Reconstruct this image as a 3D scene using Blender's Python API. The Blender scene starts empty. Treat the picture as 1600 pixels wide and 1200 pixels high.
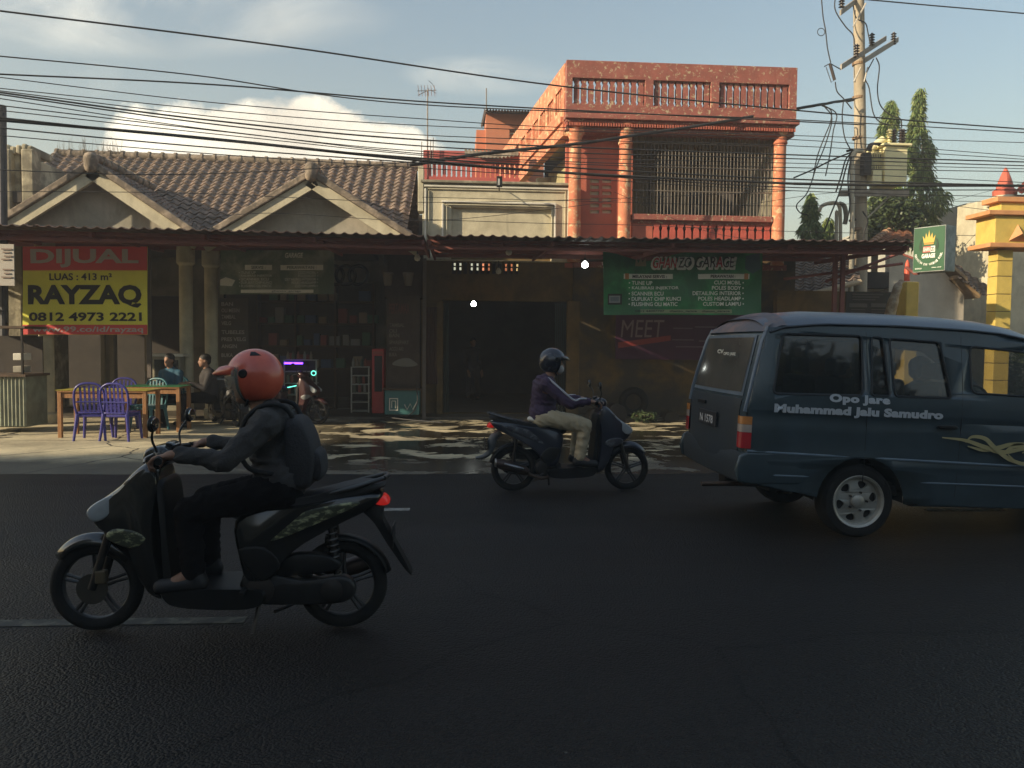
import bpy, bmesh, math, random
from math import sin, cos, tan, pi, radians, sqrt, atan2
from mathutils import Vector, Matrix, noise
from mathutils.geometry import tessellate_polygon
random.seed(7)
scene = bpy.context.scene
col = scene.collection
V = Vector
# ------------------------------------------------------------------ camera
F_PX, CAM_H = 1250.0, 1.52
PSI, TH, RHO = radians(4.0), math.atan(60/1250), 0.010
Fw = V((sin(PSI)*cos(TH), cos(PSI)*cos(TH), -sin(TH)))
R0 = V((cos(PSI), -sin(PSI), 0)); U0 = R0.cross(Fw)
Rr = R0*cos(RHO)+U0*sin(RHO); Uu = -R0*sin(RHO)+U0*cos(RHO)
cam_d = bpy.data.cameras.new('camera'); cam = bpy.data.objects.new('camera', cam_d); col.objects.link(cam)
m = Matrix((Rr, Uu, -Fw)).transposed().to_4x4(); m.translation = V((0, 0, CAM_H)); cam.matrix_world = m
cam_d.sensor_width = 36; cam_d.lens = 36*F_PX/1600; cam_d.clip_start = .05; cam_d.clip_end = 3000
scene.camera = cam
def at(px, py, Y):
    d = Fw + Rr*((px-800)/F_PX) - Uu*((py-600)/F_PX)
    return V((0, 0, CAM_H)) + d*(Y/d.y)
def ray(px, py): return (Fw + Rr*((px-800)/F_PX) - Uu*((py-600)/F_PX)).normalized()
# ------------------------------------------------------------------ world, sun, exposure
SUN_D = V((.86, .36, -.36)).normalized()          # direction the light travels
w = bpy.data.worlds.new("World"); scene.world = w; w.use_nodes = True
nt = w.node_tree; N = nt.nodes; L = nt.links; N.clear()
def nd(nt, t, **k):
    n = nt.nodes.new(t)
    for a, b in k.items(): setattr(n, a, b)
    return n
def mathn(nt, op, a, b=None, c=None, clamp=False):
    n = nt.nodes.new('ShaderNodeMath'); n.operation = op; n.use_clamp = clamp
    for i, x in enumerate((a, b, c)):
        if x is None: continue
        if isinstance(x, (int, float)): n.inputs[i].default_value = x
        else: nt.links.new(x, n.inputs[i])
    return n.outputs[0]
sky = nd(nt, 'ShaderNodeTexSky', sky_type='NISHITA'); sky.sun_disc = False
sky.sun_elevation = math.asin(-SUN_D.z); sky.sun_rotation = atan2(-SUN_D.x, -SUN_D.y)
sky.air_density = 1.7; sky.dust_density = 1.3; sky.ozone_density = 2.6
tc = nd(nt, 'ShaderNodeTexCoord'); sp = nd(nt, 'ShaderNodeSeparateXYZ'); L.new(tc.outputs['Generated'], sp.inputs[0])
ay = mathn(nt, 'MAXIMUM', mathn(nt, 'ABSOLUTE', sp.outputs[1]), .05)
U = mathn(nt, 'DIVIDE', sp.outputs[0], ay); W_ = mathn(nt, 'DIVIDE', sp.outputs[2], ay)
def noise_node(nt, vec, scale, detail=6, rough=.55, dist=0, sx=1, sy=1, sz=1):
    mp = nd(nt, 'ShaderNodeMapping'); mp.inputs['Scale'].default_value = (sx, sy, sz); nt.links.new(vec, mp.inputs[0])
    n = nd(nt, 'ShaderNodeTexNoise'); n.inputs['Scale'].default_value = scale; n.inputs['Detail'].default_value = detail
    n.inputs['Roughness'].default_value = rough; n.inputs['Distortion'].default_value = dist
    nt.links.new(mp.outputs[0], n.inputs['Vector']); return n.outputs['Fac']
cb = nd(nt, 'ShaderNodeCombineXYZ'); L.new(U, cb.inputs[0]); L.new(W_, cb.inputs[1])
def blob(px, py, rx, ry):
    d = ray(px, py); u0, w0 = d.x/d.y, d.z/d.y
    a = mathn(nt, 'POWER', mathn(nt, 'DIVIDE', mathn(nt, 'SUBTRACT', U, u0), rx/F_PX), 2)
    b = mathn(nt, 'POWER', mathn(nt, 'DIVIDE', mathn(nt, 'SUBTRACT', W_, w0), ry/F_PX), 2)
    return mathn(nt, 'SUBTRACT', 1, mathn(nt, 'ADD', a, b), clamp=False)
n1 = noise_node(nt, cb.outputs[0], 5.5, 8, .6, .3)
n1b = noise_node(nt, cb.outputs[0], 11, 9, .62, .25)
n2 = noise_node(nt, cb.outputs[0], 4.0, 7, .62, .6, 1, 2.6)
c1 = mathn(nt, 'MAXIMUM', mathn(nt, 'MAXIMUM', blob(300, 228, 135, 70), blob(450, 218, 150, 68)), mathn(nt, 'MAXIMUM', blob(570, 232, 130, 42), blob(240, 240, 90, 42)))
c1 = mathn(nt, 'MAXIMUM', c1, -1.5)
cum = mathn(nt, 'MULTIPLY', mathn(nt, 'ADD', mathn(nt, 'MULTIPLY', c1, .9), mathn(nt, 'MULTIPLY', mathn(nt, 'SUBTRACT', n1b, .52), 2.4)), 3.2, clamp=True)
wm = mathn(nt, 'MAXIMUM', mathn(nt, 'MAXIMUM', blob(160, 10, 420, 75), blob(760, 118, 130, 32)), -2.0)
wis = mathn(nt, 'MULTIPLY', mathn(nt, 'MULTIPLY', mathn(nt, 'ADD', wm, .1, clamp=True), mathn(nt, 'SUBTRACT', n2, .40, clamp=True)), 3.2, clamp=True)
gen = mathn(nt, 'MULTIPLY', mathn(nt, 'SUBTRACT', n2, .60, clamp=True), .5, clamp=True)
clouds = mathn(nt, 'MAXIMUM', cum, mathn(nt, 'MAXIMUM', mathn(nt, 'MULTIPLY', wis, .55), gen))
shade = nd(nt, 'ShaderNodeMix', data_type='RGBA')
L.new(mathn(nt, 'MULTIPLY', mathn(nt, 'SUBTRACT', n1, .38), 3.5, clamp=True), shade.inputs['Factor'])
CL = 9.6
shade.inputs['A'].default_value = (.72*CL, .66*CL, .55*CL, 1); shade.inputs['B'].default_value = (1.25*CL, 1.18*CL, .98*CL, 1)
mx = nd(nt, 'ShaderNodeMix', data_type='RGBA'); L.new(clouds, mx.inputs['Factor']); L.new(sky.outputs[0], mx.inputs['A']); L.new(shade.outputs['Result'], mx.inputs['B'])
bg = nd(nt, 'ShaderNodeBackground'); bg.inputs['Strength'].default_value = .085
L.new(mx.outputs['Result'], bg.inputs['Color'])
wo = nd(nt, 'ShaderNodeOutputWorld'); L.new(bg.outputs[0], wo.inputs[0])
sd = bpy.data.lights.new('sun', 'SUN'); sd.energy = 4.6; sd.angle = radians(.6); sd.color = (1, .83, .58)
so = bpy.data.objects.new('sun', sd); col.objects.link(so); so.rotation_euler = SUN_D.to_track_quat('-Z', 'Y').to_euler(); so.location = (-20, -10, 20)
scene.view_settings.view_transform = 'Standard'; scene.view_settings.look = 'None'; scene.view_settings.gamma = 1
scene.view_settings.exposure = 0.95
# ------------------------------------------------------------------ materials
MATS = {}
def mat(name, c, r=.7, c2=None, ns=6, amt=.5, bump=.0, bs=40, metal=0, spec=.5, wear=None, ws=5, wt=.6, emit=None, alpha=1, trans=0, coat=0, stretch=(1, 1, 1), grime=0):
    if name in MATS: return MATS[name]
    m = bpy.data.materials.new(name); m.use_nodes = True; t = m.node_tree
    p = t.nodes['Principled BSDF']
    tc = nd(t, 'ShaderNodeTexCoord'); O = tc.outputs['Object']
    p.inputs['Roughness'].default_value = r; p.inputs['Metallic'].default_value = metal
    p.inputs['Specular IOR Level'].default_value = spec; p.inputs['Coat Weight'].default_value = coat; p.inputs['Coat Roughness'].default_value = .12
    if c2 is None: c2 = tuple(x*.78 for x in c)
    mx = nd(t, 'ShaderNodeMix', data_type='RGBA'); mx.inputs['A'].default_value = (*c, 1); mx.inputs['B'].default_value = (*c2, 1)
    f = noise_node(t, O, ns, 7, .62, .3, *stretch)
    f = mathn(t, 'MULTIPLY', mathn(t, 'SUBTRACT', f, .36, clamp=True), 3.4*amt*2, clamp=True)
    t.links.new(f, mx.inputs['Factor']); out = mx.outputs['Result']
    if grime:
        g = noise_node(t, O, 1.6, 8, .7, .8, 3, 3, .7)
        g = mathn(t, 'MULTIPLY', mathn(t, 'SUBTRACT', g, .5, clamp=True), 5*grime, clamp=True)
        m3 = nd(t, 'ShaderNodeMix', data_type='RGBA'); m3.inputs['B'].default_value = (.055, .048, .036, 1)
        t.links.new(out, m3.inputs['A']); t.links.new(mathn(t, 'MULTIPLY', g, .75), m3.inputs['Factor']); out = m3.outputs['Result']
    if wear:
        f2 = noise_node(t, O, ws, 9, .72, .4)
        f2 = mathn(t, 'MULTIPLY', mathn(t, 'SUBTRACT', f2, wt), 30, clamp=True)
        m2 = nd(t, 'ShaderNodeMix', data_type='RGBA'); m2.inputs['B'].default_value = (*wear, 1)
        t.links.new(out, m2.inputs['A']); t.links.new(f2, m2.inputs['Factor']); out = m2.outputs['Result']
    t.links.new(out, p.inputs['Base Color'])
    if bump:
        b = nd(t, 'ShaderNodeBump'); b.inputs['Strength'].default_value = bump; b.inputs['Distance'].default_value = .02
        t.links.new(noise_node(t, O, bs, 5, .6), b.inputs['Height']); t.links.new(b.outputs[0], p.inputs['Normal'])
    if emit: p.inputs['Emission Color'].default_value = (*emit[0], 1); p.inputs['Emission Strength'].default_value = emit[1]
    if trans: p.inputs['Transmission Weight'].default_value = trans; p.inputs['IOR'].default_value = 1.1
    if alpha < 1: p.inputs['Alpha'].default_value = alpha
    MATS[name] = m; return m
def road_mat():
    m = bpy.data.materials.new('asphalt'); m.use_nodes = True; t = m.node_tree; p = t.nodes['Principled BSDF']
    O = nd(t, 'ShaderNodeTexCoord').outputs['Object']
    a = noise_node(t, O, .5, 6, .6, .2, .25, 1.2, 1); g = noise_node(t, O, 90, 3, .7)
    r = nd(t, 'ShaderNodeValToRGB'); r.color_ramp.elements[0].color = (.0080, .0070, .0064, 1); r.color_ramp.elements[1].color = (.032, .028, .026, 1)
    r.color_ramp.elements[0].position = .3; r.color_ramp.elements[1].position = .75
    t.links.new(mathn(t, 'ADD', mathn(t, 'MULTIPLY', a, .55), mathn(t, 'MULTIPLY', g, .45)), r.inputs[0])
    sp_ = nd(t, 'ShaderNodeTexVoronoi'); sp_.inputs['Scale'].default_value = 3.2; t.links.new(O, sp_.inputs['Vector'])
    dot = mathn(t, 'LESS_THAN', sp_.outputs['Distance'], .022)
    pn = noise_node(t, O, .33, 3, .5, 1.5, .5, 1.6, 1); pm = mathn(t, 'MULTIPLY', mathn(t, 'SUBTRACT', pn, .5), 5, clamp=True)
    m0 = nd(t, 'ShaderNodeMix', data_type='RGBA'); m0.inputs['B'].default_value = (.018, .014, .012, 1)
    t.links.new(r.outputs[0], m0.inputs['A']); t.links.new(mathn(t, 'MULTIPLY', pm, .7), m0.inputs['Factor'])
    vo = nd(t, 'ShaderNodeTexVoronoi', feature='DISTANCE_TO_EDGE'); vo.inputs['Scale'].default_value = .22; ad = nd(t, 'ShaderNodeMix', data_type='VECTOR'); ad.inputs['Factor'].default_value = .25
    nz = nd(t, 'ShaderNodeTexNoise'); nz.inputs['Scale'].default_value = 1.6; nz.inputs['Detail'].default_value = 6; t.links.new(O, nz.inputs['Vector']); t.links.new(O, ad.inputs['A']); t.links.new(nz.outputs['Color'], ad.inputs['B']); t.links.new(ad.outputs['Result'], vo.inputs['Vector'])
    m9 = nd(t, 'ShaderNodeMix', data_type='RGBA'); m9.inputs['B'].default_value = (.004, .004, .004, 1); t.links.new(m0.outputs['Result'], m9.inputs['A']); t.links.new(mathn(t, 'MULTIPLY', mathn(t, 'LESS_THAN', vo.outputs['Distance'], .0022), .7), m9.inputs['Factor'])
    m2 = nd(t, 'ShaderNodeMix', data_type='RGBA'); m2.inputs['B'].default_value = (.13, .12, .10, 1)
    t.links.new(m9.outputs['Result'], m2.inputs['A']); t.links.new(dot, m2.inputs['Factor']); t.links.new(m2.outputs['Result'], p.inputs['Base Color'])
    t.links.new(mathn(t, 'MULTIPLY_ADD', a, .5, .22), p.inputs['Roughness'])
    p.inputs['Specular IOR Level'].default_value = .22
    b = nd(t, 'ShaderNodeBump'); b.inputs['Strength'].default_value = 1; b.inputs['Distance'].default_value = .02
    ag = nd(t, 'ShaderNodeTexVoronoi'); ag.inputs['Scale'].default_value = 75; t.links.new(O, ag.inputs['Vector'])
    t.links.new(mathn(t, 'ADD', mathn(t, 'MULTIPLY', noise_node(t, O, 40, 4, .75), .8), mathn(t, 'MULTIPLY', ag.outputs['Distance'], -.7)), b.inputs['Height']); t.links.new(b.outputs[0], p.inputs['Normal'])
    return m
def apron_mat():
    m = bpy.data.materials.new('worn_concrete'); m.use_nodes = True; t = m.node_tree; p = t.nodes['Principled BSDF']
    O = nd(t, 'ShaderNodeTexCoord').outputs['Object']; s = nd(t, 'ShaderNodeSeparateXYZ'); t.links.new(O, s.inputs[0])
    a = noise_node(t, O, 1.1, 8, .65, .3); g = noise_node(t, O, 30, 5, .7)
    r = nd(t, 'ShaderNodeValToRGB'); r.color_ramp.elements[0].color = (.20, .17, .115, 1); r.color_ramp.elements[1].color = (.60, .52, .34, 1)
    r.color_ramp.elements[0].position = .33; r.color_ramp.elements[1].position = .6
    t.links.new(mathn(t, 'ADD', mathn(t, 'MULTIPLY', a, .7), mathn(t, 'MULTIPLY', g, .3)), r.inputs[0])
    # cracks
    vo = nd(t, 'ShaderNodeTexVoronoi', feature='DISTANCE_TO_EDGE'); vo.inputs['Scale'].default_value = .55
    ad = nd(t, 'ShaderNodeMix', data_type='VECTOR'); ad.inputs['Factor'].default_value = .14
    nz = nd(t, 'ShaderNodeTexNoise'); nz.inputs['Scale'].default_value = 3; t.links.new(O, nz.inputs['Vector'])
    t.links.new(O, ad.inputs['A']); t.links.new(nz.outputs['Color'], ad.inputs['B']); t.links.new(ad.outputs['Result'], vo.inputs['Vector'])
    cr = mathn(t, 'LESS_THAN', vo.outputs['Distance'], .006)
    m1 = nd(t, 'ShaderNodeMix', data_type='RGBA'); m1.inputs['B'].default_value = (.05, .043, .03, 1)
    t.links.new(r.outputs[0], m1.inputs['A']); t.links.new(cr, m1.inputs['Factor'])
    # wet area right of x=-3.4, with dry islands that also paint in dappled sun
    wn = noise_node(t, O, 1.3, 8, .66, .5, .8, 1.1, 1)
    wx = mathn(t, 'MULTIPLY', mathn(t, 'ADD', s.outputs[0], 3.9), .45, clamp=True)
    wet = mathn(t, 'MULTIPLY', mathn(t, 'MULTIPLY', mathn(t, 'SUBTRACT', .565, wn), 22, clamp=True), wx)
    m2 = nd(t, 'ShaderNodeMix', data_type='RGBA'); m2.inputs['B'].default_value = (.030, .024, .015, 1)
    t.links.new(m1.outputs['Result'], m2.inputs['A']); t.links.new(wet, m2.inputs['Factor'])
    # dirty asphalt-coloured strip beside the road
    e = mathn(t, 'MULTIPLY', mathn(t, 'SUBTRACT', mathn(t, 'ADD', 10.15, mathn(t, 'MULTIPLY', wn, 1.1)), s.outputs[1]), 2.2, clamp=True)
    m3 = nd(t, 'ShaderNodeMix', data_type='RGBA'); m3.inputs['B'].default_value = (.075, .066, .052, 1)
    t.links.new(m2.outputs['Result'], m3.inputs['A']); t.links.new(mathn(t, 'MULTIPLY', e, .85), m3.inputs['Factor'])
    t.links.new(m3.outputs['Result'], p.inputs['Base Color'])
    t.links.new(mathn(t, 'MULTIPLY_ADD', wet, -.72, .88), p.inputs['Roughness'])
    b = nd(t, 'ShaderNodeBump'); b.inputs['Distance'].default_value = .02
    t.links.new(mathn(t, 'MULTIPLY_ADD', wet, -.55, .6), b.inputs['Strength'])
    t.links.new(noise_node(t, O, 9, 8, .7), b.inputs['Height']); t.links.new(b.outputs[0], p.inputs['Normal'])
    return m
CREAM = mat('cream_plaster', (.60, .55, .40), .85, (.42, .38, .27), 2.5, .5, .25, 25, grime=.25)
GREYP = mat('grey_plaster', (.44, .40, .33), .9, (.30, .28, .22), 1.8, .6, .2, 25, grime=.3)
OLDC = mat('weathered_concrete', (.50, .45, .32), .95, (.20, .18, .13), 2.2, .9, .5, 14, grime=.8)
REDP = mat('red_paint_peeling', (.46, .125, .078), .75, (.38, .10, .065), 3, .5, .2, 20, wear=(.52, .36, .20), ws=6, wt=.655)
REDW = mat('red_paint_worn_sunlit', (.60, .25, .13), .8, (.50, .15, .08), 4, .6, .3, 18, wear=(.62, .45, .26), ws=7, wt=.545)  # worn red, lightened to orange for the sunlit flank and columns
REDD = mat('red_paint_dull', (.33, .105, .078), .8, (.25, .08, .06), 4, .6, .25, 18, wear=(.46, .38, .24), ws=13, wt=.565, grime=.25)  # front's dimmer copy of the red, shade put into the colour, plus peeling
TERRA = mat('terracotta_wall', (.52, .20, .11), .85, (.44, .16, .09), 2, .5, .2, 20, grime=.1)
OCHRE = mat('ochre_wall', (.20, .125, .045), .85, (.12, .08, .03), 2, .6, .2, 20, grime=.35)
TILE = mat('clay_roof_tile', (.30, .215, .16), .85, (.13, .098, .075), 7, .8, .3, 20)
TILEC = mat('ridge_mortar', (.36, .29, .22), .9, (.16, .13, .10), 6, .8, .5, 15)
TIN = mat('dark_tin_sheet', (.085, .045, .035), .6, (.05, .03, .025), 3, .6)
TINL = mat('weathered_tin', (.34, .31, .25), .6, (.18, .15, .11), 4, .6)
STEEL = mat('red_oxide_steel', (.26, .085, .065), .6, (.18, .06, .048), 5, .5)
WHITEM = mat('white_paint', (.72, .69, .60), .5, (.55, .52, .44), 4, .4)
POLEC = mat('pole_concrete', (.44, .38, .28), .9, (.30, .25, .18), 3, .6, .3, 20, stretch=(1, 1, .2))
CABLE = mat('black_cable', (.035, .034, .034), .7)
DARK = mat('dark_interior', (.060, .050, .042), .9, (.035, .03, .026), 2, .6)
DARKW = mat('dark_wood', (.10, .06, .035), .7, (.06, .038, .022), 6, .6)
WOOD = mat('orange_wood', (.36, .18, .07), .6, (.25, .115, .04), 8, .6, stretch=(6, 6, 1))
BLKP = mat('black_plastic', (.009, .009, .009), .45, (.013, .013, .013), 8, .3, spec=.3)
BLKG = mat('black_gloss', (.010, .011, .013), .18, coat=.6)
RUB = mat('rubber', (.010, .010, .010), .8, (.017, .016, .015), 20, .5, .3, 60, spec=.25)
CHROME = mat('bare_metal', (.42, .41, .40), .35, metal=1)
DKMET = mat('dark_metal', (.04, .039, .038), .45, (.055, .045, .04), 12, .5, metal=.6)
YEL = mat('yellow_paint', (.66, .49, .12), .7, (.52, .38, .09), 3, .5, .15, 20, grime=.12)
YELT = mat('orange_trim', (.62, .30, .13), .75, (.5, .24, .1), 5, .5)
GLASS = mat('dark_glass', (.02, .025, .025), .04, spec=.9, alpha=.62, coat=.3)
SKIN = mat('skin', (.30, .16, .10), .55, (.26, .13, .08), 20, .4)
HAIR = mat('black_hair', (.012, .010, .009), .6, bump=.4, bs=80)
# ------------------------------------------------------------------ mesh builder
class MB:
    def __init__(s): s.v = []; s.f = []
    def add(s, vs, fs):
        n = len(s.v); s.v += [V(x) for x in vs]; s.f += [[i+n for i in f] for f in fs]; return s
    def box(s, a, b, M=None):
        x0, y0, z0 = a; x1, y1, z1 = b
        if x0 > x1: x0, x1 = x1, x0
        if y0 > y1: y0, y1 = y1, y0
        if z0 > z1: z0, z1 = z1, z0
        vs = [V(p) for p in ((x0, y0, z0), (x1, y0, z0), (x1, y1, z0), (x0, y1, z0), (x0, y0, z1), (x1, y0, z1), (x1, y1, z1), (x0, y1, z1))]
        if M: vs = [M @ p for p in vs]
        return s.add(vs, [(0, 3, 2, 1), (4, 5, 6, 7), (0, 1, 5, 4), (1, 2, 6, 5), (2, 3, 7, 6), (3, 0, 4, 7)])
    def bpx(s, x0, y0, x1, y1, Y, th):
        a = at(x0, (y0+y1)/2, Y).x; b = at(x1, (y0+y1)/2, Y).x; z1 = at((x0+x1)/2, y0, Y).z; z0 = at((x0+x1)/2, y1, Y).z
        return s.box((a, Y, z0), (b, Y+th, z1))
    def rings(s, rs, closed=True, cap=True):
        n = len(rs[0]); vs = [p for r in rs for p in r]; fs = []
        for i in range(len(rs)-1):
            for j in range(n if closed else n-1):
                k = (j+1) % n; fs.append((i*n+j, i*n+k, (i+1)*n+k, (i+1)*n+j))
        if cap and closed: fs.append(tuple(range(n))[::-1]); fs.append(tuple((len(rs)-1)*n+j for j in range(n)))
        return s.add(vs, fs)
    def tube(s, pts, r, n=8, cap=True):
        pts = [V(p) for p in pts]; rs = r if isinstance(r, (list, tuple)) else [r]*len(pts); out = []; up = None
        for i, p in enumerate(pts):
            t = (pts[min(i+1, len(pts)-1)]-pts[max(i-1, 0)]).normalized()
            if up is None: up = V((0, 0, 1)) if abs(t.z) < .9 else V((1, 0, 0))
            a = up.cross(t)
            if a.length < 1e-4: a = V((0, 1, 0)).cross(t)
            a.normalize(); b = t.cross(a); up = b
            out.append([p+(a*cos(2*pi*k/n)+b*sin(2*pi*k/n))*rs[i] for k in range(n)])
        return s.rings(out, True, cap)
    def capsule(s, a, b, ra, rb, n=14):
        a, b = V(a), V(b); d = b-a
        if d.length < 1e-5: d = V((0, 0, 1e-3))
        t = d.normalized(); pts, rr = [], []
        for k in range(5): an = -pi/2+pi/2*k/4; pts.append(a+t*ra*sin(an)); rr.append(max(ra*cos(an), ra*.03))
        for k in range(5): an = pi/2*k/4; pts.append(b+t*rb*sin(an)); rr.append(max(rb*cos(an), rb*.03))
        return s.tube(pts, rr, n)
    def ell(s, c, r, n=18, m=12, M=None):
        c = V(c); rs = []
        for i in range(m+1):
            e = -pi/2+pi*i/m; ce = max(cos(e), .01)
            ring = [V((r[0]*ce*cos(2*pi*k/n), r[1]*ce*sin(2*pi*k/n), r[2]*sin(e))) for k in range(n)]
            if M: ring = [M @ p for p in ring]
            rs.append([c+p for p in ring])
        return s.rings(rs)
    def lathe(s, c, prof, n=20, axis='z', cap=True):
        c = V(c); rs = []
        for r, h in prof:
            ring = []
            for k in range(n):
                a = 2*pi*k/n
                ring.append(c+(V((r*cos(a), r*sin(a), h)) if axis == 'z' else V((r*cos(a), h, r*sin(a))) if axis == 'y' else V((h, r*cos(a), r*sin(a)))))
            rs.append(ring)
        return s.rings(rs, True, cap)
    def torus(s, c, R, r, n=40, m=12, sy=1.0):
        c = V(c); vs = []; fs = []
        for i in range(n):
            A = 2*pi*i/n
            for j in range(m):
                B = 2*pi*j/m; q = R+r*cos(B); vs.append(c+V((q*cos(A), r*sy*sin(B), q*sin(A))))
        for i in range(n):
            for j in range(m): fs.append((i*m+j, i*m+(j+1) % m, ((i+1) % n)*m+(j+1) % m, ((i+1) % n)*m+j))
        return s.add(vs, fs)
    def slab(s, loops, fm, th):      # loops: outer + holes (2D); fm(u,v,d) -> 3D
        loops = [[V((p[0], p[1], 0)) for p in lp] for lp in loops]
        tri = tessellate_polygon(loops); flat = [p for lp in loops for p in lp]; n = len(flat)
        vs = [fm(p.x, p.y, 0) for p in flat]+[fm(p.x, p.y, th) for p in flat]
        fs = [tuple(t) for t in tri]+[tuple(i+n for i in t[::-1]) for t in tri]; o = 0
        for lp in loops:
            k = len(lp)
            for i in range(k): a, b = o+i, o+(i+1) % k; fs.append((a, b, b+n, a+n))
            o += k
        return s.add(vs, fs)
    def round_prism(s, poly, y0, y1, inset=.9, taper=None, sm=3):    # outline in x-z swept across y with rounded flanks
        poly = csmooth(poly, sm) if sm else [V((p[0], p[1])) for p in poly]
        cx = sum(p[0] for p in poly)/len(poly); cz = sum(p[1] for p in poly)/len(poly)
        h = (y1-y0); prof = [(0, inset), (.04, inset+(1-inset)*.55), (.14, inset+(1-inset)*.9), (.3, 1), (.7, 1), (.86, inset+(1-inset)*.9), (.96, inset+(1-inset)*.55), (1, inset)]
        rs = []
        for t, sc in prof:
            ring = []
            for p in poly:
                x, z = cx+(p[0]-cx)*sc, cz+(p[1]-cz)*sc; y = y0+h*t
                if taper: y = (y0+y1)/2+(y-(y0+y1)/2)*taper(x, z)
                ring.append(V((x, y, z)))
            rs.append(ring)
        return s.rings(rs)
    def xf(s, M): s.v = [M @ p for p in s.v]; return s
    def mesh(s, name, m, smooth=0):
        me = bpy.data.meshes.new(name); me.from_pydata([tuple(p) for p in s.v], [], s.f)
        bm = bmesh.new(); bm.from_mesh(me); bmesh.ops.recalc_face_normals(bm, faces=bm.faces); bm.to_mesh(me); bm.free()
        if smooth: me.shade_smooth(); me.set_sharp_from_angle(angle=radians(smooth))
        if m: me.materials.append(m)
        return me
    def part(s, name, m, parent, smooth=0, bevel=0, label=None):
        off = wloc(parent); s.v = [p-off for p in s.v]
        o = bpy.data.objects.new(name, s.mesh(name, m, smooth)); col.objects.link(o); o.parent = parent
        if bevel: bv(o, bevel)
        if label: o['label'] = label
        return o
    def thing(s, name, m, label, cat, group=None, kind=None, smooth=0, bevel=0, keep=False):
        xs = [p.x for p in s.v]; ys = [p.y for p in s.v]; zs = [p.z for p in s.v]
        base = V(((min(xs)+max(xs))/2, (min(ys)+max(ys))/2, min(zs))) if not keep else V((0, 0, 0))
        s.v = [p-base for p in s.v]
        o = bpy.data.objects.new(name, s.mesh(name, m, smooth)); col.objects.link(o); o.location = base
        if kind == 'structure': o['kind'] = kind
        else: tag(o, label, cat, group, kind)
        if bevel: bv(o, bevel)
        return o
def wloc(o):
    p = V((0, 0, 0))
    while o is not None: p += V(o.location); o = o.parent
    return p
def bv(o, wd):
    b = o.modifiers.new('bevel', 'BEVEL'); b.width = wd; b.segments = 2; b.limit_method = 'ANGLE'; b.angle_limit = radians(40)
def tag(o, label, cat, group=None, kind=None):
    o['label'] = label; o['category'] = cat
    if group: o['group'] = group
    if kind: o['kind'] = kind
    return o
def thing(name, label, cat, loc=(0, 0, 0), group=None):
    o = bpy.data.objects.new(name, None); col.objects.link(o); o.location = loc; o.empty_display_size = .2
    return tag(o, label, cat, group)
def csmooth(poly, n=3):
    P = [V((p[0], p[1])) for p in poly]; k = len(P); out = []
    for i in range(k):
        a, b, c, d = P[i-1], P[i], P[(i+1) % k], P[(i+2) % k]
        for j in range(n):
            t = j/n; out.append(.5*((2*b)+(c-a)*t+(2*a-5*b+4*c-d)*t*t+(3*b-a-3*c+d)*t**3))
    return out
def psmooth(pts, n=6):
    P = [V(p) for p in pts]; P = [P[0]*2-P[1]]+P+[P[-1]*2-P[-2]]; out = []
    for i in range(1, len(P)-2):
        a, b, c, d = P[i-1], P[i], P[i+1], P[i+2]
        for j in range(n):
            t = j/n; out.append(.5*((2*b)+(c-a)*t+(2*a-5*b+4*c-d)*t*t+(3*b-a-3*c+d)*t**3))
    out.append(P[-2]); return out
def copy_tree(o, parent=None):
    c = o.copy(); col.objects.link(c); c.parent = parent
    if parent: c.matrix_parent_inverse = o.matrix_parent_inverse.copy()
    for ch in [k for k in bpy.data.objects if k.parent == o]: copy_tree(ch, c)
    return c
def bake(o):                      # turn modifiers into plain mesh
    dg = bpy.context.evaluated_depsgraph_get(); me = bpy.data.meshes.new_from_object(o.evaluated_get(dg)); o.modifiers.clear(); o.data = me
def remeshed(mb, name, m, parent, voxel=.012, smooth=3, fold=0):
    o = mb.part(name, m, parent); bpy.context.view_layer.update()
    r = o.modifiers.new('r', 'REMESH'); r.mode = 'VOXEL'; r.voxel_size = voxel
    s_ = o.modifiers.new('s', 'SMOOTH'); s_.factor = .5; s_.iterations = smooth
    bake(o)
    if fold:
        me = o.data; sd0 = random.uniform(0, 50)
        for v in me.vertices:
            c_, n_ = v.co, v.normal; q = V((c_.x*9+sd0, c_.y*7, c_.z*16+c_.x*8)); w0 = V((noise.noise(q*.35), noise.noise(q*.35+V((9, 0, 0))), 0))*2.2
            v.co = c_+n_*fold*((1-abs(noise.noise(q+w0))*2.6)*.9+.5*noise.noise(q*2.6))
        me.update()
    o.data.shade_smooth(); o.data.name = name
    if m and not o.data.materials: o.data.materials.append(m)
    return o
def text(s, w_, h_, c, m, parent, name='lettering', bold=0, warp=None, M=None, th=.004, shear=0, spacing=1.0):
    cu = bpy.data.curves.new('t', 'FONT'); cu.body = s; cu.size = 1; cu.offset = bold; cu.resolution_u = 3; cu.shear = shear; cu.space_character = spacing
    o = bpy.data.objects.new('t', cu); col.objects.link(o); bpy.context.view_layer.update()
    me = bpy.data.meshes.new_from_object(o.evaluated_get(bpy.context.evaluated_depsgraph_get())); bpy.data.objects.remove(o)
    xs = [v.co.x for v in me.vertices]; ys = [v.co.y for v in me.vertices]
    x0, x1, y0, y1 = min(xs), max(xs), min(ys), max(ys); off = wloc(parent); c = V(c)
    sx = w_/(x1-x0) if w_ else h_/(y1-y0); sy = h_/(y1-y0)
    for v in me.vertices:
        q = V(((v.co.x-(x0+x1)/2)*sx, 0, (v.co.y-(y0+y1)/2)*sy))
        if M: q = M @ q
        p = c+q
        if warp: p = warp(p)
        v.co = p-off
    me.materials.clear(); me.materials.append(m); me.name = name
    o = bpy.data.objects.new(name, me); col.objects.link(o); o.parent = parent
    return o
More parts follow.
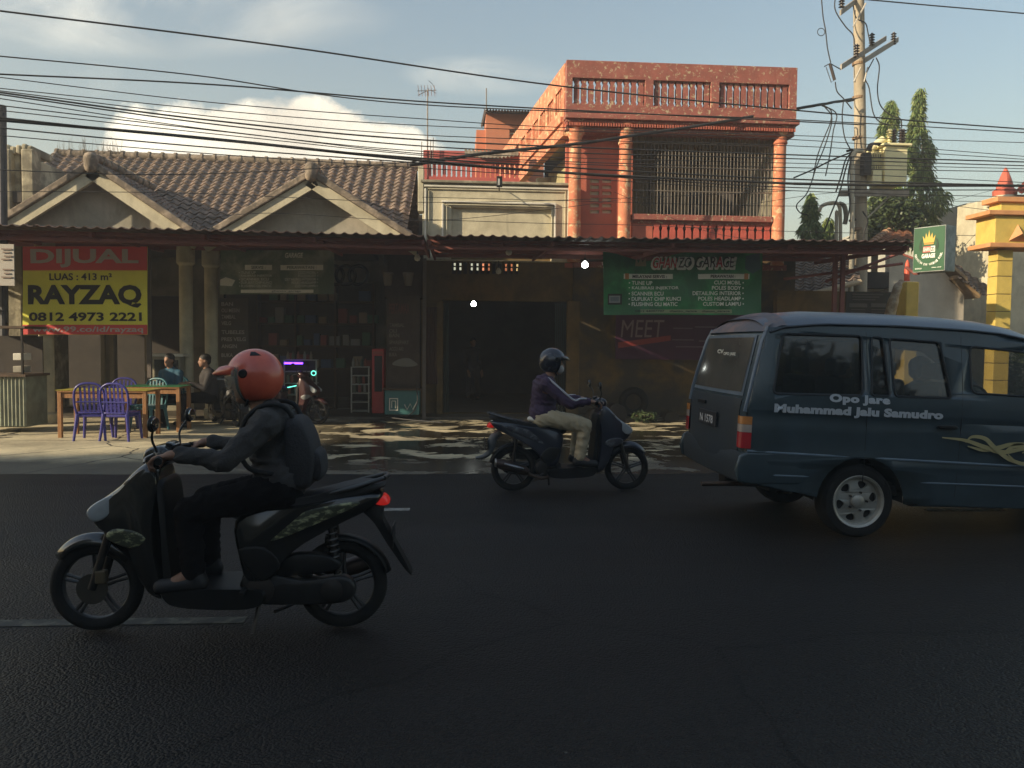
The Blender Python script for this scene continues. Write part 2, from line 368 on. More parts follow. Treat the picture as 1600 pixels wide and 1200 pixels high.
def sag_path(a, b, s, n=14):
    a, b = V(a), V(b); return [a.lerp(b, i/n)-V((0, 0, s*4*(i/n)*(1-i/n))) for i in range(n+1)]
# ================================================================== SETTING
MB().add([(-90, -60, -.02), (110, -60, -.02), (110, 150, -.02), (-90, 150, -.02)], [(0, 1, 2, 3)]).thing('ground', mat('earth', (.16, .13, .09), .95, bump=.3, bs=5), '', '', kind='structure', keep=True)
# road sheet with an uneven far edge
xs = [-60+i*.5 for i in range(241)]
def edge(x): return 9.42+.07*noise.noise(V((x*.7, 0, 0)))+.03*noise.noise(V((x*4, 3, 0)))
mb = MB()
mb.add([(x, -4.2, 0) for x in xs]+[(x, edge(x), 0) for x in xs], [(i, i+1, i+242, i+241) for i in range(240)])
road = mb.thing('road', road_mat(), '', '', kind='structure', keep=True)
mb = MB(); ysl = [9.2, 10.5, 12, 14, 16.2, 17]
vs = [(x, y, -.006+.012*(y > 9.3)+.008*noise.noise(V((x, y, 0)))) for y in ysl for x in xs]
mb.add(vs, [(j*241+i, j*241+i+1, (j+1)*241+i+1, (j+1)*241+i) for j in range(len(ysl)-1) for i in range(240)])
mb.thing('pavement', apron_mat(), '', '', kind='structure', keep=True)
MB().box((-40, 16.3, .0), (12, 26, .05)).thing('shop_floor', mat('shop_floor', (.12, .10, .075), .5, (.07, .06, .045), 2, .6), '', '', kind='structure')
LINE = mat('road_line_paint', (.42, .41, .37), .8, (.16, .155, .14), 14, .9)
LINEY = mat('road_line_paint_yellowed', (.15, .14, .10), .8, (.05, .048, .04), 10, .9)
def gpt(px, py):
    d = Fw + Rr*((px-800)/F_PX) - Uu*((py-600)/F_PX); return V((0, 0, CAM_H))+d*(CAM_H/-d.z)
for (a, b, t) in ((590, 640, 5), (1445, 1570, 5)):
    p, q = gpt(a, 796), gpt(b, 797); y = (p.y+q.y)/2
    MB().box((p.x, y-.06, .001), (q.x, y+.06, .004)).thing('road_marking', LINE, '', '', kind='structure')
p, q = gpt(-60, 952), gpt(395, 954)
MB().box((p.x-4, 4.36, .001), (q.x, 4.46, .004)).thing('road_marking', LINEY, '', '', kind='structure')
# ================================================================== tiled roofs
def tiled(p00, p10, p11, p01, tw=.225, tl=.235, amp=.026, step=.028):
    p00, p10, p11, p01 = map(V, (p00, p10, p11, p01)); nrm = (p10-p00).cross(p01-p00).normalized()
    if nrm.z < 0: nrm = -nrm
    nu = max(1, round(((p10-p00).length+(p11-p01).length)/2/tw)); nv = max(1, round((p01-p00).length/tl)); K = 8
    mb = MB(); vs = []; fs = []; cols = nu*K+1; prof = [0, .25, .75, 1, .95, .6, .2, .02]
    rows = []
    for j in range(nv):
        jit = [random.uniform(-.006, .006) for _ in range(nu+1)]
        for t, h in ((0, step), (.12, step*.92), (1.0, 0)):
            rows.append(((j+t)/nv, h, jit))
    for v, h, jit in rows:
        for i in range(cols):
            u = i/(cols-1); b = (p00*(1-u)+p10*u)*(1-v)+(p01*(1-u)+p11*u)*v
            vs.append(b+nrm*(amp*2*prof[i % K]+h+jit[i//K]))
    for r in range(len(rows)-1):
        for i in range(cols-1): fs.append((r*cols+i, r*cols+i+1, (r+1)*cols+i+1, (r+1)*cols+i))
    return mb.add(vs, fs)
def ridge_caps(mb, a, b, r=.085, seg=.3):
    a, b = V(a), V(b); n = max(1, round((b-a).length/seg))
    for i in range(n):
        p, q = a.lerp(b, i/n), a.lerp(b, (i+1)/n+.02)
        mb.tube([p, p.lerp(q, .12), p.lerp(q, .14), q], [r*1.22, r*1.22, r, r*.95], 10)
# ---- left tiled house
house = thing('tiled_house', 'long low house with clay tile roof and two pale front gables above the left awning', 'house', (-6.5, 18, 0))
eL, eR = at(-8, 362, 16.2), at(662, 372, 16.2); eL.z = eR.z = 3.55
rL, rR = at(88, 243, 20.0), at(652, 264, 20.0)
eL.x = at(-22, 300, 16.2).x; eR.x = rR.x-.05
roof = tiled(eL, eR, rR, rL).part('roof', TILE, house, 50)
mb = MB(); ridge_caps(mb, rL+V((0, 0, .05)), rR+V((0, 0, .05)), .1); mb.part('ridge_cap', TILEC, roof, 50)
MB().add([eL, eR, rR, rL, rL+V((0, 3.6, -2.6)), rR+V((0, 3.6, -2.6))], [(3, 2, 5, 4)]).part('rear_slope', TILE, house)
mb = MB(); ridge_caps(mb, eL+V((.02, 0, .08)), rL+V((.02, 0, .05)), .075, .27); mb.part('verge_cap', TILEC, roof, 50)
def gable(ax, ay, bx0, by0, bx1, by1, Y, ballr):
    A, B, C = at(ax, ay, Y), at(bx0, by0, Y), at(bx1, by1, Y); z = min(B.z, C.z)
    sL, sR = (A.z-B.z)/(A.x-B.x), (A.z-C.z)/(C.x-A.x); zz = 3.45
    B2 = V((A.x-(A.z-zz)/sL, Y, zz)); C2 = V((A.x+(A.z-zz)/sR, Y, zz))
    MB().add([B2+V((.1, .15, 0)), C2+V((-.1, .15, 0)), A+V((0, .15, -.1)), B2+V((.1, .3, 0)), C2+V((-.1, .3, 0)), A+V((0, .3, -.1))], [(0, 1, 2), (3, 5, 4), (0, 2, 5, 3), (1, 4, 5, 2), (0, 3, 4, 1)]).part('gable_wall', GREYP, house)
    up = V((0, 0, .12)); bk = V((0, 2.9, 0))
    for P in (B2, C2):
        fr = -V((0, .22, 0))
        tiled(P+fr+up*.4, P+bk+up*.4, A+bk+up*.4, A+fr+up*.4, .24, .27).part('gable_roof', TILE, house, 50)
        d = (A-P).normalized(); nn = V((-d.z, 0, d.x)); nn = nn if nn.z > 0 else -nn
        q = [P-nn*.24, A-nn*.24, A-nn*.04, P-nn*.04]
        # cream barge board and mortar capping
        MB().add([p+V((0, -.2, 0)) for p in q]+[p+V((0, -.12, 0)) for p in q], [(0, 1, 2, 3), (7, 6, 5, 4), (0, 4, 5, 1), (1, 5, 6, 2), (2, 6, 7, 3), (3, 7, 4, 0)]).part('barge_board', CREAM, house)
        mb = MB(); mb.add([p+V((0, -.26, 0)) for p in (P-nn*.03, A-nn*.03, A+nn*.09, P+nn*.09)]+[p+V((0, .03, 0)) for p in (P-nn*.03, A-nn*.03, A+nn*.09, P+nn*.09)], [(0, 1, 2, 3), (7, 6, 5, 4), (0, 4, 5, 1), (1, 5, 6, 2), (2, 6, 7, 3), (3, 7, 4, 0)])
        mb.part('rake_capping', TILEC, house, bevel=.02)
    mb = MB(); ridge_caps(mb, A+V((0, -.2, .16)), A+V((0, 2.6, .16)), .09); mb.part('ridge_cap', TILEC, house, 50)
    MB().lathe(A+V((0, -.26, -.12)), [(.05, -.02), (.10, .02), (.12, .09), (.115, .15), (.13, .2), (.12, .26), (.10, .31), (.04, .34)], 14).part('finial', TILEC, house, 60)
gable(152, 262, 8, 352, 300, 362, 15.5, .1)
gable(490, 276, 345, 362, 640, 372, 15.9, .1)
# walls of the porch
WYL = 18.2
def wall_px(x0, y0, x1, y1, Y, holes=(), th=.18, zb=None, zt=None):
    a = at(x0, (y0+y1)/2, Y); b = at(x1, (y0+y1)/2, Y); zt_ = zt if zt is not None else at((x0+x1)/2, y0, Y).z; zb_ = zb if zb is not None else at((x0+x1)/2, y1, Y).z
    loops = [[(a.x, zb_), (b.x, zb_), (b.x, zt_), (a.x, zt_)]]
    for (hx0, hy0, hx1, hy1) in holes:
        p, q = at(hx0, (hy0+hy1)/2, Y).x, at(hx1, (hy0+hy1)/2, Y).x; t, u_ = at((hx0+hx1)/2, hy0, Y).z, at((hx0+hx1)/2, hy1, Y).z
        u_ = max(u_, zb_+.001) if u_ > zb_ else zb_+.02
        loops.append([(p, u_), (p, t), (q, t), (q, u_)])
    return MB().slab(loops, lambda u, v, d: V((u, Y+d, v)), th)
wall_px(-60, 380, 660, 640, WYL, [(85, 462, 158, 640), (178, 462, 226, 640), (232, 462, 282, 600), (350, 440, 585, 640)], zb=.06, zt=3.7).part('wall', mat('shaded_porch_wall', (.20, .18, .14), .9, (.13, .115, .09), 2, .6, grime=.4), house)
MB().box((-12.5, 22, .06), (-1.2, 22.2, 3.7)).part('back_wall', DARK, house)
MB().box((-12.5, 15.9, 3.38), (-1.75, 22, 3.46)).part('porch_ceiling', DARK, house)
for px, Y, y0 in ((72, 15.2, 400), (291, 16.0, 420), (330, 16.4, 420)):
    c = at(px, 500, Y); MB().lathe((c.x, c.y, .0), [(.16, 0), (.16, .18), (.125, .22), (.125, 3.0), (.17, 3.05), (.17, 3.36)], 20).part('pillar', CREAM, house, 40)
for (x0, x1) in ((157, 163), (171, 177), (226, 232)):
    mb = MB(); mb.bpx(x0, 400, x1, 640, 17.9, .07); mb.part('door_post', mat('pale_post', (.25, .22, .16), .8), house)
# ---- neighbour's old concrete wall at far left
nb = thing('old_concrete_wall', 'stained cream concrete parapet wall with flaking plaster left of the tiled roof', 'wall', (-12, 17, 0))
a, b = at(-90, 300, 16.6), at(52, 300, 16.6)
MB().box((a.x, 16.6, 0), (b.x-.25, 18.5, at(20, 236, 16.6).z)).part('wall', OLDC, nb, bevel=.03)
for x in (8, 44):
    MB().bpx(x-11, 232, x+9, 345, 16.45, .3).part('pilaster', OLDC, nb, bevel=.03)
MB().bpx(16, 300, 34, 316, 16.5, .3).part('beam_end', DARK, nb)
mb = MB()
for i in range(9): mb.bpx(-30+i*9, 228-((i*37) % 5), -22+i*9, 240, 16.5, .7+.05*(i % 3))
mb.part('broken_coping', OLDC, nb, bevel=.03)
mb = MB()
for i in range(60): 
    x = random.uniform(90, 190); c = at(x, 240, 19.9); mb.tube([c, c+V((random.uniform(-.08, .08), 0, random.uniform(.12, .42)))], [.004, .002], 4)
mb.thing('dry_grass', mat('dry_grass', (.16, .13, .08), .9), 'thin dry weeds sprouting from the left end of the tiled ridge', 'weeds', kind='stuff')
MB().tube([at(3, 420, 14.8)+V((0, 0, -3)), at(3, 165, 14.8)], .07, 10).thing('metal_post', mat('dark_post', (.05, .05, .055), .6), 'dark upright post cut off by the left edge above the old wall', 'post')
# ---- cream parapet shop
CY = 17.0
shop = thing('cream_shop_front', 'low cream shop front with moulded rectangular panels between tiled roof and red building', 'building', (0, 17.2, 0))
wall_px(660, 287, 893, 400, CY, [(705, 325, 862, 420)], th=.25, zb=3.3).part('parapet_wall', CREAM, shop, bevel=.01)
MB().bpx(705, 325, 862, 400, CY+.1, .1).part('recessed_panel', CREAM, shop)
def frame(x0, y0, x1, y1, Y, t, d, nm, m, parent, base=None):
    mb = MB(); mb.bpx(x0, y0, x1, y0+t, Y-d, d-.002); mb.bpx(x0, y0+t+.01, x0+t, y1, Y-d, d-.002); mb.bpx(x1-t, y0+t+.01, x1, y1, Y-d, d-.002)
    return mb.part(nm, m, parent, bevel=.008)
MB().bpx(657, 283, 896, 287, CY-.1, .4).part('coping', mat('stained_coping', (.40, .36, .26), .9, (.2, .18, .13), 5, .8), shop, bevel=.01)
frame(663, 291, 890, 385, CY, 3, .05, 'moulding', WHITEM, shop); frame(669, 296, 884, 385, CY, 1.8, .035, 'moulding', CREAM, shop)
frame(690, 315, 869, 385, CY, 3, .06, 'moulding', WHITEM, shop); frame(697, 320, 863, 385, CY, 1.8, .035, 'moulding', CREAM, shop)
MB().bpx(653, 260, 662, 330, CY-.05, .4).part('corner_pier', CREAM, shop, bevel=.01)
MB().box((at(660, 300, CY).x, CY+.3, 3.6), (at(893, 300, CY).x, CY+3.5, 3.7)).part('flat_roof', OLDC, shop)
# floodlight
fl = thing('floodlight', 'small dark floodlight on a short bracket over the cream panel', 'floodlight', at(780, 290, 16.6))
MB().bpx(776, 275, 785, 292, 16.45, .06).part('lamp_body', BLKP, fl, bevel=.01); MB().bpx(778, 279, 781, 289, 16.44, .008).part('lens', mat('lens', (.5, .5, .48), .2), fl)
MB().tube([at(780, 292, 16.5), at(780, 298, 16.6), at(780, 292, 16.9)], .012, 6).part('bracket', DKMET, fl)
# ---- balustrade helper
def baluster_poly(w_, h):
    pr = [(.38, 0), (.38, .10), (.27, .13), (.31, .19), (.36, .23), (.36, .74), (.30, .78), (.25, .82), (.29, .87), (.39, .92), (.39, 1)]
    R_ = [(x*w_, z*h) for x, z in pr]; return R_+[(-x, z) for x, z in reversed(R_)]
def balusters(x0, x1, z0, z1, Y, n, m, parent, th=.1):
    w_ = (x1-x0)/n
    for i in range(n):
        cx = x0+w_*(i+.5)
        MB().slab([baluster_poly(w_, z1-z0)], lambda u, v, d: V((cx+u, Y+d, z0+v)), th).part('baluster', m, parent)
        # arch heads between neighbours
        k = []
        for s_ in range(7): a = pi*s_/6; k.append((cx+w_/2+w_*.30*cos(a), z1-w_*.34+w_*.30*sin(a)))
    mb = MB()
    for i in range(n-1):
        cx = x0+w_*(i+1); r = w_*.31; 
        for sg, zc in ((1, z1-w_*.36), (-1, z0+w_*.36)):
            pts = [(cx+r*cos(pi*q/8), zc+sg*r*sin(pi*q/8)) for q in range(9)]
            zt = z1 if sg > 0 else z0
            poly = [(cx+w_*.5, zt), (cx+w_*.5, zc)]+pts+[(cx-w_*.5, zc), (cx-w_*.5, zt)]
            mb.slab([poly], lambda u, v, d: V((u, Y+.012+d, v)), th-.03)
    mb.part('baluster_arches', m, parent)
# ---- red two-storey building
red = thing('red_building', 'two storey red painted building with peeling parapet, round columns and barred balcony', 'building', (5.2, 17.2, 0))
RY = 17.0
XL, XR = at(880, 250, RY).x, at(1232, 250, RY).x
zt = at(1050, 108, RY).z; zc = at(1050, 190, RY).z; zcc = at(1050, 212, RY).z
bz0, bz1 = at(1050, 174, RY).z, at(1050, 135, RY).z
segs = [(891, 1002), (1015, 1103), (1116, 1223)]
loops = [[(XL, zc), (XR, zc), (XR, zt), (XL, zt)]]
for a_, b_ in segs:
    p, q = at(a_, 150, RY).x, at(b_, 150, RY).x; loops.append([(p, bz0), (p, bz1), (q, bz1), (q, bz0)])
par = MB().slab(loops, lambda u, v, d: V((u, RY-.35+d, v)), .22).part('parapet', REDD, red, bevel=.008)
for a_, b_ in segs:
    p, q = at(a_, 150, RY).x, at(b_, 150, RY).x; balusters(p+.02, q, bz0, bz1, RY-.30, 10 if a_ != 1015 else 8, REDD, par)
for x0, x1, z0, z1, d in ((XL-.02, XR+.05, zc-.10, zc, .42), (XL, XR, zc-.16, zc-.10, .34), (XL, XR, zcc-.02, zc-.24, .28)):
    MB().box((x0, RY-d, z0), (x1, RY+.1, z1)).part('cornice', REDD, red, bevel=.01)
mb = MB(); n = 90
for i in range(n): x = XL+(XR-XL)*(i+.2)/n; mb.box((x, RY-.36, zc-.235), (x+.03, RY-.1, zc-.17))
mb.part('dentil_band', REDP, red)
zA = 3.3
def column(px, top=196):
    c = at(px, 280, RY-.12); zt_ = at(px, top, RY-.12).z; r = .135
    MB().lathe((c.x, RY-.14, 0), [(r*1.05, zA), (r, zA+.3), (r*.94, zt_-.42), (r*1.12, zt_-.40), (r*1.12, zt_-.36), (r*.98, zt_-.34), (r*1.02, zt_-.26), (r*1.5, zt_-.15), (r*1.5, zt_-.10), (r*1.3, zt_-.09), (r*1.62, zt_-.05), (r*1.62, zt_+.0)], 24).part('column', REDW, red, 40)
for px in (898, 976, 1217): column(px)
# wall between the first two columns, with vent blocks
holes = []
for i in range(6):
    for x0, x1 in ((922, 936), (941, 955)): holes.append((x0, 280+i*9.6, x1, 285.5+i*9.6))
WR = RY+.12
wl = wall_px(884, 212, 988, 400, WR, holes, .18, zb=3.2, zt=zcc).part('wall', REDP, red)
MB().box((at(918, 300, RY).x, WR+.045, 4), (at(959, 300, RY).x, WR+.1, 5.6)).part('vent_backing', mat('sunlit_vent_backing', (.62, .56, .40), .9), red)  # pale filler added just inside the holes, standing in for lit wall beyond
# loggia
lx0, lx1 = at(988, 280, RY).x, at(1206, 280, RY).x
MB().bpx(988, 336, 1208, 345, RY-.2, .4).part('sill_beam', REDD, red, bevel=.01)
z0, z1 = at(1100, 378, RY).z, at(1100, 352, RY).z
MB().box((lx0, RY-.1, z1), (lx1, RY+.1, z1+.06)).part('rail', REDD, red)
balusters(at(1018, 365, RY).x, at(1202, 365, RY).x, z0-.2, z1, RY-.1, 15, mat('balcony_red', (.5, .10, .07), .7), red)
MB().box((lx0, RY-.08, z0-.2), (at(1018, 365, RY).x, RY+.05, z1)).part('balcony_pier', REDP, red)
gr = MB(); ztop, zbot = zcc, at(1100, 337, RY).z
nb_ = 40
for i in range(nb_):
    x = lx0+.1+(lx1-lx0-.1)*i/(nb_-1); gr.tube([(x, RY+.02, zbot), (x, RY+.02, ztop)], .009, 5)
for z in (zbot+.5, zbot+1.0, zbot+1.5): gr.box((lx0, RY+.01, z), (lx1, RY+.03, z+.025))
gr.part('window_grille', mat('grille_paint', (.15, .125, .10), .6), red)
BW = RY+2.1
LOGG = mat('loggia_wall', (.30, .25, .155), .9, (.2, .17, .11), 2, .6, grime=.3)
hb = [(1035, 300, 1060, 345), (1082, 300, 1107, 345), (1132, 300, 1160, 345)]
wall_px(975, 180, 1225, 420, BW, [(1028, 298, 1052, 345), (1076, 298, 1100, 345), (1124, 298, 1150, 345)], .18, zb=3.3, zt=zcc+.2).part('wall', LOGG, red)
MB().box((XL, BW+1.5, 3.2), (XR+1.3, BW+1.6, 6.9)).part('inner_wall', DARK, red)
for x in (1020, 1066, 1112, 1160): MB().bpx(x-4, 270, x+4, 350, BW-.12, .11).part('pilaster', LOGG, red)
for x in (1040, 1088, 1137): MB().bpx(x-12, 250, x+12, 262, BW-.05, .04).part('vent', DARK, red)
MB().box((lx0-.2, RY+.12, 3.3), (lx0-.05, BW, zcc)).part('side_wall', REDP, red)
MB().box((XR-.25, RY+.1, 3.3), (XR-.1, BW, 3.3+.9)).part('side_wall', REDP, red)
mb = MB()
for i in range(9): mb.box((XR-.22, RY+.25+i*.2, 4.1), (XR-.14, RY+.33+i*.2, zcc))
mb.part('side_grille', CREAM, red)
MB().box((XL+.01, RY+.1, zcc), (XR-.01, RY+2.6, zcc+.14)).part('roof_slab', LOGG, red)
MB().box((XL+.25, RY-.05, 3.2), (XR, BW, 3.32)).part('balcony_floor', REDD, red)
# side parapet running back along the left flank, its sunlit orange put into the colour
P1 = at(880, 102, RY-.35); 
far = RY+11
def sidept(z, t): # t 0..1 along depth; flank leans a little outwards
    return V((XL-.015-1.25*t, RY-.125+(far-RY)*t, z))
def sideslab(z0, z1, dx0, dx1, nm, m_, ts=(0, 1)):
    a0, a1 = ts; MB().add([sidept(z, t)+V((dx, 0, 0)) for z in (z0, z1) for t in (a0, a1) for dx in (dx0, dx1)], [(0, 2, 3, 1), (4, 5, 7, 6), (0, 1, 5, 4), (2, 6, 7, 3), (0, 4, 6, 2), (1, 3, 7, 5)]).part(nm, m_, red)
sideslab(zt-.42, zt-.0, 0, .16, 'side_parapet', REDW); sideslab(zc+.0, zc+.22, 0, .16, 'side_parapet', REDW)
sideslab(zc-.12, zc, -.07, .16, 'side_cornice', REDW); sideslab(zcc-.1, zc-.12, -.02, .16, 'side_cornice', REDW)
for i in range(14):
    t0, t1 = i/14, (i+1)/14; sideslab(zc+.22, zt-.42, .0, .15, 'side_post', REDW, (t0, t0+.018))
for i in range(72):
    t = (i+.5)/72
    if (i % 36) > 33: continue
    sideslab(zc+.22, zt-.42, .03, .11, 'side_baluster', REDW, (t-.0028, t+.0028))
mb = MB(); mb.add([sidept(3.4, 0), sidept(3.4, 1), sidept(zcc-.1, 1), sidept(zcc-.1, 0)]+[sidept(3.4, 0)+V((.15, 0, 0)), sidept(3.4, 1)+V((.15, 0, 0)), sidept(zcc-.1, 1)+V((.15, 0, 0)), sidept(zcc-.1, 0)+V((.15, 0, 0))], [(0, 1, 2, 3), (7, 6, 5, 4), (0, 4, 5, 1), (1, 5, 6, 2), (2, 6, 7, 3), (3, 7, 4, 0)])
mb.xf(Matrix.Translation((.5, .25, 0))).part('side_wall', mat('olive_side_wall', (.42, .36, .19), .9, (.30, .26, .14), 2, .6, grime=.25), red)
c = at(853, 288, 20.5); MB().lathe((c.x, c.y, 0), [(.16, 3.6), (.15, 5.5), (.2, 5.55), (.26, 5.66), (.26, 5.76)], 18).part('side_column', CREAM, red, 40)
# ---- terrace with pink balusters and stair tower behind
ter = thing('terrace_parapet', 'faded red terrace balustrade behind the cream shop front', 'balustrade', (1, 19.5, 0))
TY = 19.5
z0, z1, ztp = at(735, 277, TY).z, at(735, 254, TY).z, at(735, 236, TY).z
ax, bx = at(664, 260, TY).x, at(812, 260, TY).x
PINK = mat('faded_red_paint', (.46, .10, .09), .75, (.38, .09, .075), 3, .5, wear=(.5, .33, .25), ws=10, wt=.62)
MB().box((ax, TY, z1), (bx, TY+.16, ztp)).part('top_rail', PINK, ter, bevel=.01); MB().box((ax, TY, 3.7), (bx, TY+.16, z0)).part('base_wall', PINK, ter)
balusters(ax+.05, bx, z0, z1, TY+.03, 19, PINK, ter)
MB().box((ax-.04, TY-.02, 3.7), (ax+.05, TY+.18, ztp-.01)).part('end_pier', PINK, ter)
for x in (658, 672, 676): MB().tube([at(x, 262, TY-.1), at(x+1, 212+(x % 5)*3, TY-.1)], .01, 5).part('rebar', DKMET, ter)
mb = MB(); S = []
for i in range(60):
    u = i/59; S.append((726+u*84, 233+8*(u*(1-u))*4*.4-1*u, .05*sin(i*1.5)))
vs = [];
for (x, y, h) in S: p = at(x, y, TY-.25); vs += [p+V((0, 0, h*.5)), p+V((0, .9, h*.5+.12)), p+V((0, -.02, h*.5-.17))]
mb.add(vs, [(i*3, i*3+1, i*3+4, i*3+3) for i in range(59)]+[(i*3, i*3+3, i*3+5, i*3+2) for i in range(59)]).part('tin_canopy', TINL, ter, 60)
tw = thing('stair_tower', 'terracotta stair tower with dark corrugated roof behind the red parapet', 'tower', (1.5, 25, 0))
SY = 25.0
wall_px(759, 178, 850, 300, SY, [(796, 202, 822, 218)], .2, zb=3.6).part('wall', TERRA, tw)
MB().box((at(759, 240, SY).x, SY+.2, 3.6), (at(850, 240, SY).x, SY+3, at(800, 180, SY).z)).part('wall', TERRA, tw)
mb = MB(); mb.bpx(744, 203, 759, 300, SY+.3, 2.2); mb.part('side_annex', TERRA, tw)
mb = MB(); mb.bpx(796, 208, 822, 210, SY+.05, .05); mb.bpx(805, 202, 808, 218, SY+.05, .05); mb.bpx(814, 202, 816, 218, SY+.05, .05); mb.part('vent_bars', CREAM, tw)
a, b = at(757, 171, SY-.6), at(866, 174, SY-.6); vs = []; n = 96
for i in range(n+1): p = a.lerp(b, i/n)+V((0, 0, .035*cos(i*pi/2))); vs += [p, p+V((0, 4, .55))]
MB().add(vs, [(i*2, i*2+1, i*2+3, i*2+2) for i in range(n)]).part('corrugated_roof', TIN, tw)
MB().tube([at(760, 175, SY-.5), at(760, 138, SY-.5)], .02, 6).part('rod', DKMET, tw)
# tv antenna
an = thing('tv_antenna', 'thin television aerial on a tall mast above the terrace balustrade', 'antenna', at(668, 262, TY+.3))
MB().tube([at(668, 275, TY+.3), at(668, 140, TY+.3)], .018, 6).part('mast', DKMET, an)
mb = MB(); mb.tube([at(652, 142, TY+.3), at(682, 141, TY+.3)], .01, 5)
for x in (654, 659, 664, 669, 674, 679): p = at(x, 142, TY+.3); mb.tube([p+V((0, -.35, .02)), p+V((0, .35, -.02))], .006, 4)
mb.tube([at(653, 149, TY+.3), at(667, 142, TY+.3)], .008, 4)
mb.tube(psmooth([at(670, 126, TY+.3), at(676, 132, TY+.3), at(680, 141, TY+.3)], 4), .007, 4); mb.tube([at(668, 138, TY+.3), at(682, 146, TY+.3)], .006, 4)
mb.part('dipoles', CHROME, an)
# ---- garage ground floor
gar = thing('garage_shop', 'dark open garage bay with ochre lintel under the middle of the awning', 'garage', (2.5, 17.5, 0))
GW = 17.15
vent = (700, 406, 820, 431)
hv = [(706+i*9, 409, 712+i*9, 428) for i in range(12)]
wall_px(658, 380, 895, 655, GW, [(690, 470, 890, 656)]+hv, .25, zb=.04, zt=3.6).part('wall', OCHRE, gar)
wall_px(895, 380, 1240, 660, GW-.1, [], .25, zb=0, zt=3.6).part('wall', mat('garage_ochre_wall', (.17, .105, .035), .85, (.06, .05, .035), 1.5, .8, .2, 20, grime=.7), gar)
xa, xb = at(660, 500, GW).x, at(1000, 500, GW).x
rear = 24.0; za, zb_ = at(760, 428, rear).z, at(760, 408, rear).z
lp = [[(xa, .05), (xb+3, .05), (xb+3, 4.3), (xa, 4.3)]]
x_ = at(700, 418, rear).x
for i in range(14):
    if i in (3, 8, 9): continue
    for j in range(2): lp.append([(x_+i*.17, za+.1+j*.13), (x_+i*.17, za+.2+j*.13), (x_+.07+i*.17, za+.2+j*.13), (x_+.07+i*.17, za+.1+j*.13)])
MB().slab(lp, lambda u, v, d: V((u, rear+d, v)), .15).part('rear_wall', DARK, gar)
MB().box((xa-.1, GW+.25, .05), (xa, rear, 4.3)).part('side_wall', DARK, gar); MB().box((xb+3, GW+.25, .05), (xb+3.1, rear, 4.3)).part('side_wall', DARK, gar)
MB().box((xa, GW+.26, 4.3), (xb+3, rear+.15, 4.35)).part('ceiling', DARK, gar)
for px in (887, 684): MB().bpx(px-2, 470, px+18 if px > 800 else px+8, 655, GW-.12, .11).part('pier', OCHRE, gar, bevel=.01)
mb = MB()
for i in range(7): mb.tube([at(868+i*3.2, 474, GW+.15), at(868+i*3.2, 653, GW+.15)], .012, 5)
mb.part('folding_gate', mat('gate_green', (.05, .08, .075), .5), gar)
mb = MB()
for i in range(4): mb.tube([at(691+i*3, 474, GW+.15), at(691+i*3, 653, GW+.15)], .012, 5)
mb.part('folding_gate', MATS['gate_green'], gar)
mb = MB(); rs = []
for k, px in enumerate((668, 671, 674, 677, 680, 683)): mb.tube([at(px, 480, GW-.08+.02*(k % 2)), at(px, 600, GW-.1)], .03, 6)
mb.part('rolled_curtain', mat('brown_cloth', (.10, .055, .04), .9), gar, 60)
LB = mat('lamp_glow', (1, 1, .95), .4, emit=((.95, 1, .92), 14))
for (x, y, Y, lab, wd) in ((914, 414, 15.2, 'lit white bulb hanging under the awning beside the green banner', 5), (740, 475, 19.5, 'small lit bulb inside the dark garage doorway', 3.2)):
    c = at(x, y, Y); t = thing('hanging_bulb', lab, 'lamp', c)
    MB().lathe(c, [(.01, -.055), (.05, -.045), (.065, 0), (.055, .03), (.03, .055), (.02, .07)], 14).part('bulb', LB, t, 60)
    MB().lathe(c, [(.026, .07), (.028, .13), (.012, .14)], 10).part('socket', BLKP, t); MB().tube([c+V((0, 0, .14)), c+V((0, 0, .4))], .005, 5).part('cord', CABLE, t)
for (x, y, Y, lab) in ((795, 394, 14.6, 'unlit white bulb under the awning truss'), (652, 403, 15.0, 'unlit white bulb near the joint of the two awnings'), (779, 424, 16.9, 'dull round fitting before the vent blocks')):
    c = at(x, y, Y); t = thing('hanging_bulb', lab, 'lamp', c)
    MB().lathe(c, [(.01, -.06), (.045, -.045), (.06, 0), (.04, .04), (.022, .07)], 14).part('bulb', WHITEM, t, 60); MB().tube([c+V((0, 0, .07)), c+V((0, 0, .22))], .012, 6).part('socket', BLKP, t)
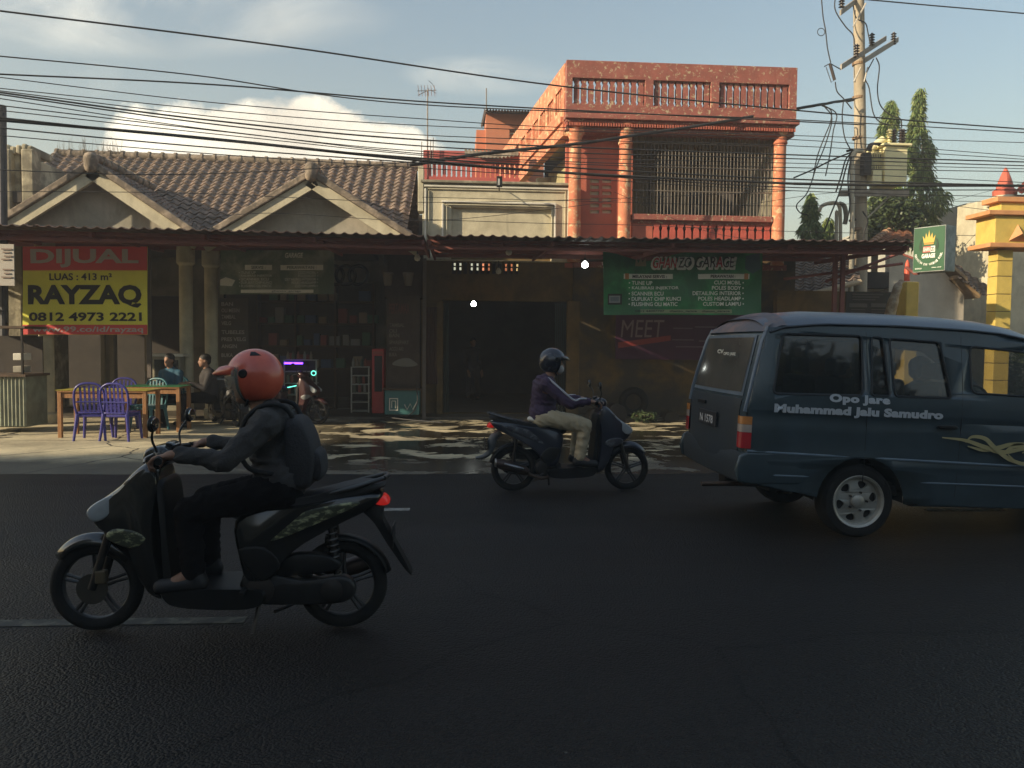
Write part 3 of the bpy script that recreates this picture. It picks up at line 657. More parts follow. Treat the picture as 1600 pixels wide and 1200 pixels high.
# ================================================================== awnings
def awning(name, lab, x0, y0, x1, y1, YF, YB, rise, posts, npurlin=3, truss_h=.11):
    a, b = at(x0, y0, YF), at(x1, y1, YF); base = V(((a.x+b.x)/2, YF, 0)); t = thing(name, lab, 'awning', base)
    z0 = (a.z+b.z)/2; n = int((b.x-a.x)/.0225); vs = []
    for i in range(n+1):
        x = a.x+(b.x-a.x)*i/n; zz = a.z+(b.z-a.z)*i/n; h = .022*max(-.3, cos(i*pi/4))+.012*noise.noise(V((x*1.3, 0, 0))); o_ = .05*noise.noise(V((int(x/.72)*3.1, 5, 0)))
        vs += [V((x, YF-.12+o_, zz+h)), V((x, YB, zz+h+rise))]
    nn = len(vs); vs += [p-V((0, 0, .012)) for p in vs]
    fs = [(i*2, i*2+1, i*2+3, i*2+2) for i in range(n)]+[(nn+i*2, nn+i*2+2, nn+i*2+3, nn+i*2+1) for i in range(n)]+[(i*2, i*2+2, nn+i*2+2, nn+i*2) for i in range(n)]
    MB().add(vs, fs).part('roof_sheet', TIN, t)
    def zat(x): return a.z+(b.z-a.z)*(x-a.x)/(b.x-a.x)-.03
    YT = YF+.2; tr = MB()
    for dz in (0, -truss_h): tr.add([V((x, YT+dy, zat(x)+dz+e)) for x in (a.x, b.x) for dy in (0, .05) for e in (-.045, 0)], [(0, 1, 3, 2), (4, 6, 7, 5), (0, 4, 5, 1), (2, 3, 7, 6), (0, 2, 6, 4), (1, 5, 7, 3)])
    k = int((b.x-a.x)/.62)
    for i in range(k):
        xa_, xb_ = a.x+(b.x-a.x)*i/k, a.x+(b.x-a.x)*(i+1)/k; xm = (xa_+xb_)/2
        tr.tube([(xa_, YT+.025, zat(xa_)-truss_h), (xm, YT+.025, zat(xm)-.03)], .012, 5); tr.tube([(xm, YT+.025, zat(xm)-.03), (xb_, YT+.025, zat(xb_)-truss_h)], .012, 5)
        tr.tube([(xa_, YT+.025, zat(xa_)-truss_h), (xa_, YT+.025, zat(xa_))], .012, 5)
    tr.part('front_truss', STEEL, t)
    for j in range(npurlin):
        Y = YF+(YB-YF)*(j+1)/(npurlin+.3); r = rise*(Y-YF)/(YB-YF)
        MB().add([V((x, Y+dy, zat(x)+r+e)) for x in (a.x, b.x) for dy in (0, .04) for e in (-.06, .02)], [(0, 1, 3, 2), (4, 6, 7, 5), (0, 4, 5, 1), (2, 3, 7, 6), (0, 2, 6, 4), (1, 5, 7, 3)]).part('purlin', STEEL, t)
    kk = int((b.x-a.x)/1.7)
    for i in range(kk+1):
        x = a.x+.02+(b.x-a.x-.06)*i/kk; MB().add([V((x+dx, Y, zat(x)+r+e)) for Y, r in ((YF+.06, 0), (YB, rise)) for dx in (0, .04) for e in (-.10, -.02)], [(0, 1, 3, 2), (4, 6, 7, 5), (0, 4, 5, 1), (2, 3, 7, 6), (0, 2, 6, 4), (1, 5, 7, 3)]).part('rafter', STEEL, t)
    for px, Y in posts:
        x = at(px, 500, Y).x; MB().box((x-.035, Y, 0), (x+.035, Y+.07, zat(x)-.02)).part('post', mat('dull_post', (.16, .13, .11), .7), t)
    return t
awning('metal_awning', 'dark corrugated metal awning across the front of the tiled house', -420, 343, 662, 369, 13.0, 16.2, .12, [(-30, 13.1), (232, 15.2)], truss_h=.11)  # run on past the left edge to keep low sun off the banner
awning('metal_awning', 'dark red trussed metal awning across the garage up to the box sign', 667, 369, 1424, 379, 13.3, 16.95, .12, [(663, 16.2)])
# trellis posts at the right end
EX = thing('steel_frame', 'pair of dark red steel uprights with sloping brace under the right end of the awning', 'frame', at(1310, 470, 14.5))
for x in (1305, 1317): MB().bpx(x-3, 394, x+3, 520, 14.5, .06).part('upright', STEEL, EX)
for (p, q) in (((1290, 440), (1415, 392)), ((1225, 436), (1410, 412))): MB().tube([at(*p, 14.6), at(*q, 14.6)], .03, 6).part('brace', STEEL, EX)
# ================================================================== signs and banners
C = lambda n, c, r=.6: mat(n, c, r, tuple(x*.9 for x in c), 5, .3)
SRED, SYEL, SBLK, SWHT = C('sign_red', (.74, .09, .085)), C('sign_yellow', (.88, .84, .10)), C('sign_black', (.018, .016, .012)), C('sign_grey_white', (.55, .50, .48))
dj = thing('sale_banner', 'red and yellow DIJUAL for sale banner hanging from the left awning', 'banner', at(132, 523, 14.7))
DY = 15.0
def wv(amp, k, ph, Yb): return lambda p: V((p.x, p.y+amp*(sin(p.x*k+ph)+.5*sin(p.z*4+p.x*2)), p.z))
def sheet(x0, y0, x1, y1, Y, warp, m, parent, name, nx=60, nz=24, th=.004, dy=0, shape=None):
    a, b, c_, d_ = at(x0, y1, Y), at(x1, y1, Y), at(x1, y0, Y), at(x0, y0, Y); vs = []
    for j in range(nz+1):
        for i in range(nx+1):
            u, v = i/nx, j/nz
            if shape: u2, v2 = shape(u, v)
            else: u2, v2 = u, v
            p = (a*(1-u2)+b*u2)*(1-v2)+(d_*(1-u2)+c_*u2)*v2; p.y = Y+dy; vs.append(warp(p))
    n = len(vs); vs += [p+V((0, th, 0)) for p in vs]; W2 = nx+1; fs = []
    for j in range(nz):
        for i in range(nx):
            q = (j*W2+i, j*W2+i+1, (j+1)*W2+i+1, (j+1)*W2+i); fs.append(q); fs.append(tuple(k+n for k in q[::-1]))
    for i in range(nx): fs.append((i, i+n, i+1+n, i+1)); k = nz*W2; fs.append((k+i, k+i+1, k+i+1+n, k+i+n))
    for j in range(nz): fs.append((j*W2, (j+1)*W2, (j+1)*W2+n, j*W2+n)); k = nx; fs.append((j*W2+k, j*W2+k+n, (j+1)*W2+k+n, (j+1)*W2+k))
    return MB().add(vs, fs).part(name, m, parent, 60)
wp = wv(.012, 3, 0, DY)
sheet(35, 385, 230, 523, DY, wp, SYEL, dj, 'banner_sheet')
sheet(35.2, 385.2, 229.8, 422.5, DY, wp, SRED, dj, 'red_band', dy=-.008); sheet(35.2, 507.5, 229.8, 522.6, DY, wp, SRED, dj, 'red_band', dy=-.008)
def tpx(s, x0, y0, x1, y1, Y, m, parent, name='lettering', **k):
    a, b = at(x0, (y0+y1)/2, Y), at(x1, (y0+y1)/2, Y); t_, u_ = at((x0+x1)/2, y0, Y), at((x0+x1)/2, y1, Y)
    slope = (b.z-a.z)/(b.x-a.x); M = Matrix(((1, 0, 0), (0, 1, 0), (slope, 0, 1)))
    c = (a+b)/2; c.y = Y; return text(s, b.x-a.x, t_.z-u_.z, c, m, parent, name, M=M, **k)
wp2 = lambda p: wp(p)+V((0, 0, 0))
tpx('DIJUAL', 47, 389, 216, 418, DY-.014, SWHT, dj, bold=.035, warp=wp)
tpx('LUAS : 413 m²', 77, 427, 175, 438, DY-.010, SBLK, dj, bold=.02, warp=wp)
tpx('RAYZAQ', 43, 445, 221, 481, DY-.010, SBLK, dj, bold=.045, warp=wp)
tpx('0812 4973 2221', 45, 488, 221, 502, DY-.010, SBLK, dj, bold=.03, warp=wp)
tpx('www.99.co/id/rayzaq', 50, 510, 223, 521, DY-.014, SWHT, dj, bold=.02, warp=wp)
# white notice at the far left
nt_ = thing('paper_notice', 'white printed notice board cut off by the left edge under the awning', 'sign', at(5, 445, 13.0))
GW_ = C('notice_white', (.46, .42, .36)); MB().bpx(-40, 381, 22, 446, 13.0, .02).part('board', GW_, nt_)
for y, s in ((392, 'JUAL'), (402, 'BELI'), (428, 'MIE')): pass
mb = MB()
for i, y in enumerate((388, 393, 399, 404, 420, 426, 432)): mb.bpx(2+(i % 3)*2, y, 18-(i % 2)*3, y+2.2, 12.985, .008)
mb.part('print_lines', C('faint_print', (.25, .18, .14)), nt_)
# ghanzo banner
GRN = mat('banner_green', (.035, .34, .10), .4, (.015, .14, .045), 1.1, .9); GRND = C('banner_dark_green', (.012, .045, .02)); BW_ = C('banner_white', (.88, .90, .80)); BRED = C('banner_red', (.60, .05, .05)); BKB = C('banner_black', (.012, .018, .014))
gb = thing('garage_banner', 'green GHANZO GARAGE service banner hanging under the right awning', 'banner', at(1066, 492, 14.6))
GY = 14.6
def gshape(u, v):
    droop = .16*math.exp(-((u-.27)/.17)**2)*(v**3); return u+.01*(v-.5)*(u-.5), v*(1-droop)
gw = lambda p: V((p.x, p.y+.02*sin(p.x*7+p.z*3)+.015*sin(p.x*3.1-p.z*6), p.z))
sheet(943, 392, 1190, 492, GY, gw, GRN, gb, 'banner_sheet', 90, 40, shape=gshape)
tpx('GHANZO GARAGE', 1017, 401, 1152, 422, GY-.014, BW_, gb, bold=.085, warp=gw, shear=.25)
tpx('GHAN', 1020, 403, 1058, 419, GY-.020, BRED, gb, bold=.015, warp=gw, shear=.2); tpx('ZO', 1060, 402, 1081, 418, GY-.020, BKB, gb, bold=.0, warp=gw, shear=.2)
tpx('GAR', 1087, 401, 1118, 418, GY-.020, BKB, gb, bold=.0, warp=gw, shear=.2); tpx('A', 1118, 401, 1129, 418, GY-.020, BRED, gb, bold=.02, warp=gw, shear=.2); tpx('GE', 1130, 401, 1148, 418, GY-.020, BKB, gb, warp=gw, shear=.2)
sheet(974, 428, 1051, 436, GY, gw, BW_, gb, 'heading_strip', 30, 2, dy=-.008); sheet(1091, 428, 1171, 436, GY, gw, BW_, gb, 'heading_strip', 30, 2, dy=-.008)
OR_ = C('banner_orange', (.55, .25, .06)); sheet(976, 427.5, 982, 436.5, GY, gw, OR_, gb, 'strip_end', 3, 2, dy=-.013); sheet(1163, 427.5, 1169, 436.5, GY, gw, OR_, gb, 'strip_end', 3, 2, dy=-.013)
tpx('MELAYANI SERVIS :', 988, 429.5, 1042, 434.5, GY-.014, BKB, gb, bold=.03, warp=gw); tpx('PERAWATAN :', 1110, 429.5, 1149, 434.5, GY-.014, BKB, gb, bold=.03, warp=gw)
for i, (s, x1) in enumerate((('• TUNE UP', 1020), ('• KALIBRASI INJEKTOR', 1060), ('• SCANNER ECU', 1037), ('• DUPLIKAT CHIP KUNCI', 1063), ('• FLUSHING OLI MATIC', 1058))):
    tpx(s, 982, 439+i*8.3, x1, 445.2+i*8.3, GY-.010, BW_, gb, bold=.02, warp=gw)
for i, (s, x0) in enumerate((('CUCI MOBIL •', 1115), ('POLES BODY •', 1112), ('DETAILING INTERIOR •', 1082), ('POLES HEADLAMP •', 1091), ('CUSTOM LAMPU •', 1099))):
    tpx(s, x0, 438.5+i*8.3, 1163, 444.7+i*8.3, GY-.010, BW_, gb, bold=.02, warp=gw)
sheet(1000, 483.5, 1143, 489.5, GY, gw, C('banner_footer', (.30, .36, .20)), gb, 'footer_strip', 30, 2, dy=-.008)
tpx('0812 44097797    ghanzo_garage    ghanzo_garage', 992, 484.3, 1140, 488.8, GY-.014, BKB, gb, bold=.02, warp=gw)
sheet(950, 459, 972, 476, GY, gw, BKB, gb, 'scanner_picture', 8, 6, dy=-.008); sheet(952, 462, 969, 473, GY, gw, C('scanner_frame', (.30, .32, .32)), gb, 'scanner_frame', 8, 6, dy=-.013); sheet(954, 464, 967, 471, GY, gw, C('scanner_screen', (.16, .2, .22)), gb, 'scanner_screen', 8, 6, dy=-.018)
MB().add([gw(at(x, y, GY-.012)) for x, y in ((992, 416), (994, 404), (998, 411), (1001, 402), (1004, 410), (1009, 403), (1010, 416))], [(0, 1, 2, 3, 4, 5, 6)]).part('crown_emblem', C('emblem_gold', (.30, .27, .14)), gb)
MB().add([gw(at(x, y, GY-.012)) for x, y in ((1165, 400), (1186, 396), (1188, 420), (1176, 428), (1164, 420))], [(0, 1, 2, 3, 4)]).part('car_picture', C('picture_teal', (.05, .13, .13)), gb)
mb = MB()
for x, y in ((945, 394), (1188, 394)): mb.tube([at(x, y, GY), at(x+(4 if x < 1000 else -3), 382, 13.5)], .004, 4)
mb.part('tie_cord', CABLE, gb)
# second, shaded banner on the left
lb = thing('garage_banner', 'faded shaded service banner with boat-like car print between the pillars and the red helmet', 'banner', at(432, 460, 15.6))
LY = 15.6
lw = lambda p: V((p.x, p.y+.02*sin(p.x*6+p.z*3), p.z))
LG = mat('faded_banner', (.32, .31, .22), .6, (.10, .13, .08), 1.6, .8); LWH = C('faded_banner_white', (.80, .76, .66))
sheet(344, 391, 522, 460, LY, lw, LG, lb, 'banner_sheet', 70, 20)
for (x0, x1, s) in ((383, 425, 'SERVIS :'), (438, 505, 'PERAWATAN :')):
    sheet(x0, 414, x1, 422, LY, lw, LWH, lb, 'heading_strip', 16, 2, dy=-.008); tpx(s, x0+10, 415.5, x1-10, 420.5, LY-.014, C('dim_green', (.06, .09, .05)), lb, bold=.02, warp=lw)
tpx('GARAGE', 445, 395, 474, 403, LY-.01, LWH, lb, bold=.03, warp=lw, shear=.2)
for i, (s, t_) in enumerate((('• TUNE UP', 'CUCI MOBIL •'), ('• KALIBRASI INJEKTOR', 'POLES BODY •'), ('• SCANNER ECU', 'DETAILING INTERIOR •'), ('• DUPLIKAT CHIP KUNCI', 'POLES HEADLAMP •'), ('• FLUSHING OLI MATIC', 'CUSTOM LAMPU •'))):
    tpx(s, 373, 424+i*5.2, 400+5*min(len(s)-9, 5), 428+i*5.2, LY-.01, LWH, lb, warp=lw); tpx(t_, 497-len(t_)*2.6, 424+i*5.2, 497, 428+i*5.2, LY-.01, LWH, lb, warp=lw)
sheet(376, 452.5, 490, 457.5, LY, lw, LWH, lb, 'footer_strip', 20, 2, dy=-.008); tpx('ghanzo_garage', 425, 453.5, 470, 456.8, LY-.014, SBLK, lb, warp=lw)
MB().add([lw(at(x, y, LY-.012)) for x, y in ((344, 446), (344, 437), (352, 433), (362, 436), (367, 438), (362, 447))], [(0, 1, 2, 3, 4, 5)]).part('car_picture', LWH, lb)
# dark MEET banner on the wall
mt = thing('dark_banner', 'dark purple MEET banner on the garage wall below the green banner', 'banner', at(1035, 562, 16.9))
MY = 16.95
MB().bpx(962, 486, 1180, 562, MY, .02).part('banner_sheet', C('banner_purple', (.075, .018, .055)), mt)
tpx('MEET', 970, 500, 1038, 527, MY-.006, C('meet_grey', (.30, .22, .22)), mt, bold=.0, shear=.12); MB().add([at(x, y, MY-.008) for x, y in ((966, 535), (1048, 524), (1048, 532), (966, 544))], [(0, 1, 2, 3)]).part('red_stripe', C('dull_red', (.35, .06, .06)), mt)
mb = MB()
for i, (x, y, l) in enumerate(((1052, 512, 30), (1086, 510, 40), (1050, 530, 34), (1092, 532, 30), (1056, 541, 60))): mb.bpx(x, y, x+l, y+2, MY-.006, .004)
mb.part('print_lines', C('dim_print', (.2, .14, .17)), mt)
# menu board pillar
mbd = thing('menu_board', 'tall printed price board on the pillar between tyre shop and garage', 'sign', at(630, 600, 16.1))
MB().bpx(604, 462, 656, 612, 16.1, .05).part('board', mat('board_brown', (.075, .055, .042), .8, (.045, .032, .026), 3, .6), mbd)
mb = MB()
for i, (y, l) in enumerate(((505, 24), (514, 14), (521, 16), (532, 31), (542, 22), (551, 12))): mb.bpx(608, y, 608+l, y+5, 16.09, .008)
tpx('PERTAMAX', 608, 474, 640, 490, 16.09, C('board_red', (.14, .05, .04)), mbd, bold=.02)
for y, s, l in ((505, 'TAMBAL', 24), (514, 'OLI', 12), (521, 'BAN', 16), (532, 'SPAREPART', 31), (542, 'ACCU AKI', 22), (551, 'BUKA', 12)): tpx(s, 608, y, 608+l, y+6, 16.09, C('board_grey', (.17, .14, .12)), mbd, bold=.03)
MB().round_prism([(0, 0), (.1, .1), (.3, .14), (.42, .08), (.5, 0), (.3, -.04)], 0, .01).xf(Matrix.Translation(at(613, 570, 16.08))).part('car_picture', C('pic_grey', (.16, .15, .13)), mbd)
MB().bpx(600, 380, 660, 465, 16.25, .5).thing('brick_pier', mat('dark_brick', (.07, .05, .04), .9, (.045, .032, .026), 4, .6), 'dark square pier above the printed price board', 'pier')
for px in (606, 638):
    t = thing('flower_pot', 'dim hanging pot %s on the dark pier below the awning joint' % ('at left' if px == 606 else 'at right'), 'pot', at(px, 440, 16.0), 'pots on the pier')
    c = at(px, 446, 16.0); MB().lathe(c, [(.07, 0), (.1, .2), (.11, .21), (.11, .25), (.09, .25)], 14).part('pot', C('pot_grey', (.14, .12, .10)), t, 40); MB().tube([c+V((0, 0, .25)), c+V((0, 0, .5))], .006, 4).part('hanger', CABLE, t)
# box sign
bs = thing('box_sign', 'green GARAGE box sign with gold crown beside the yellow pillar', 'sign', at(1455, 435, 12.6))
BSY = 12.6
# slightly turned box: face towards lower left
A_, B_ = at(1427, 392, BSY), at(1477, 390, BSY-.44); Cc = at(1491, 388, BSY+.12)
zt1, zt2 = at(1427, 360, BSY).z, at(1477, 351, BSY-.44).z; zb1, zb2 = at(1427, 429, BSY).z, at(1477, 420, BSY-.44).z
zt2 = (zt1+zt2)/2+.02; zt1 = zt2; zb2 = (zb1+zb2)/2; zb1 = zb2
ux = V((B_.x-A_.x, B_.y-A_.y, 0)); un = ux.normalized(); nrm = V((un.y, -un.x, 0)); Wd = ux.length; Hh = zt1-zb1; org = V((A_.x, A_.y, zb1))
def bx(u, v, d=0): return org+un*(u*Wd)+V((0, 0, v*Hh))+nrm*d
vs = [bx(0, 0), bx(1, 0), bx(1, 1), bx(0, 1), bx(0, 0, -.32), bx(1, 0, -.32), bx(1, 1, -.32), bx(0, 1, -.32)]
MB().add(vs, [(0, 1, 2, 3), (5, 4, 7, 6), (1, 5, 6, 2), (4, 0, 3, 7), (3, 2, 6, 7), (4, 5, 1, 0)]).part('cabinet', mat('scuffed_sign_side', (.34, .36, .33), .5, (.20, .23, .2), 6, .7), bs, bevel=.006)
BG = mat('box_sign_green', (.015, .095, .035), .35, (.012, .07, .028), 2, .5)
MB().add([bx(.02, .02, .006), bx(.98, .02, .006), bx(.98, .98, .006), bx(.02, .98, .006)], [(0, 1, 2, 3)]).part('face', BG, bs)
def bpoly(pts, d, m_, nm): MB().add([bx(u, v, d) for u, v in pts], [tuple(range(len(pts)))]).part(nm, m_, bs)
GOLD = C('crown_gold', (.62, .42, .08))
bpoly([(.34, .64), (.30, .80), (.38, .72), (.40, .86), (.46, .75), (.50, .92), (.54, .75), (.60, .86), (.62, .72), (.70, .80), (.66, .64)], .012, GOLD, 'crown')
bpoly([(.35, .60), (.65, .60), (.66, .63), (.34, .63)], .012, C('crown_band', (.55, .3, .05)), 'crown_band')
for sg in (-1, 1): bpoly([(.5+sg*x, z) for x, z in ((.20, .52), (.24, .62), (.20, .74), (.27, .70), (.31, .56), (.27, .46))], .012, GRND, 'scroll')
bpoly([(.32, .43), (.56, .43), (.57, .56), (.33, .56)], .014, C('badge_red', (.62, .12, .10)), 'badge'); bpoly([(.56, .43), (.70, .43), (.70, .56), (.57, .56)], .014, BW_, 'badge')
Mb = Matrix((un, nrm, V((0, 0, 1)))).transposed()
def btext(s, u, v, w_, h_, m_, d=.016, rot=0, bold=.02):
    text(s, w_*Wd, h_*Hh, bx(u, v, d), m_, bs, M=Mb @ Matrix.Rotation(rot, 3, 'Y'), bold=bold)
btext('GHAN', .44, .495, .2, .09, BW_, .020); btext('ZO', .63, .495, .1, .09, BKB, .020); btext('GARAGE', .5, .35, .42, .10, BW_, bold=.05)
word = 'PERAWATAN DAN VARIASI MOBIL'
for i, ch in enumerate(word):
    if ch == ' ': continue
    an_ = radians(-165+150*i/(len(word)-1)); btext(ch, .5+.42*cos(an_), .47+.31*sin(an_), .03, .052, BW_, rot=-(an_+pi/2), bold=.04)
btext('GHANZO', .2, .08, .22, .03, BW_); btext('ghanzo_garage', .76, .085, .3, .03, BW_)
MB().tube([bx(.05, -.0, -.16), bx(-.1, 0, -.16), at(1416, 418, 13.3)], .025, 6).part('bracket', STEEL, bs); MB().tube([bx(0, .3, -.16), at(1412, 398, 13.3)], .02, 6).part('bracket', STEEL, bs)
# ================================================================== right-hand side: pillar, wall, cream house, gate
yp = thing('yellow_pillar', 'short yellow garden pillar with a red spike below the box sign', 'pillar', at(1417, 520, 15.0))
MB().bpx(1413, 440, 1433, 660, 15.0, .34).part('shaft', YEL, yp, bevel=.02); MB().lathe(at(1417, 439, 15.18), [(.06, 0), (.05, .05), (.055, .2), (.04, .34), (.008, .42)], 12).part('spike', mat('spike_red', (.6, .10, .05), .5), yp, 40)
MB().tube(psmooth([at(1385, 520, 14.9), at(1392, 485, 14.9), at(1402, 450, 14.9), at(1408, 440, 15.0)], 5), [.10]*8+[.08]*4+[.05]*4, 10).part('torn_wrap', mat('torn_plastic', (.40, .33, .22), .4, (.22, .16, .09), 8, .8, .5, 12), yp, 60)
ow = thing('ochre_boundary_wall', 'dark ochre boundary wall under the right end of the awning behind the van', 'wall', at(1320, 600, 16.2))
MB().bpx(1212, 455, 1402, 680, 16.2, .2).part('wall', OCHRE, ow)
bnr = thing('wall_banner', 'dark service banner on the ochre wall beside the yellow pillar', 'banner', at(1365, 496, 15.9))
MB().bpx(1322, 456, 1392, 494, 15.9, .02).part('banner_sheet', C('dull_green_black', (.022, .022, .018)), bnr)
for x0, x1 in ((1327, 1355), (1361, 1386)): MB().bpx(x0, 474, x1, 480, 15.885, .01).part('heading_strip', C('dull_strip', (.10, .09, .08)), bnr)
mb = MB()
for i in range(3): mb.bpx(1332, 459+i*4, 1380-i*6, 461+i*4, 15.885, .01); mb.bpx(1330, 483+i*4, 1352, 484.5+i*4, 15.885, .01); mb.bpx(1362, 483+i*4, 1384, 484.5+i*4, 15.885, .01)
mb.part('print_lines', C('dull_print', (.09, .08, .07)), bnr)
ch = thing('cream_house', 'small cream house with clay tile roof and bracketed eaves behind the box sign', 'house', (12, 20, 0))
HY = 19.5
MB().slab([[(at(1390, 470, HY).x, 0), (at(1507, 470, HY).x, 0), (at(1507, 450, HY).x, at(1507, 462, HY).z), (at(1462, 400, HY).x, at(1462, 408, HY).z), (at(1390, 400, HY).x, at(1390, 395, HY).z)]], lambda u, v, d: V((u, HY+d, v)), .2).part('wall', mat('pale_house_wall', (.62, .55, .44), .85, (.5, .44, .35), 2, .5, .1, 20, grime=.12), ch)
MB().box((at(1300, 450, HY).x, HY+.3, 0), (at(1505, 450, HY).x, HY+7, 3.2)).part('wall', MATS['pale_house_wall'], ch)
MB().bpx(1352, 425, 1389, 450, HY-.05, .3).part('dark_window', DARK, ch)
tiled(at(1367, 378, HY-.3), at(1430, 378, HY-.3), at(1420, 355, HY+1.8), at(1398, 355, HY+1.8)).part('roof', mat('orange_clay_tile', (.42, .20, .10), .85, (.22, .10, .06), 6, .8), ch, 50)
mb = MB(); ridge_caps(mb, at(1398, 354, HY+1.7), at(1422, 353, HY+1.7), .09); ridge_caps(mb, at(1362, 380, HY-.4), at(1398, 354, HY+1.7), .09); mb.part('ridge_cap', mat('orange_ridge', (.50, .32, .2), .85, (.3, .17, .1), 8, .7), ch, 50)
for i, (x, y, x2, y2) in enumerate(((1480, 405, 1512, 434), (1496, 430, 1532, 460))):
    P, Q = at(x, y, HY-.35), at(x2, y2, HY-.35); mb = MB(); d = V((0, 1.8, .0)); mb.add([P, Q, Q+d, P+d, P-V((0, 0, .09)), Q-V((0, 0, .09)), Q+d-V((0, 0, .09)), P+d-V((0, 0, .09))], [(0, 1, 2, 3), (7, 6, 5, 4), (0, 4, 5, 1), (1, 5, 6, 2), (2, 6, 7, 3), (3, 7, 4, 0)])
    mb.part('eave_board', mat('eave_wood', (.40, .28, .15), .8, (.25, .16, .08), 6, .7), ch)
tiled(at(1497, 436, HY-.5), at(1543, 470, HY-.5), at(1543, 450, HY+1.5), at(1480, 405, HY+1.5)).part('roof', TILE, ch, 50)
# lean-to tiles left of the house
lt = thing('leanto_roof', 'sloping clay tile lean-to roof seen under the right end of the awning', 'roof', at(1290, 455, 18.5))
P0, P1_, P2, P3 = at(1235, 468, 17.2), at(1345, 440, 17.2), at(1338, 398, 19.5), at(1240, 410, 19.5)
tiled(P0, P1_, P2, P3).part('roof', TILE, lt, 50); MB().tube([P0, P1_], .06, 8).part('eave_capping', mat('pale_eave', (.5, .4, .27), .8), lt)
MB().box((P0.x, 17.5, 0), (P1_.x, 19.5, 2.4)).part('wall', OCHRE, lt)
# grey building far right
gbld = thing('grey_building', 'plain grey rendered building behind the yellow gate column', 'building', at(1570, 500, 23))
MB().box((at(1513, 400, 23).x, 23, 0), (at(1700, 400, 23).x, 31, at(1513, 316, 23).z)).part('wall', mat('grey_render', (.40, .39, .33), .85, (.33, .32, .27), 1.5, .5, .1, 20, grime=.15), gbld)
for y in (420, 455, 490): MB().bpx(1586, y, 1640, y+3, 22.7, .28).part('window_ledge', DARK, gbld)
MB().bpx(1588, 478, 1640, 520, 22.9, .09).part('dark_opening', DARK, gbld)
# yellow gate column
yg = thing('gate_column', 'tall bright yellow gate column with stepped block capital at the right edge', 'gate', at(1562, 560, 14.6))
g0, g1 = at(1557, 450, 14.4).x, at(1581, 450, 14.4).x; GYY = 14.4
zz = lambda y, Y=GYY: at(1562, y, Y).z
ys = [390, 408, 432, 460, 487, 514, 541, 568, 595, 640]
for i in range(len(ys)-1): MB().box((g0, GYY, max(zz(ys[i+1])+.012, 0)), (g1, GYY+.27, zz(ys[i]))).part('shaft_block', YEL, yg, bevel=.006)
MB().box((g0+.012, GYY+.012, 0), (g1-.012, GYY+.258, zz(392))).part('shaft_core', DARK, yg)
def gblk(x0, x1, y0, y1, ex, nm, m_): a_, b_ = at(x0, 380, GYY-ex).x, at(x1, 380, GYY-ex).x; MB().box((a_, GYY-ex, zz(y1)), (b_, GYY+.30+ex, zz(y0))).part(nm, m_, yg, bevel=.01)
gblk(1547, 1640, 381, 388, .18, 'ledge', YELT); gblk(1554, 1634, 338, 381, .13, 'capital_block', YEL); gblk(1544, 1646, 331, 338, .2, 'ledge', YELT)
gblk(1562, 1625, 316, 331, .02, 'upper_block', YEL); gblk(1556, 1632, 308, 316, .08, 'ledge', YELT)
cx = at(1590, 364, GYY-.14); mb = MB(); mb.add([cx+V((-.17, 0, -.15)), cx+V((.17, 0, -.15)), cx+V((0, 0, .16)), cx+V((0, -.14, -.03))], [(0, 1, 3), (1, 2, 3), (2, 0, 3), (0, 2, 1)]); mb.part('diamond_boss', YELT, yg)
rs_ = thing('red_spire', 'red cone spire on a tiled roof behind the gate column top', 'spire', at(1570, 310, 21))
c = at(1570, 298, 21); MB().lathe(c, [(.28, -.35), (.30, 0), (.22, .05), (.17, .25), (.08, .5), (.02, .62)], 10).part('spire', mat('spire_red', (.55, .12, .07), .6), rs_, 30)
MB().lathe(c, [(.42, -.42), (.36, -.2), (.3, -.15)], 12).part('base', CREAM, rs_)
tiled(at(1582, 304, 20.5), at(1680, 304, 20.5), at(1680, 282, 23), at(1600, 284, 23)).part('roof', mat('red_clay', (.5, .16, .10), .8, (.36, .1, .07), 5, .6), rs_, 50)
MB().box((at(1560, 320, 21).x, 20.8, 0), (at(1700, 320, 21).x, 22.8, at(1570, 306, 21).z)).part('wall', CREAM, rs_)
# ================================================================== unseen blocks added behind the camera to shade the road and cut sky light
def block(name, lab, x0, x1, y0, y1, h, m_):
    t = thing(name, lab, 'building', ((x0+x1)/2, (y0+y1)/2, 0))
    MB().box((x0, y0, 0), (x1, y1, h)).part('wall', m_, t)
    nx, nz = int((x1-x0)/3.2), int(h/3.3)
    mb = MB()
    for i in range(nx):
        for k in range(nz): mb.box((x0+1+i*3.2, y1, 1.1+k*3.3), (x0+2.6+i*3.2, y1+.04, 2.6+k*3.3))
    mb.part('window_band', DARK, t)
block('shade_block', 'long block added across the road, behind the camera, to shade it', -100, -47, -16, -6.4, 17.4, CREAM)
block('shade_block', 'low row added across the road, opposite the van, to cut sky light', -12.5, 32, -22, -12, 7.0, GREYP)
block('shade_block', 'taller block added to shade the road, nearer the camera than the long one', -46.5, -13, -16, -6.4, 19.4, GREYP)
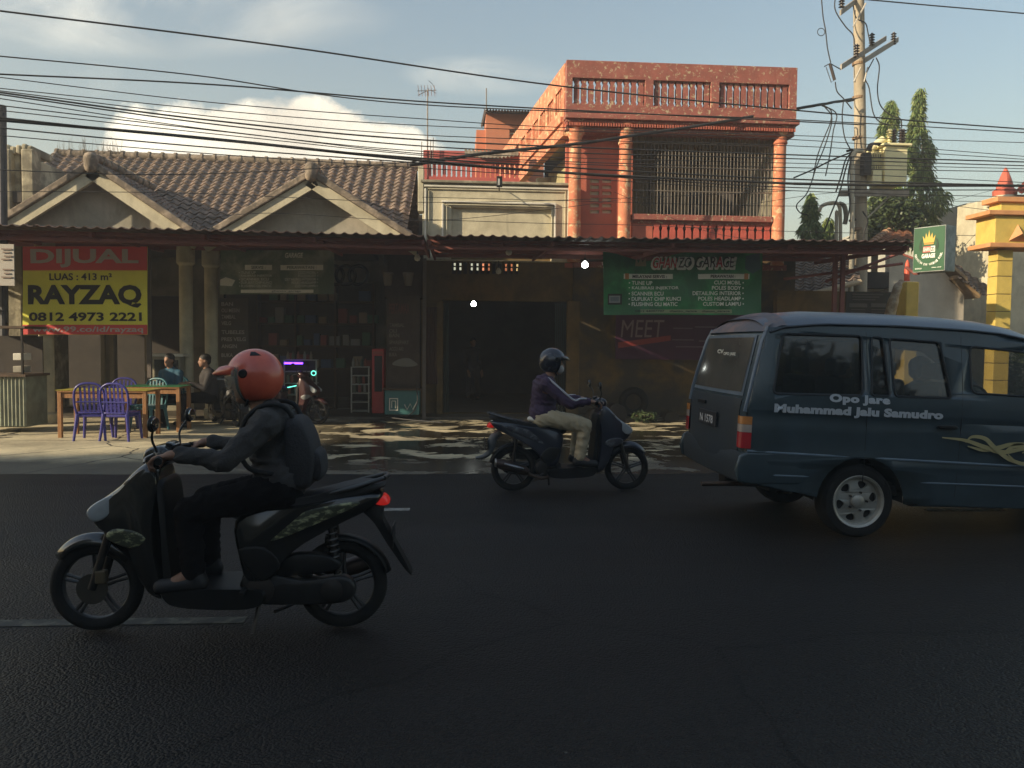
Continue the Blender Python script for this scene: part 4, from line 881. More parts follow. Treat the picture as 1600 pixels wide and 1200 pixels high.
# ================================================================== utility pole
PY = 18.4
pole = thing('utility_pole', 'tall concrete utility pole with angled crossarms and tangled wires right of the red building', 'pole', (at(1340, 300, PY).x, PY, 0))
pb, pt = at(1346, 400, PY), at(1341, -60, PY); rp = 8.8*PY/F_PX
MB().tube([(pb.x, PY, 0), pb, pt], [rp*1.25, rp*1.1, rp*.92], 20).part('shaft', POLEC, pole, 60)
pb2 = at(1331, 262, PY-.3); MB().tube(psmooth([at(1348, 236, PY-.3), at(1338, 236, PY-.3), at(1333, 243, PY-.3), at(1331, 256, PY-.3), at(1331, 300, PY-.3), at(1331, 380, PY-.3), (at(1331, 380, PY-.3).x, PY-.3, 0)], 4), .055, 8).part('conduit', mat('pale_conduit', (.55, .50, .38), .7), pole, 60)
for y in (100, 153, 216, 358): c = at(1341, y, PY); MB().lathe((c.x, PY, c.z), [(rp*1.06, -.03), (rp*1.06, .03)], 16).part('band', mat('rusty_band', (.30, .2, .12), .8), pole)
ARM = mat('crossarm_steel', (.30, .26, .21), .6, (.2, .17, .13), 5, .6)
def arm(x0, y0, x1, y1, Ya, Yb, w_=.05, nm='crossarm'):
    a, b = at(x0, y0, Ya), at(x1, y1, Yb); d = (b-a).normalized(); s_ = V((0, 0, 1)).cross(d).normalized()
    mb = MB(); u = V((0, 0, 1))
    mb.add([p+s_*i+u*j for p in (a, b) for i, j in ((-w_*.3, -w_), (w_*.3, -w_), (w_*.3, w_), (-w_*.3, w_))], [(0, 1, 2, 3), (7, 6, 5, 4), (0, 4, 5, 1), (1, 5, 6, 2), (2, 6, 7, 3), (3, 7, 4, 0)])
    return mb.part(nm, ARM, pole)
arm(1314, 105, 1384, 60, PY-.9, PY+.8, .06); arm(1350, 95, 1403, 62, PY-.4, PY+1.1, .06); arm(1313, 20, 1350, -8, PY-.8, PY+.4, .06); 
arm(1311, 302, 1420, 302, PY-.25, PY-.25, .07, 'platform'); arm(1311, 302, 1420, 302, PY+.55, PY+.55, .07, 'platform')
for (a, b) in (((1333, 42), (1353, 5)), ((1334, 128), (1345, 105)), ((1350, 128), (1356, 105))): MB().tube([at(*a, PY-.25), at(*b, PY-.25)], .018, 5).part('arm_brace', mat('pale_steel', (.55, .50, .42), .5), pole)
MB().tube([at(1389, 308, PY), at(1350, 345, PY)], .02, 5).part('arm_brace', MATS['pale_steel'], pole)
def insul(p, d, n=5, r=.07, ln=.3):
    mb = MB(); p = V(p); d = V(d).normalized(); pts, rr = [], []
    for i in range(n*4+1):
        pts.append(p+d*ln*i/(n*4)); rr.append(r if i % 4 == 1 else r*.75 if i % 4 == 2 else r*.4)
    return mb.tube(pts, rr, 10)
INS = mat('brown_insulator', (.06, .045, .04), .25)
for (x, y, Y) in ((1315, 12, PY-.7), (1338, 90, PY-.5), (1362, 72, PY+.2), (1396, 70, PY+.9)): insul(at(x, y, Y), (0, 0, 1)).part('insulator', INS, pole, 40)
MB().tube([at(1297, 100, PY-.9), at(1304, 125, PY-.9)], .035, 8).part('fuse_cutout', INS, pole); 
mb = MB(); mb.tube([at(1288, 104, PY-.9), at(1297, 99, PY-.9), at(1313, 108, PY-.9)], .012, 5); mb.part('cutout_bracket', DKMET, pole); MB().tube([at(1291, 105, PY-.9), at(1299, 129, PY-.9), at(1305, 124, PY-.9)], .01, 5).part('fuse_tube', CHROME, pole)
# drop wires on the pole
drops = [[(1283, -10), (1286, 25), (1290, 48), (1293, 75), (1298, 98)], [(1306, -10), (1305, 15), (1320, 40), (1333, 55), (1336, 75)], [(1305, 128), (1308, 143), (1318, 154), (1331, 170)], [(1333, 8), (1338, 28), (1352, 36), (1356, 50), (1360, 70)],
         [(1318, 156), (1316, 185), (1320, 215), (1329, 234)], [(1369, 90), (1374, 105), (1371, 140), (1376, 165), (1392, 180), (1407, 186), (1409, 200)], [(1365, 92), (1352, 120), (1358, 138), (1364, 175), (1374, 190), (1392, 196)],
         [(1284, 165), (1298, 172), (1298, 190), (1288, 215), (1277, 245), (1270, 280)], [(1286, 164), (1307, 178), (1302, 205), (1297, 240), (1290, 275)], [(1288, 166), (1300, 185), (1290, 225), (1276, 260), (1262, 300), (1245, 320), (1250, 332), (1262, 336)],
         [(1331, 236), (1322, 262), (1312, 300), (1298, 335), (1288, 362)], [(1329, 240), (1321, 250), (1314, 275), (1306, 300)], [(1330, 245), (1325, 280), (1328, 320), (1322, 350)], [(1348, 330), (1356, 345), (1351, 360), (1349, 372)], [(1330, 238), (1300, 250), (1270, 265), (1240, 278)]]
for k, d in enumerate(drops):
    MB().tube(psmooth([at(x, y, PY-.35+.05*(k % 4)) for x, y in d], 6), .014 if k < 10 else .018, 5).part('drop_wire', CABLE, pole, 60)
mb = MB(); mb.torus(at(1283, 50, PY-.35), .085, .009, 20, 6); mb.part('wire_loop', CABLE, pole)
for (x, y) in ((1329, 158), (1328, 236), (1332, 345)): MB().tube([at(x-5, y, PY-.3), at(x+5, y-2, PY-.3)], .03, 6).part('clamp', DKMET, pole)
# transformer on the pole platform: a thing of its own
tf = thing('transformer', 'cream transformer box with brown bushings on the pole platform', 'transformer', at(1394, 290, PY))
a, b = at(1383, 250, PY-.3), at(1418, 250, PY-.3); z1, z0 = at(1400, 228, PY-.3).z, at(1400, 287, PY-.3).z
TC = mat('transformer_paint', (.86, .78, .46), .6, (.76, .69, .40), 4, .5, grime=.1)
MB().box((a.x, PY-.3, z0), (b.x, PY+.4, z1)).part('tank', TC, tf, bevel=.015); MB().box((a.x-.08, PY-.38, z1), (b.x+.06, PY+.48, z1+.05)).part('lid', TC, tf, bevel=.01)
for i in range(6): MB().box((a.x-.26+i*.042, PY-.22, z0+.1), (a.x-.25+i*.042, PY+.35, z1-.12)).part('radiator_fin', TC, tf)
MB().tube([(a.x-.2, PY, z1-.02), (a.x+.1, PY, z1+.22)], .09, 12).part('conservator', TC, tf, 60)
for x, h in ((1389, 26), (1396, 28), (1407, 30), (1411, 26)): insul(at(x, 226, PY-.1), (0, 0, 1), 6, .075, .36).part('bushing', INS if x != 1389 else TC, tf, 40)
for i in range(3): MB().tube(psmooth([at(1354+i*3, 236, PY-.3), at(1358+i*3, 226, PY-.3), at(1368+i*4, 224, PY-.2), at(1376+i*4, 230, PY-.1)], 4), .02, 6).part('lead', CABLE, tf)
mb = MB(); mb.bpx(1350, 238, 1362, 272, PY-.3, .25); mb.part('switch_box', DKMET, tf, bevel=.01); MB().bpx(1364, 266, 1378, 287, PY-.3, .25).part('terminal_box', TC, tf, bevel=.01)
for y in (244, 262): MB().tube([at(1362, y, PY-.15), at(1376, y, PY-.15)], .05, 8).part('pipe', DKMET, tf)
# small curved twin pipes behind
tp = thing('pipe_stand', 'pair of pale bent riser pipes with a dark head left of the concrete pole', 'pipes', at(1310, 400, 19.4))
for pts in (((1280, 330), (1284, 322), (1294, 318), (1306, 317), (1311, 322), (1313, 340), (1313, 420)), ((1308, 330), (1307, 340), (1307, 420))): MB().tube(psmooth([at(x, y, 19.4) for x, y in pts], 5), .045, 8).part('pipe', MATS['pale_conduit'], tp, 60)
MB().tube(psmooth([at(1311, 318, 19.4), at(1319, 322, 19.4), at(1322, 338, 19.4), at(1320, 350, 19.4)], 4), .06, 8).part('hood', mat('grey_pipe', (.25, .24, .2), .7), tp, 60)
# ================================================================== overhead cables
YL_, YR_ = 12.2, 16.2
wires = [((-40, 12), (440, 72), (880, 135), (1350, 182), (1700, 209), .022), ((-40, 84), (300, 117), (650, 163), (1240, 187), (1700, 213), .016), ((-40, 114), (330, 132), (650, 158), (950, 175), (1350, 195), .020),
 ((-40, 116), (330, 160), (650, 185), (950, 202), (1700, 226), .012), ((-40, 134), (400, 178), (700, 198), (1240, 218), (1700, 252), .012), ((-40, 137), (360, 185), (700, 213), (1240, 228), (1700, 255), .012),
 ((-40, 139), (330, 188), (700, 221), (1240, 242), (1700, 256), .022), ((-40, 142), (350, 196), (720, 232), (1240, 248), (1700, 262), .018), ((-40, 148), (350, 205), (720, 240), (1240, 255), (1700, 266), .012),
 ((-40, 160), (370, 208), (740, 246), (1240, 262), (1700, 270), .014), ((-40, 168), (380, 214), (760, 250), (1240, 268), (1700, 290), .012), ((-40, 180), (370, 222), (700, 250), (1240, 280), (1700, 292), .024),
 ((-40, 184), (300, 214), (650, 250), (900, 271), (1240, 287), .04), ((1240, 287), (1350, 289), (1470, 290), (1560, 290), (1700, 291), .045), ((-40, 196), (300, 228), (650, 254), (1240, 293), (1700, 297), .018),
 ((-40, 208), (300, 238), (650, 262), (1240, 298), (1700, 310), .012), ((-40, 264), (250, 273), (520, 262), (640, 253), (760, 240), .013), ((-40, 299), (300, 302), (650, 316), (960, 310), (1240, 298), .009),
 ((640, 342), (850, 349), (1000, 352), (1250, 362), (1700, 372), .009), ((660, 308), (900, 314), (1240, 322), (1420, 314), (1700, 318), .009), ((300, 343), (430, 333), (660, 345), (850, 328), (970, 312), .008), ((1150, 322), (1330, 300), (1480, 320), (1560, 330), (1700, 345), .008), ((960, 300), (1100, 360), (1200, 376), (1240, 378), (1300, 380), .007),
 ((1340, -2), (1450, 8), (1520, 14), (1600, 21), (1700, 30), .020), ((1470, 318), (1540, 300), (1580, 290), (1620, 282), (1700, 262), .006), ((1494, 400), (1530, 360), (1600, 300), (1650, 262), (1700, 230), .006)]
labs = ['thickest single cable crossing high from the top left corner', 'thin cable running from the left edge just under the highest one', 'firm cable reaching the red parapet below the highest cable', 'fine cable in the upper part of the bundle', 'fine cable crossing the round columns near their capitals', 'fine cable just under the capitals of the red columns', 'medium black cable through the middle of the bundle', 'medium cable crossing the barred balcony high up', 'fine cable crossing the barred balcony', 'thin cable through the centre of the barred balcony', 'thin cable in the lower part of the bundle over the tiled ridge', 'heavy cable low in the bundle over the tiled ridge', 'very thick black cable hanging lowest from the left to the red building', 'very thick black cable running right from the red building past the pole', 'medium cable right below the very thick one', 'fine lowest cable of the bundle', 'slack cable dipping in front of the left gable', 'fine wire crossing both gables', 'fine wire just above the right awning', 'fine wire across the cream panel and balcony', 'loose wire over the second gable', 'loose wire right of the concrete pole', 'slanting loose wire down across the balcony', 'cable leaving the pole top towards the upper right corner', 'hair thin wire rising to the right edge', 'thin wire rising from the box sign to the right edge']
for i, wr in enumerate(wires):
    pts = []
    for (x, y) in wr[:5]:
        t = (x+40)/1740; pts.append(at(x, y, YL_+(YR_-YL_)*t+.12*(i % 5)))
    MB().tube(psmooth(pts, 10), wr[5]*.62, 6).thing('overhead_cable', CABLE, labs[i], 'cable', 'cables strung along the street', smooth=60)
bund = [(640, 258), (757, 240), (900, 225), (1000, 210), (1100, 195), (1232, 172), (1284, 163), (1331, 155)]
pts = psmooth([at(x, y, 14.5+2.8*(x-640)/690+(.6 if x > 1300 else 0)) for x, y in bund], 6)
mb = MB(); mb.tube(pts, [.03]*(len(pts)-6)+[.018]*6, 8)
for ph in (0, 2.1, 4.2): mb.tube([p+V((0, .02*cos(ph+i*.7), .02*sin(ph+i*.7))) for i, p in enumerate(pts)], .014, 5)
mb.thing('service_cable', CABLE, 'twisted service cable rising in an arc from the awning joint to the pole', 'cable', smooth=60)
# ================================================================== trees
def leafmat(n, c, c2): 
    m_ = mat(n, c, .55, c2, 9, .9); return m_
LEAF = leafmat('drooping_leaf', (.27, .31, .09), (.08, .13, .035)); LEAFD = leafmat('dark_leaf', (.08, .11, .04), (.035, .055, .02))
BARK = mat('bark', (.16, .12, .08), .9, bump=.5, bs=20)
def mast_tree(lab, px, ytop, ybot, wpx, Y, n, seed, zb=0):
    rnd = random.Random(seed); a, b = at(px, ytop, Y), at(px, ybot, Y); H = a.z-b.z; Rm = wpx/2*Y/F_PX
    t = thing('mast_tree', lab, 'tree', (b.x, Y, 0))
    MB().tube([(b.x, Y, 0), (b.x+.05, Y, b.z), (b.x, Y, a.z-.3)], [.12, .09, .02], 8).part('trunk', BARK, t)
    br = MB(); lf = MB(); vs = []; fs = []
    k = 0
    while k < n:
        v = rnd.random()**.9; z = b.z+H*v; prof = Rm*(min(1, (1-v)*1.7+.02))**.95*(.72+.28*sin(v*19+seed))*(1-.15*rnd.random())
        an = rnd.uniform(0, 2*pi); cl = noise.noise(V((cos(an)*2, sin(an)*2, z*2.2+seed))); r = prof*(1+.85*cl)*sqrt(rnd.uniform(.25, 1)); 
        if cl < -.16 and rnd.random() < .88: k += 1; continue
        c = V((b.x+r*cos(an)+.18*sin(z*1.1+seed), Y+r*sin(an), z-.35*r))
        for q in range(3):
            ln = rnd.uniform(.14, .26); d = V((cos(an)*.45+rnd.uniform(-.35, .35), sin(an)*.45+rnd.uniform(-.35, .35), -1+rnd.uniform(0, .5))).normalized(); s_ = d.cross(V((rnd.uniform(-1, 1), rnd.uniform(-1, 1), .3))).normalized()*rnd.uniform(.014, .024)
            p = c+V((rnd.uniform(-.06, .06), rnd.uniform(-.06, .06), rnd.uniform(-.08, .08))); i = len(vs)
            vs += [p, p+d*ln*.4+s_, p+d*ln, p+d*ln*.4-s_]; fs.append((i, i+1, i+2, i+3))
        k += 1
    lf.v = vs; lf.f = fs; lf.part('crown', LEAF, t)
    for i in range(26):
        v = rnd.uniform(.02, .8); an = rnd.uniform(0, 2*pi); r = Rm*.7*(1-v*.7); z = b.z+H*v; br.tube([(b.x, Y, z+.2), (b.x+r*cos(an), Y+r*sin(an), z-.2)], [.02, .006], 4)
    br.part('limbs', BARK, t)
mast_tree('tall drooping mast tree directly behind the transformer', 1388, 158, 372, 74, 22.5, 4200, 3)
mast_tree('taller drooping mast tree right of the transformer', 1436, 140, 375, 66, 23.5, 4600, 8)
mast_tree('small pointed mast tree left of the concrete pole', 1274, 304, 400, 38, 22, 1500, 5)
mast_tree('smallest dark mast tree between the bent pipes and its neighbour', 1300, 342, 405, 34, 23, 1000, 12)
def bush(name, lab, c, r, n, seed, m_, ls=.12, cat='bush', grp=None):
    rnd = random.Random(seed); t = thing(name, lab, cat, (c[0], c[1], 0), grp); c = V(c); vs = []; fs = []
    for k in range(n):
        d = V((rnd.gauss(0, 1), rnd.gauss(0, 1), rnd.gauss(0, 1))).normalized()
        cl = 1+.45*noise.noise(d*2.2+V((seed, 0, 0))); p = c+V((d.x*r[0], d.y*r[1], d.z*r[2]))*cl*rnd.uniform(.45, 1)
        if noise.noise(p*2.3) < -.22: continue
        a_ = V((rnd.uniform(-1, 1), rnd.uniform(-1, 1), rnd.uniform(-.8, .6))).normalized(); s_ = a_.cross(V((rnd.uniform(-1, 1), rnd.uniform(-1, 1), 1))).normalized()*ls*.3; ln = ls*rnd.uniform(.6, 1.3); i = len(vs)
        vs += [p, p+a_*ln*.45+s_, p+a_*ln, p+a_*ln*.45-s_]; fs.append((i, i+1, i+2, i+3))
    mb = MB(); mb.v = vs; mb.f = fs; mb.part('crown', m_, t)
    mb = MB()
    for k in range(7):
        an = 2*pi*k/7; mb.tube([(c.x, c.y, 0), (c.x+.1*cos(an)*r[0], c.y+.1*r[1]*sin(an), c.z-r[2]*.3), (c.x+.7*r[0]*cos(an), c.y+.7*r[1]*sin(an), c.z+.3*r[2])], [.06, .04, .012], 6)
    mb.part('trunk', BARK, t)
c = at(1422, 330, 24); bush('broadleaf_tree', 'dark broadleaf tree filling the gap under the transformer platform', (at(1392, 345, 21).x, 21, at(1392, 345, 21).z), (.75, .7, .75), 5200, 4, LEAFD, .13, 'tree')
bush('broadleaf_tree', 'dark low foliage beside the concrete pole above the awning', (at(1368, 362, 21.3).x, 21.3, at(1368, 362, 21.3).z), (.55, .5, .55), 2600, 9, LEAFD, .13, 'tree')
c = at(1499, 420, 24); bush('bush', 'small bright green bush behind the eaves of the cream house', (c.x, 24, c.z), (.35, .4, .4), 900, 2, LEAF, .12)
c = at(1597, 512, 18); bush('bush', 'green bush at the right edge behind the gate column', (c.x, 18, .8), (.5, .5, .8), 1800, 6, LEAFD, .12)
c = at(1018, 655, 15.2); bush('bush', 'small green plant at the foot of the garage wall', (c.x, 15.8, .12), (.28, .25, .09), 260, 7, LEAFD, .10, 'plant')
def shade_tree(lab, x, y, h, r, seed):      # street tree on the camera's side, mirrored in the van windows
    bush('street_tree', lab, (x, y, h), r, 9000, seed, LEAFD, .42, 'tree')
shade_tree('spreading street tree behind the camera, opposite the van', 9.5, -9.5, 5.6, (3.4, 2.6, 1.9), 21)
# ================================================================== furniture and shop things
PURP = mat('purple_plastic', (.030, .030, .19), .35, (.085, .07, .30), 5, .3); TEAL = mat('teal_plastic', (.03, .14, .17), .35, (.025, .11, .14), 5, .3)
def chair(lab, grp, loc, rot, m_):
    t = thing('plastic_chair', lab, 'chair', (0, 0, 0), grp)
    mb = MB(); mb.round_prism([(-.20, -.19), (-.22, 0), (-.21, .19), (0, .2), (.21, .19), (.22, 0), (.20, -.19), (0, -.2)], .42, .445).xf(Matrix(((1, 0, 0, 0), (0, 0, 1, 0), (0, 1, 0, 0), (0, 0, 0, 1)))).part('seat', m_, t, 50)
    MB().box((-.19, -.19, .37), (.19, .19, .415)).part('apron', m_, t, bevel=.01)
    for sx in (-1, 1):
        MB().tube([(sx*.18, -.18, .42), (sx*.225, -.23, 0)], [.03, .019], 8).part('leg', m_, t, 60)
        MB().tube([(sx*.18, .17, .42), (sx*.21, .21, 0)], [.03, .019], 8).part('leg', m_, t, 60)
    P = lambda x, z: V((x, -.19-.10*(z-.42), z))
    MB().tube(psmooth([P(-.19, .42), P(-.215, .60), P(-.2, .78), P(-.12, .865), P(0, .885), P(.12, .865), P(.2, .78), P(.215, .60), P(.19, .42)], 5), .018, 8).part('back_frame', m_, t, 60)
    for x in (-.12, -.06, 0, .06, .12): MB().add([P(x-.017, .44), P(x+.017, .44), P(x*1.05+.014, .862-abs(x)*.25), P(x*1.05-.014, .862-abs(x)*.25)]+[q+V((0, .012, 0)) for q in (P(x-.017, .44), P(x+.017, .44), P(x*1.05+.014, .862-abs(x)*.25), P(x*1.05-.014, .862-abs(x)*.25))], [(0, 1, 2, 3), (7, 6, 5, 4), (0, 4, 5, 1), (1, 5, 6, 2), (2, 6, 7, 3), (3, 7, 4, 0)]).part('slat', m_, t)
    MB().tube([P(-.21, .60), P(.21, .60)], .012, 6).part('crosspiece', m_, t)
    t.location = loc; t.rotation_euler = (0, 0, rot); return t
GRPC = 'plastic chairs around the stall tables'
def gx(px, Y): return at(px, 640, Y).x
chair('left purple plastic chair, sunlit seat edge, pushed in before the yellow topped table', GRPC, (gx(147, 12.75), 12.75, 0), .12, PURP)
chair('right purple plastic chair with wider spread legs before the yellow topped table', GRPC, (gx(190, 12.7), 12.7, 0), -.1, PURP)
chair('teal plastic chair behind the yellow topped table, nearest its middle', GRPC, (gx(186, 14.1), 14.1, 0), pi, PURP)
chair('teal plastic chair behind the right end of the yellow topped table', GRPC, (gx(232, 14.1), 14.1, 0), pi-.3, TEAL)
chair('teal plastic chair under the person in the blue shirt', GRPC, (gx(274, 15.1), 15.1, .0), pi+.2, TEAL)
def table(lab, x0, x1, Yc, dep, h, ctop, clothm, wood):
    xa_, xb_ = gx(x0, Yc), gx(x1, Yc); t = thing('wooden_table', lab, 'table', ((xa_+xb_)/2, Yc, 0), 'wooden stall tables')
    for x in (xa_+.03, xb_-.03):
        for y in (Yc-dep/2+.04, Yc+dep/2-.04): MB().box((x-.03, y-.03, 0), (x+.03, y+.03, h-.02)).part('leg', wood, t, bevel=.005)
    MB().box((xa_, Yc-dep/2, h-.02), (xb_, Yc+dep/2, h+.01)).part('tabletop', wood, t, bevel=.004)
    MB().box((xa_+.06, Yc-dep/2+.03, h-.11), (xb_-.06, Yc-dep/2+.05, h-.022)).part('apron', wood, t)
    MB().box((xa_-.02, Yc-dep/2-.012, h+.011), (xb_+.02, Yc+dep/2+.01, h+.017)).thing('table_cover', clothm, ctop, 'tablecloth', 'covers on the stall tables')
    mb = MB(); n = 30
    return t
table('orange wood table with yellow cover and two purple chairs in front', 104, 240, 13.25, .62, .74, 'yellow plastic cover on the nearer wooden table', mat('yellow_cover', (.55, .48, .08), .3, (.35, .28, .05), 5, .6), WOOD)
table('orange wood table with green cover behind the first, at the seated people', 206, 290, 14.1, .6, .76, 'green plastic cover on the farther wooden table', mat('green_cover', (.05, .25, .10), .35, (.04, .16, .06), 5, .6), WOOD)
st = thing('food_stall', 'low pale corrugated food stall counter at the left edge under the awning', 'stall', at(10, 655, 14.0))
x0, x1 = gx(-50, 13.6), gx(41, 13.6); n = 60; vs = []
for i in range(n+1): x = x0+(x1-x0)*i/n; y = 13.6+.012*cos(i*pi/2); vs += [V((x, y, .12)), V((x, y, .93))]
MB().add(vs, [(i*2, i*2+2, i*2+3, i*2+1) for i in range(n)]).part('corrugated_front', mat('stall_green_grey', (.26, .28, .20), .6, (.17, .18, .13), 4, .6), st)
MB().box((x0, 13.63, .1), (x1-.01, 14.3, .93)).part('cabinet', MATS['stall_green_grey'], st); MB().box((x0, 13.55, .93), (x1+.02, 14.35, .97)).part('counter_top', DARKW, st)
MB().box((x0, 14.25, .97), (x1-.05, 14.28, 1.6)).part('back_panel', DARK, st); MB().box((x1-.08, 13.62, .97), (x1-.05, 13.65, 1.75)).part('post', DKMET, st); MB().box((x0, 13.6, 1.72), (x1, 14.3, 1.76)).part('shelf', DARKW, st)
MB().bpx(20, 552, 37, 563, 13.8, .25).thing('storage_box', WHITEM, 'white box standing on the left food stall', 'box', bevel=.01)
MB().bpx(20, 572, 36, 582, 13.8, .25).thing('storage_box', GREYP, 'grey box below the white one on the left food stall', 'box', bevel=.01)
# benches and cabinets in the porch shade
gc = thing('glass_cabinet', 'pale glass fronted food cabinet between the sale banner post and the first pillar', 'cabinet', at(255, 640, 15.6))
MB().bpx(237, 556, 282, 642, 15.6, .5).part('cabinet_body', mat('cabinet_cream', (.34, .31, .22), .6, (.24, .22, .16), 4, .5), gc, bevel=.01); MB().bpx(241, 562, 278, 590, 15.585, .01).part('window', GLASS, gc); MB().bpx(233, 553, 286, 557, 15.55, .6).part('cabinet_top', WHITEM, gc)
def shelfcab(lab, x0, y0, x1, y1, Y, ns, name='display_cabinet'):
    t = thing(name, lab, 'cabinet', at((x0+x1)/2, y1, Y)); AL = mat('aluminium', (.42, .42, .38), .35, metal=.7)
    for x in (x0, x1-2): 
        MB().bpx(x, y0, x+2, y1, Y, .03).part('upright', AL, t); MB().bpx(x, y0, x+2, y1, Y+.35, .03).part('upright', AL, t)
    for i in range(ns+1): y = y0+(y1-y0)*i/(ns+.25); MB().bpx(x0+2, y, x1-2, y+1.3, Y+.002, .37).part('shelf', AL, t)
    MB().bpx(x0+2, y0, x1-2, y1, Y+.39, .01).part('back', DARK, t)
    return t
shelfcab('aluminium display cabinet with purple strip light behind the red helmet', 443, 562, 495, 640, 16.5, 4)
shelfcab('shorter aluminium shelf cabinet left of the red drinks fridge', 548, 573, 577, 645, 16.6, 5)
MB().bpx(444, 566, 473, 569, 16.42, .02).thing('neon_tube', mat('purple_neon', (.2, .05, .9), .3, emit=((.16, .04, 1), 3.5)), 'glowing purple tube on the display cabinet top shelf', 'light')
mb = MB(); mb.torus(at(490, 583, 16.4), .045, .009, 18, 6); mb.thing('neon_ring', mat('teal_glow', (.1, .8, .6), .3, emit=((.15, .8, .6), 1.2)), 'small glowing teal ring on the display cabinet', 'light')
MB().tube([at(447, 606, 16.4), at(466, 602, 16.4)], .012, 6).thing('neon_rod', MATS['teal_glow'], 'slanting glowing rod on the display cabinet third shelf', 'light')
rnd = random.Random(5); pal = [C('jar_a', (.25, .20, .15)), C('jar_b', (.12, .14, .10)), C('jar_c', (.30, .10, .07)), C('jar_d', (.28, .28, .26))]
for row, (yb, xs_) in enumerate(((562, (450, 458, 466, 476, 486)), (598.5, (450, 456, 480, 487)), (616, (452, 462, 473, 484)), (573, (552, 558, 565, 571)), (600, (553, 560, 568)), (613.5, (554, 562, 570)))):
    for k, x in enumerate(xs_):
        c = at(x, yb-.6, 16.72); MB().lathe(c, [(.03, 0), (.032, .09+.05*((k*3+row) % 3)/2), (.016, .13+.05*((k*3+row) % 3)/2), (.016, .16)], 8).thing('bottle', pal[(k+row) % 4], 'small bottle standing on %s' % ('the shop display cabinets'), 'bottle', 'bottles on the display cabinets', smooth=50)
fr = thing('drinks_fridge', 'narrow red drinks fridge beside the printed price board', 'fridge', at(590, 645, 16.2))
MB().bpx(581, 545, 600, 646, 16.2, .45).part('fridge_body', C('fridge_red', (.42, .04, .035), .4), fr, bevel=.015); MB().bpx(585, 556, 597, 612, 16.188, .01).part('door_glass', GLASS, fr); MB().bpx(583, 549, 598, 554, 16.188, .01).part('header', C('fridge_header', (.30, .07, .05)), fr)
bc = thing('teal_counter', 'small teal counter with a white square emblem before the price board', 'counter', at(628, 650, 15.9))
MB().bpx(601, 610, 655, 648, 15.9, .5).part('counter_body', C('counter_teal', (.05, .16, .16), .5), bc, bevel=.01); frame(608, 622, 622, 641, 15.895, 1.6, .01, 'square_emblem', WHITEM, bc); frame(611.5, 626, 618.5, 638, 15.895, 1.2, .01, 'square_emblem', WHITEM, bc)
mb = MB(); mb.bpx(608, 640, 622, 641.6, 15.885, .008); mb.part('square_emblem', WHITEM, bc)
mb = MB(); mb.tube([at(632, 632, 15.89), at(636, 640, 15.89), at(641, 631, 15.89), at(645, 640, 15.89), at(652, 627, 15.89)], .012, 5); mb.part('script_mark', WHITEM, bc); MB().bpx(598, 607, 658, 610, 15.85, .6).part('counter_top', DARKW, bc)
mb = MB(); mb.tube(psmooth([at(650, 600, 15.7), at(652, 630, 15.6), at(640, 648, 15.5), at(612, 652, 15.4), at(640, 656, 15.0), at(690, 660, 14.6)], 6), .012, 6).thing('water_hose', CABLE, 'dark hose trailing from the teal counter over the wet floor', 'hose')
# price list and stock at the back of the tyre shop
pb_ = thing('price_list', 'dark price list board on the wall between the round pillars and the tyre shop', 'sign', at(365, 545, 17.2))
MB().bpx(343, 466, 388, 600, 17.2, .03).part('board', mat('list_board', (.10, .085, .07), .8), pb_)
LBW = C('list_print', (.45, .42, .36))
for y, s_, l in ((472, 'BAN', 18), (482, 'OLI MESIN', 28), (492, 'TAMBAL', 22), (502, 'VELG', 15), (516, 'TUBELES', 36), (527, 'PRES VELG', 38), (538, 'ANGIN', 24), (552, 'BUKA', 18)): tpx(s_, 346, y, 346+l, y+6, 17.19, LBW, pb_, bold=.02)
su = thing('shelf_unit', 'dim wall shelf full of boxes at the back of the tyre shop', 'shelf', at(480, 600, 17.9))
for y in (470, 505, 540, 575): MB().bpx(400, y, 585, y+2.5, 17.8, .35).part('shelf_board', DARKW, su)
for x in (400, 460, 522, 582): MB().bpx(x, 440, x+2.5, 640, 17.79, .35).part('upright', DARKW, su)
rnd = random.Random(11); BXC = [C('box_tan', (.26, .19, .12)), C('box_red', (.22, .05, .04)), C('box_blue', (.05, .08, .16)), C('box_grey', (.22, .21, .19)), C('box_green', (.05, .12, .07))]
words = ('uppermost', 'second', 'third', 'lowest')
for k_, y in enumerate((470, 505, 540, 575)):
    x = 405
    while x < 575:
        w_ = rnd.uniform(9, 17); h_ = rnd.uniform(9, 25)
        if rnd.random() < .8: MB().bpx(x, y-h_, x+w_, y-.3, 17.82+rnd.uniform(0, .06), .25).thing('stock_box', rnd.choice(BXC), 'small carton on the %s board of the dim wall shelf' % words[k_], 'box', 'cartons on the %s shelf board' % words[k_], bevel=.004)
        x += w_+rnd.uniform(1, 5)
for k_, x in enumerate((404, 424, 446)):
    c = at(x, 636, 17.0); t_ = MB(); t_.torus((c.x, 17.0+.06*k_, .32), .24, .07, 26, 10); t_.thing('tyre', RUB, ('leftmost', 'middle', 'rightmost')[k_]+' of three black tyres leaning at the tyre shop shelf', 'tyre', 'tyres at the tyre shop', smooth=60)
for k_, x in enumerate((500, 522, 540, 560)):
    c = at(x, 430, 17.3); MB().torus((c.x, 17.3, c.z), .2, .035, 24, 8).thing('inner_tube', RUB, ('first', 'second', 'third', 'fourth')[k_]+' from left of the inner tubes hanging over the tyre shop', 'inner tube', 'inner tubes hanging in the tyre shop', smooth=60)
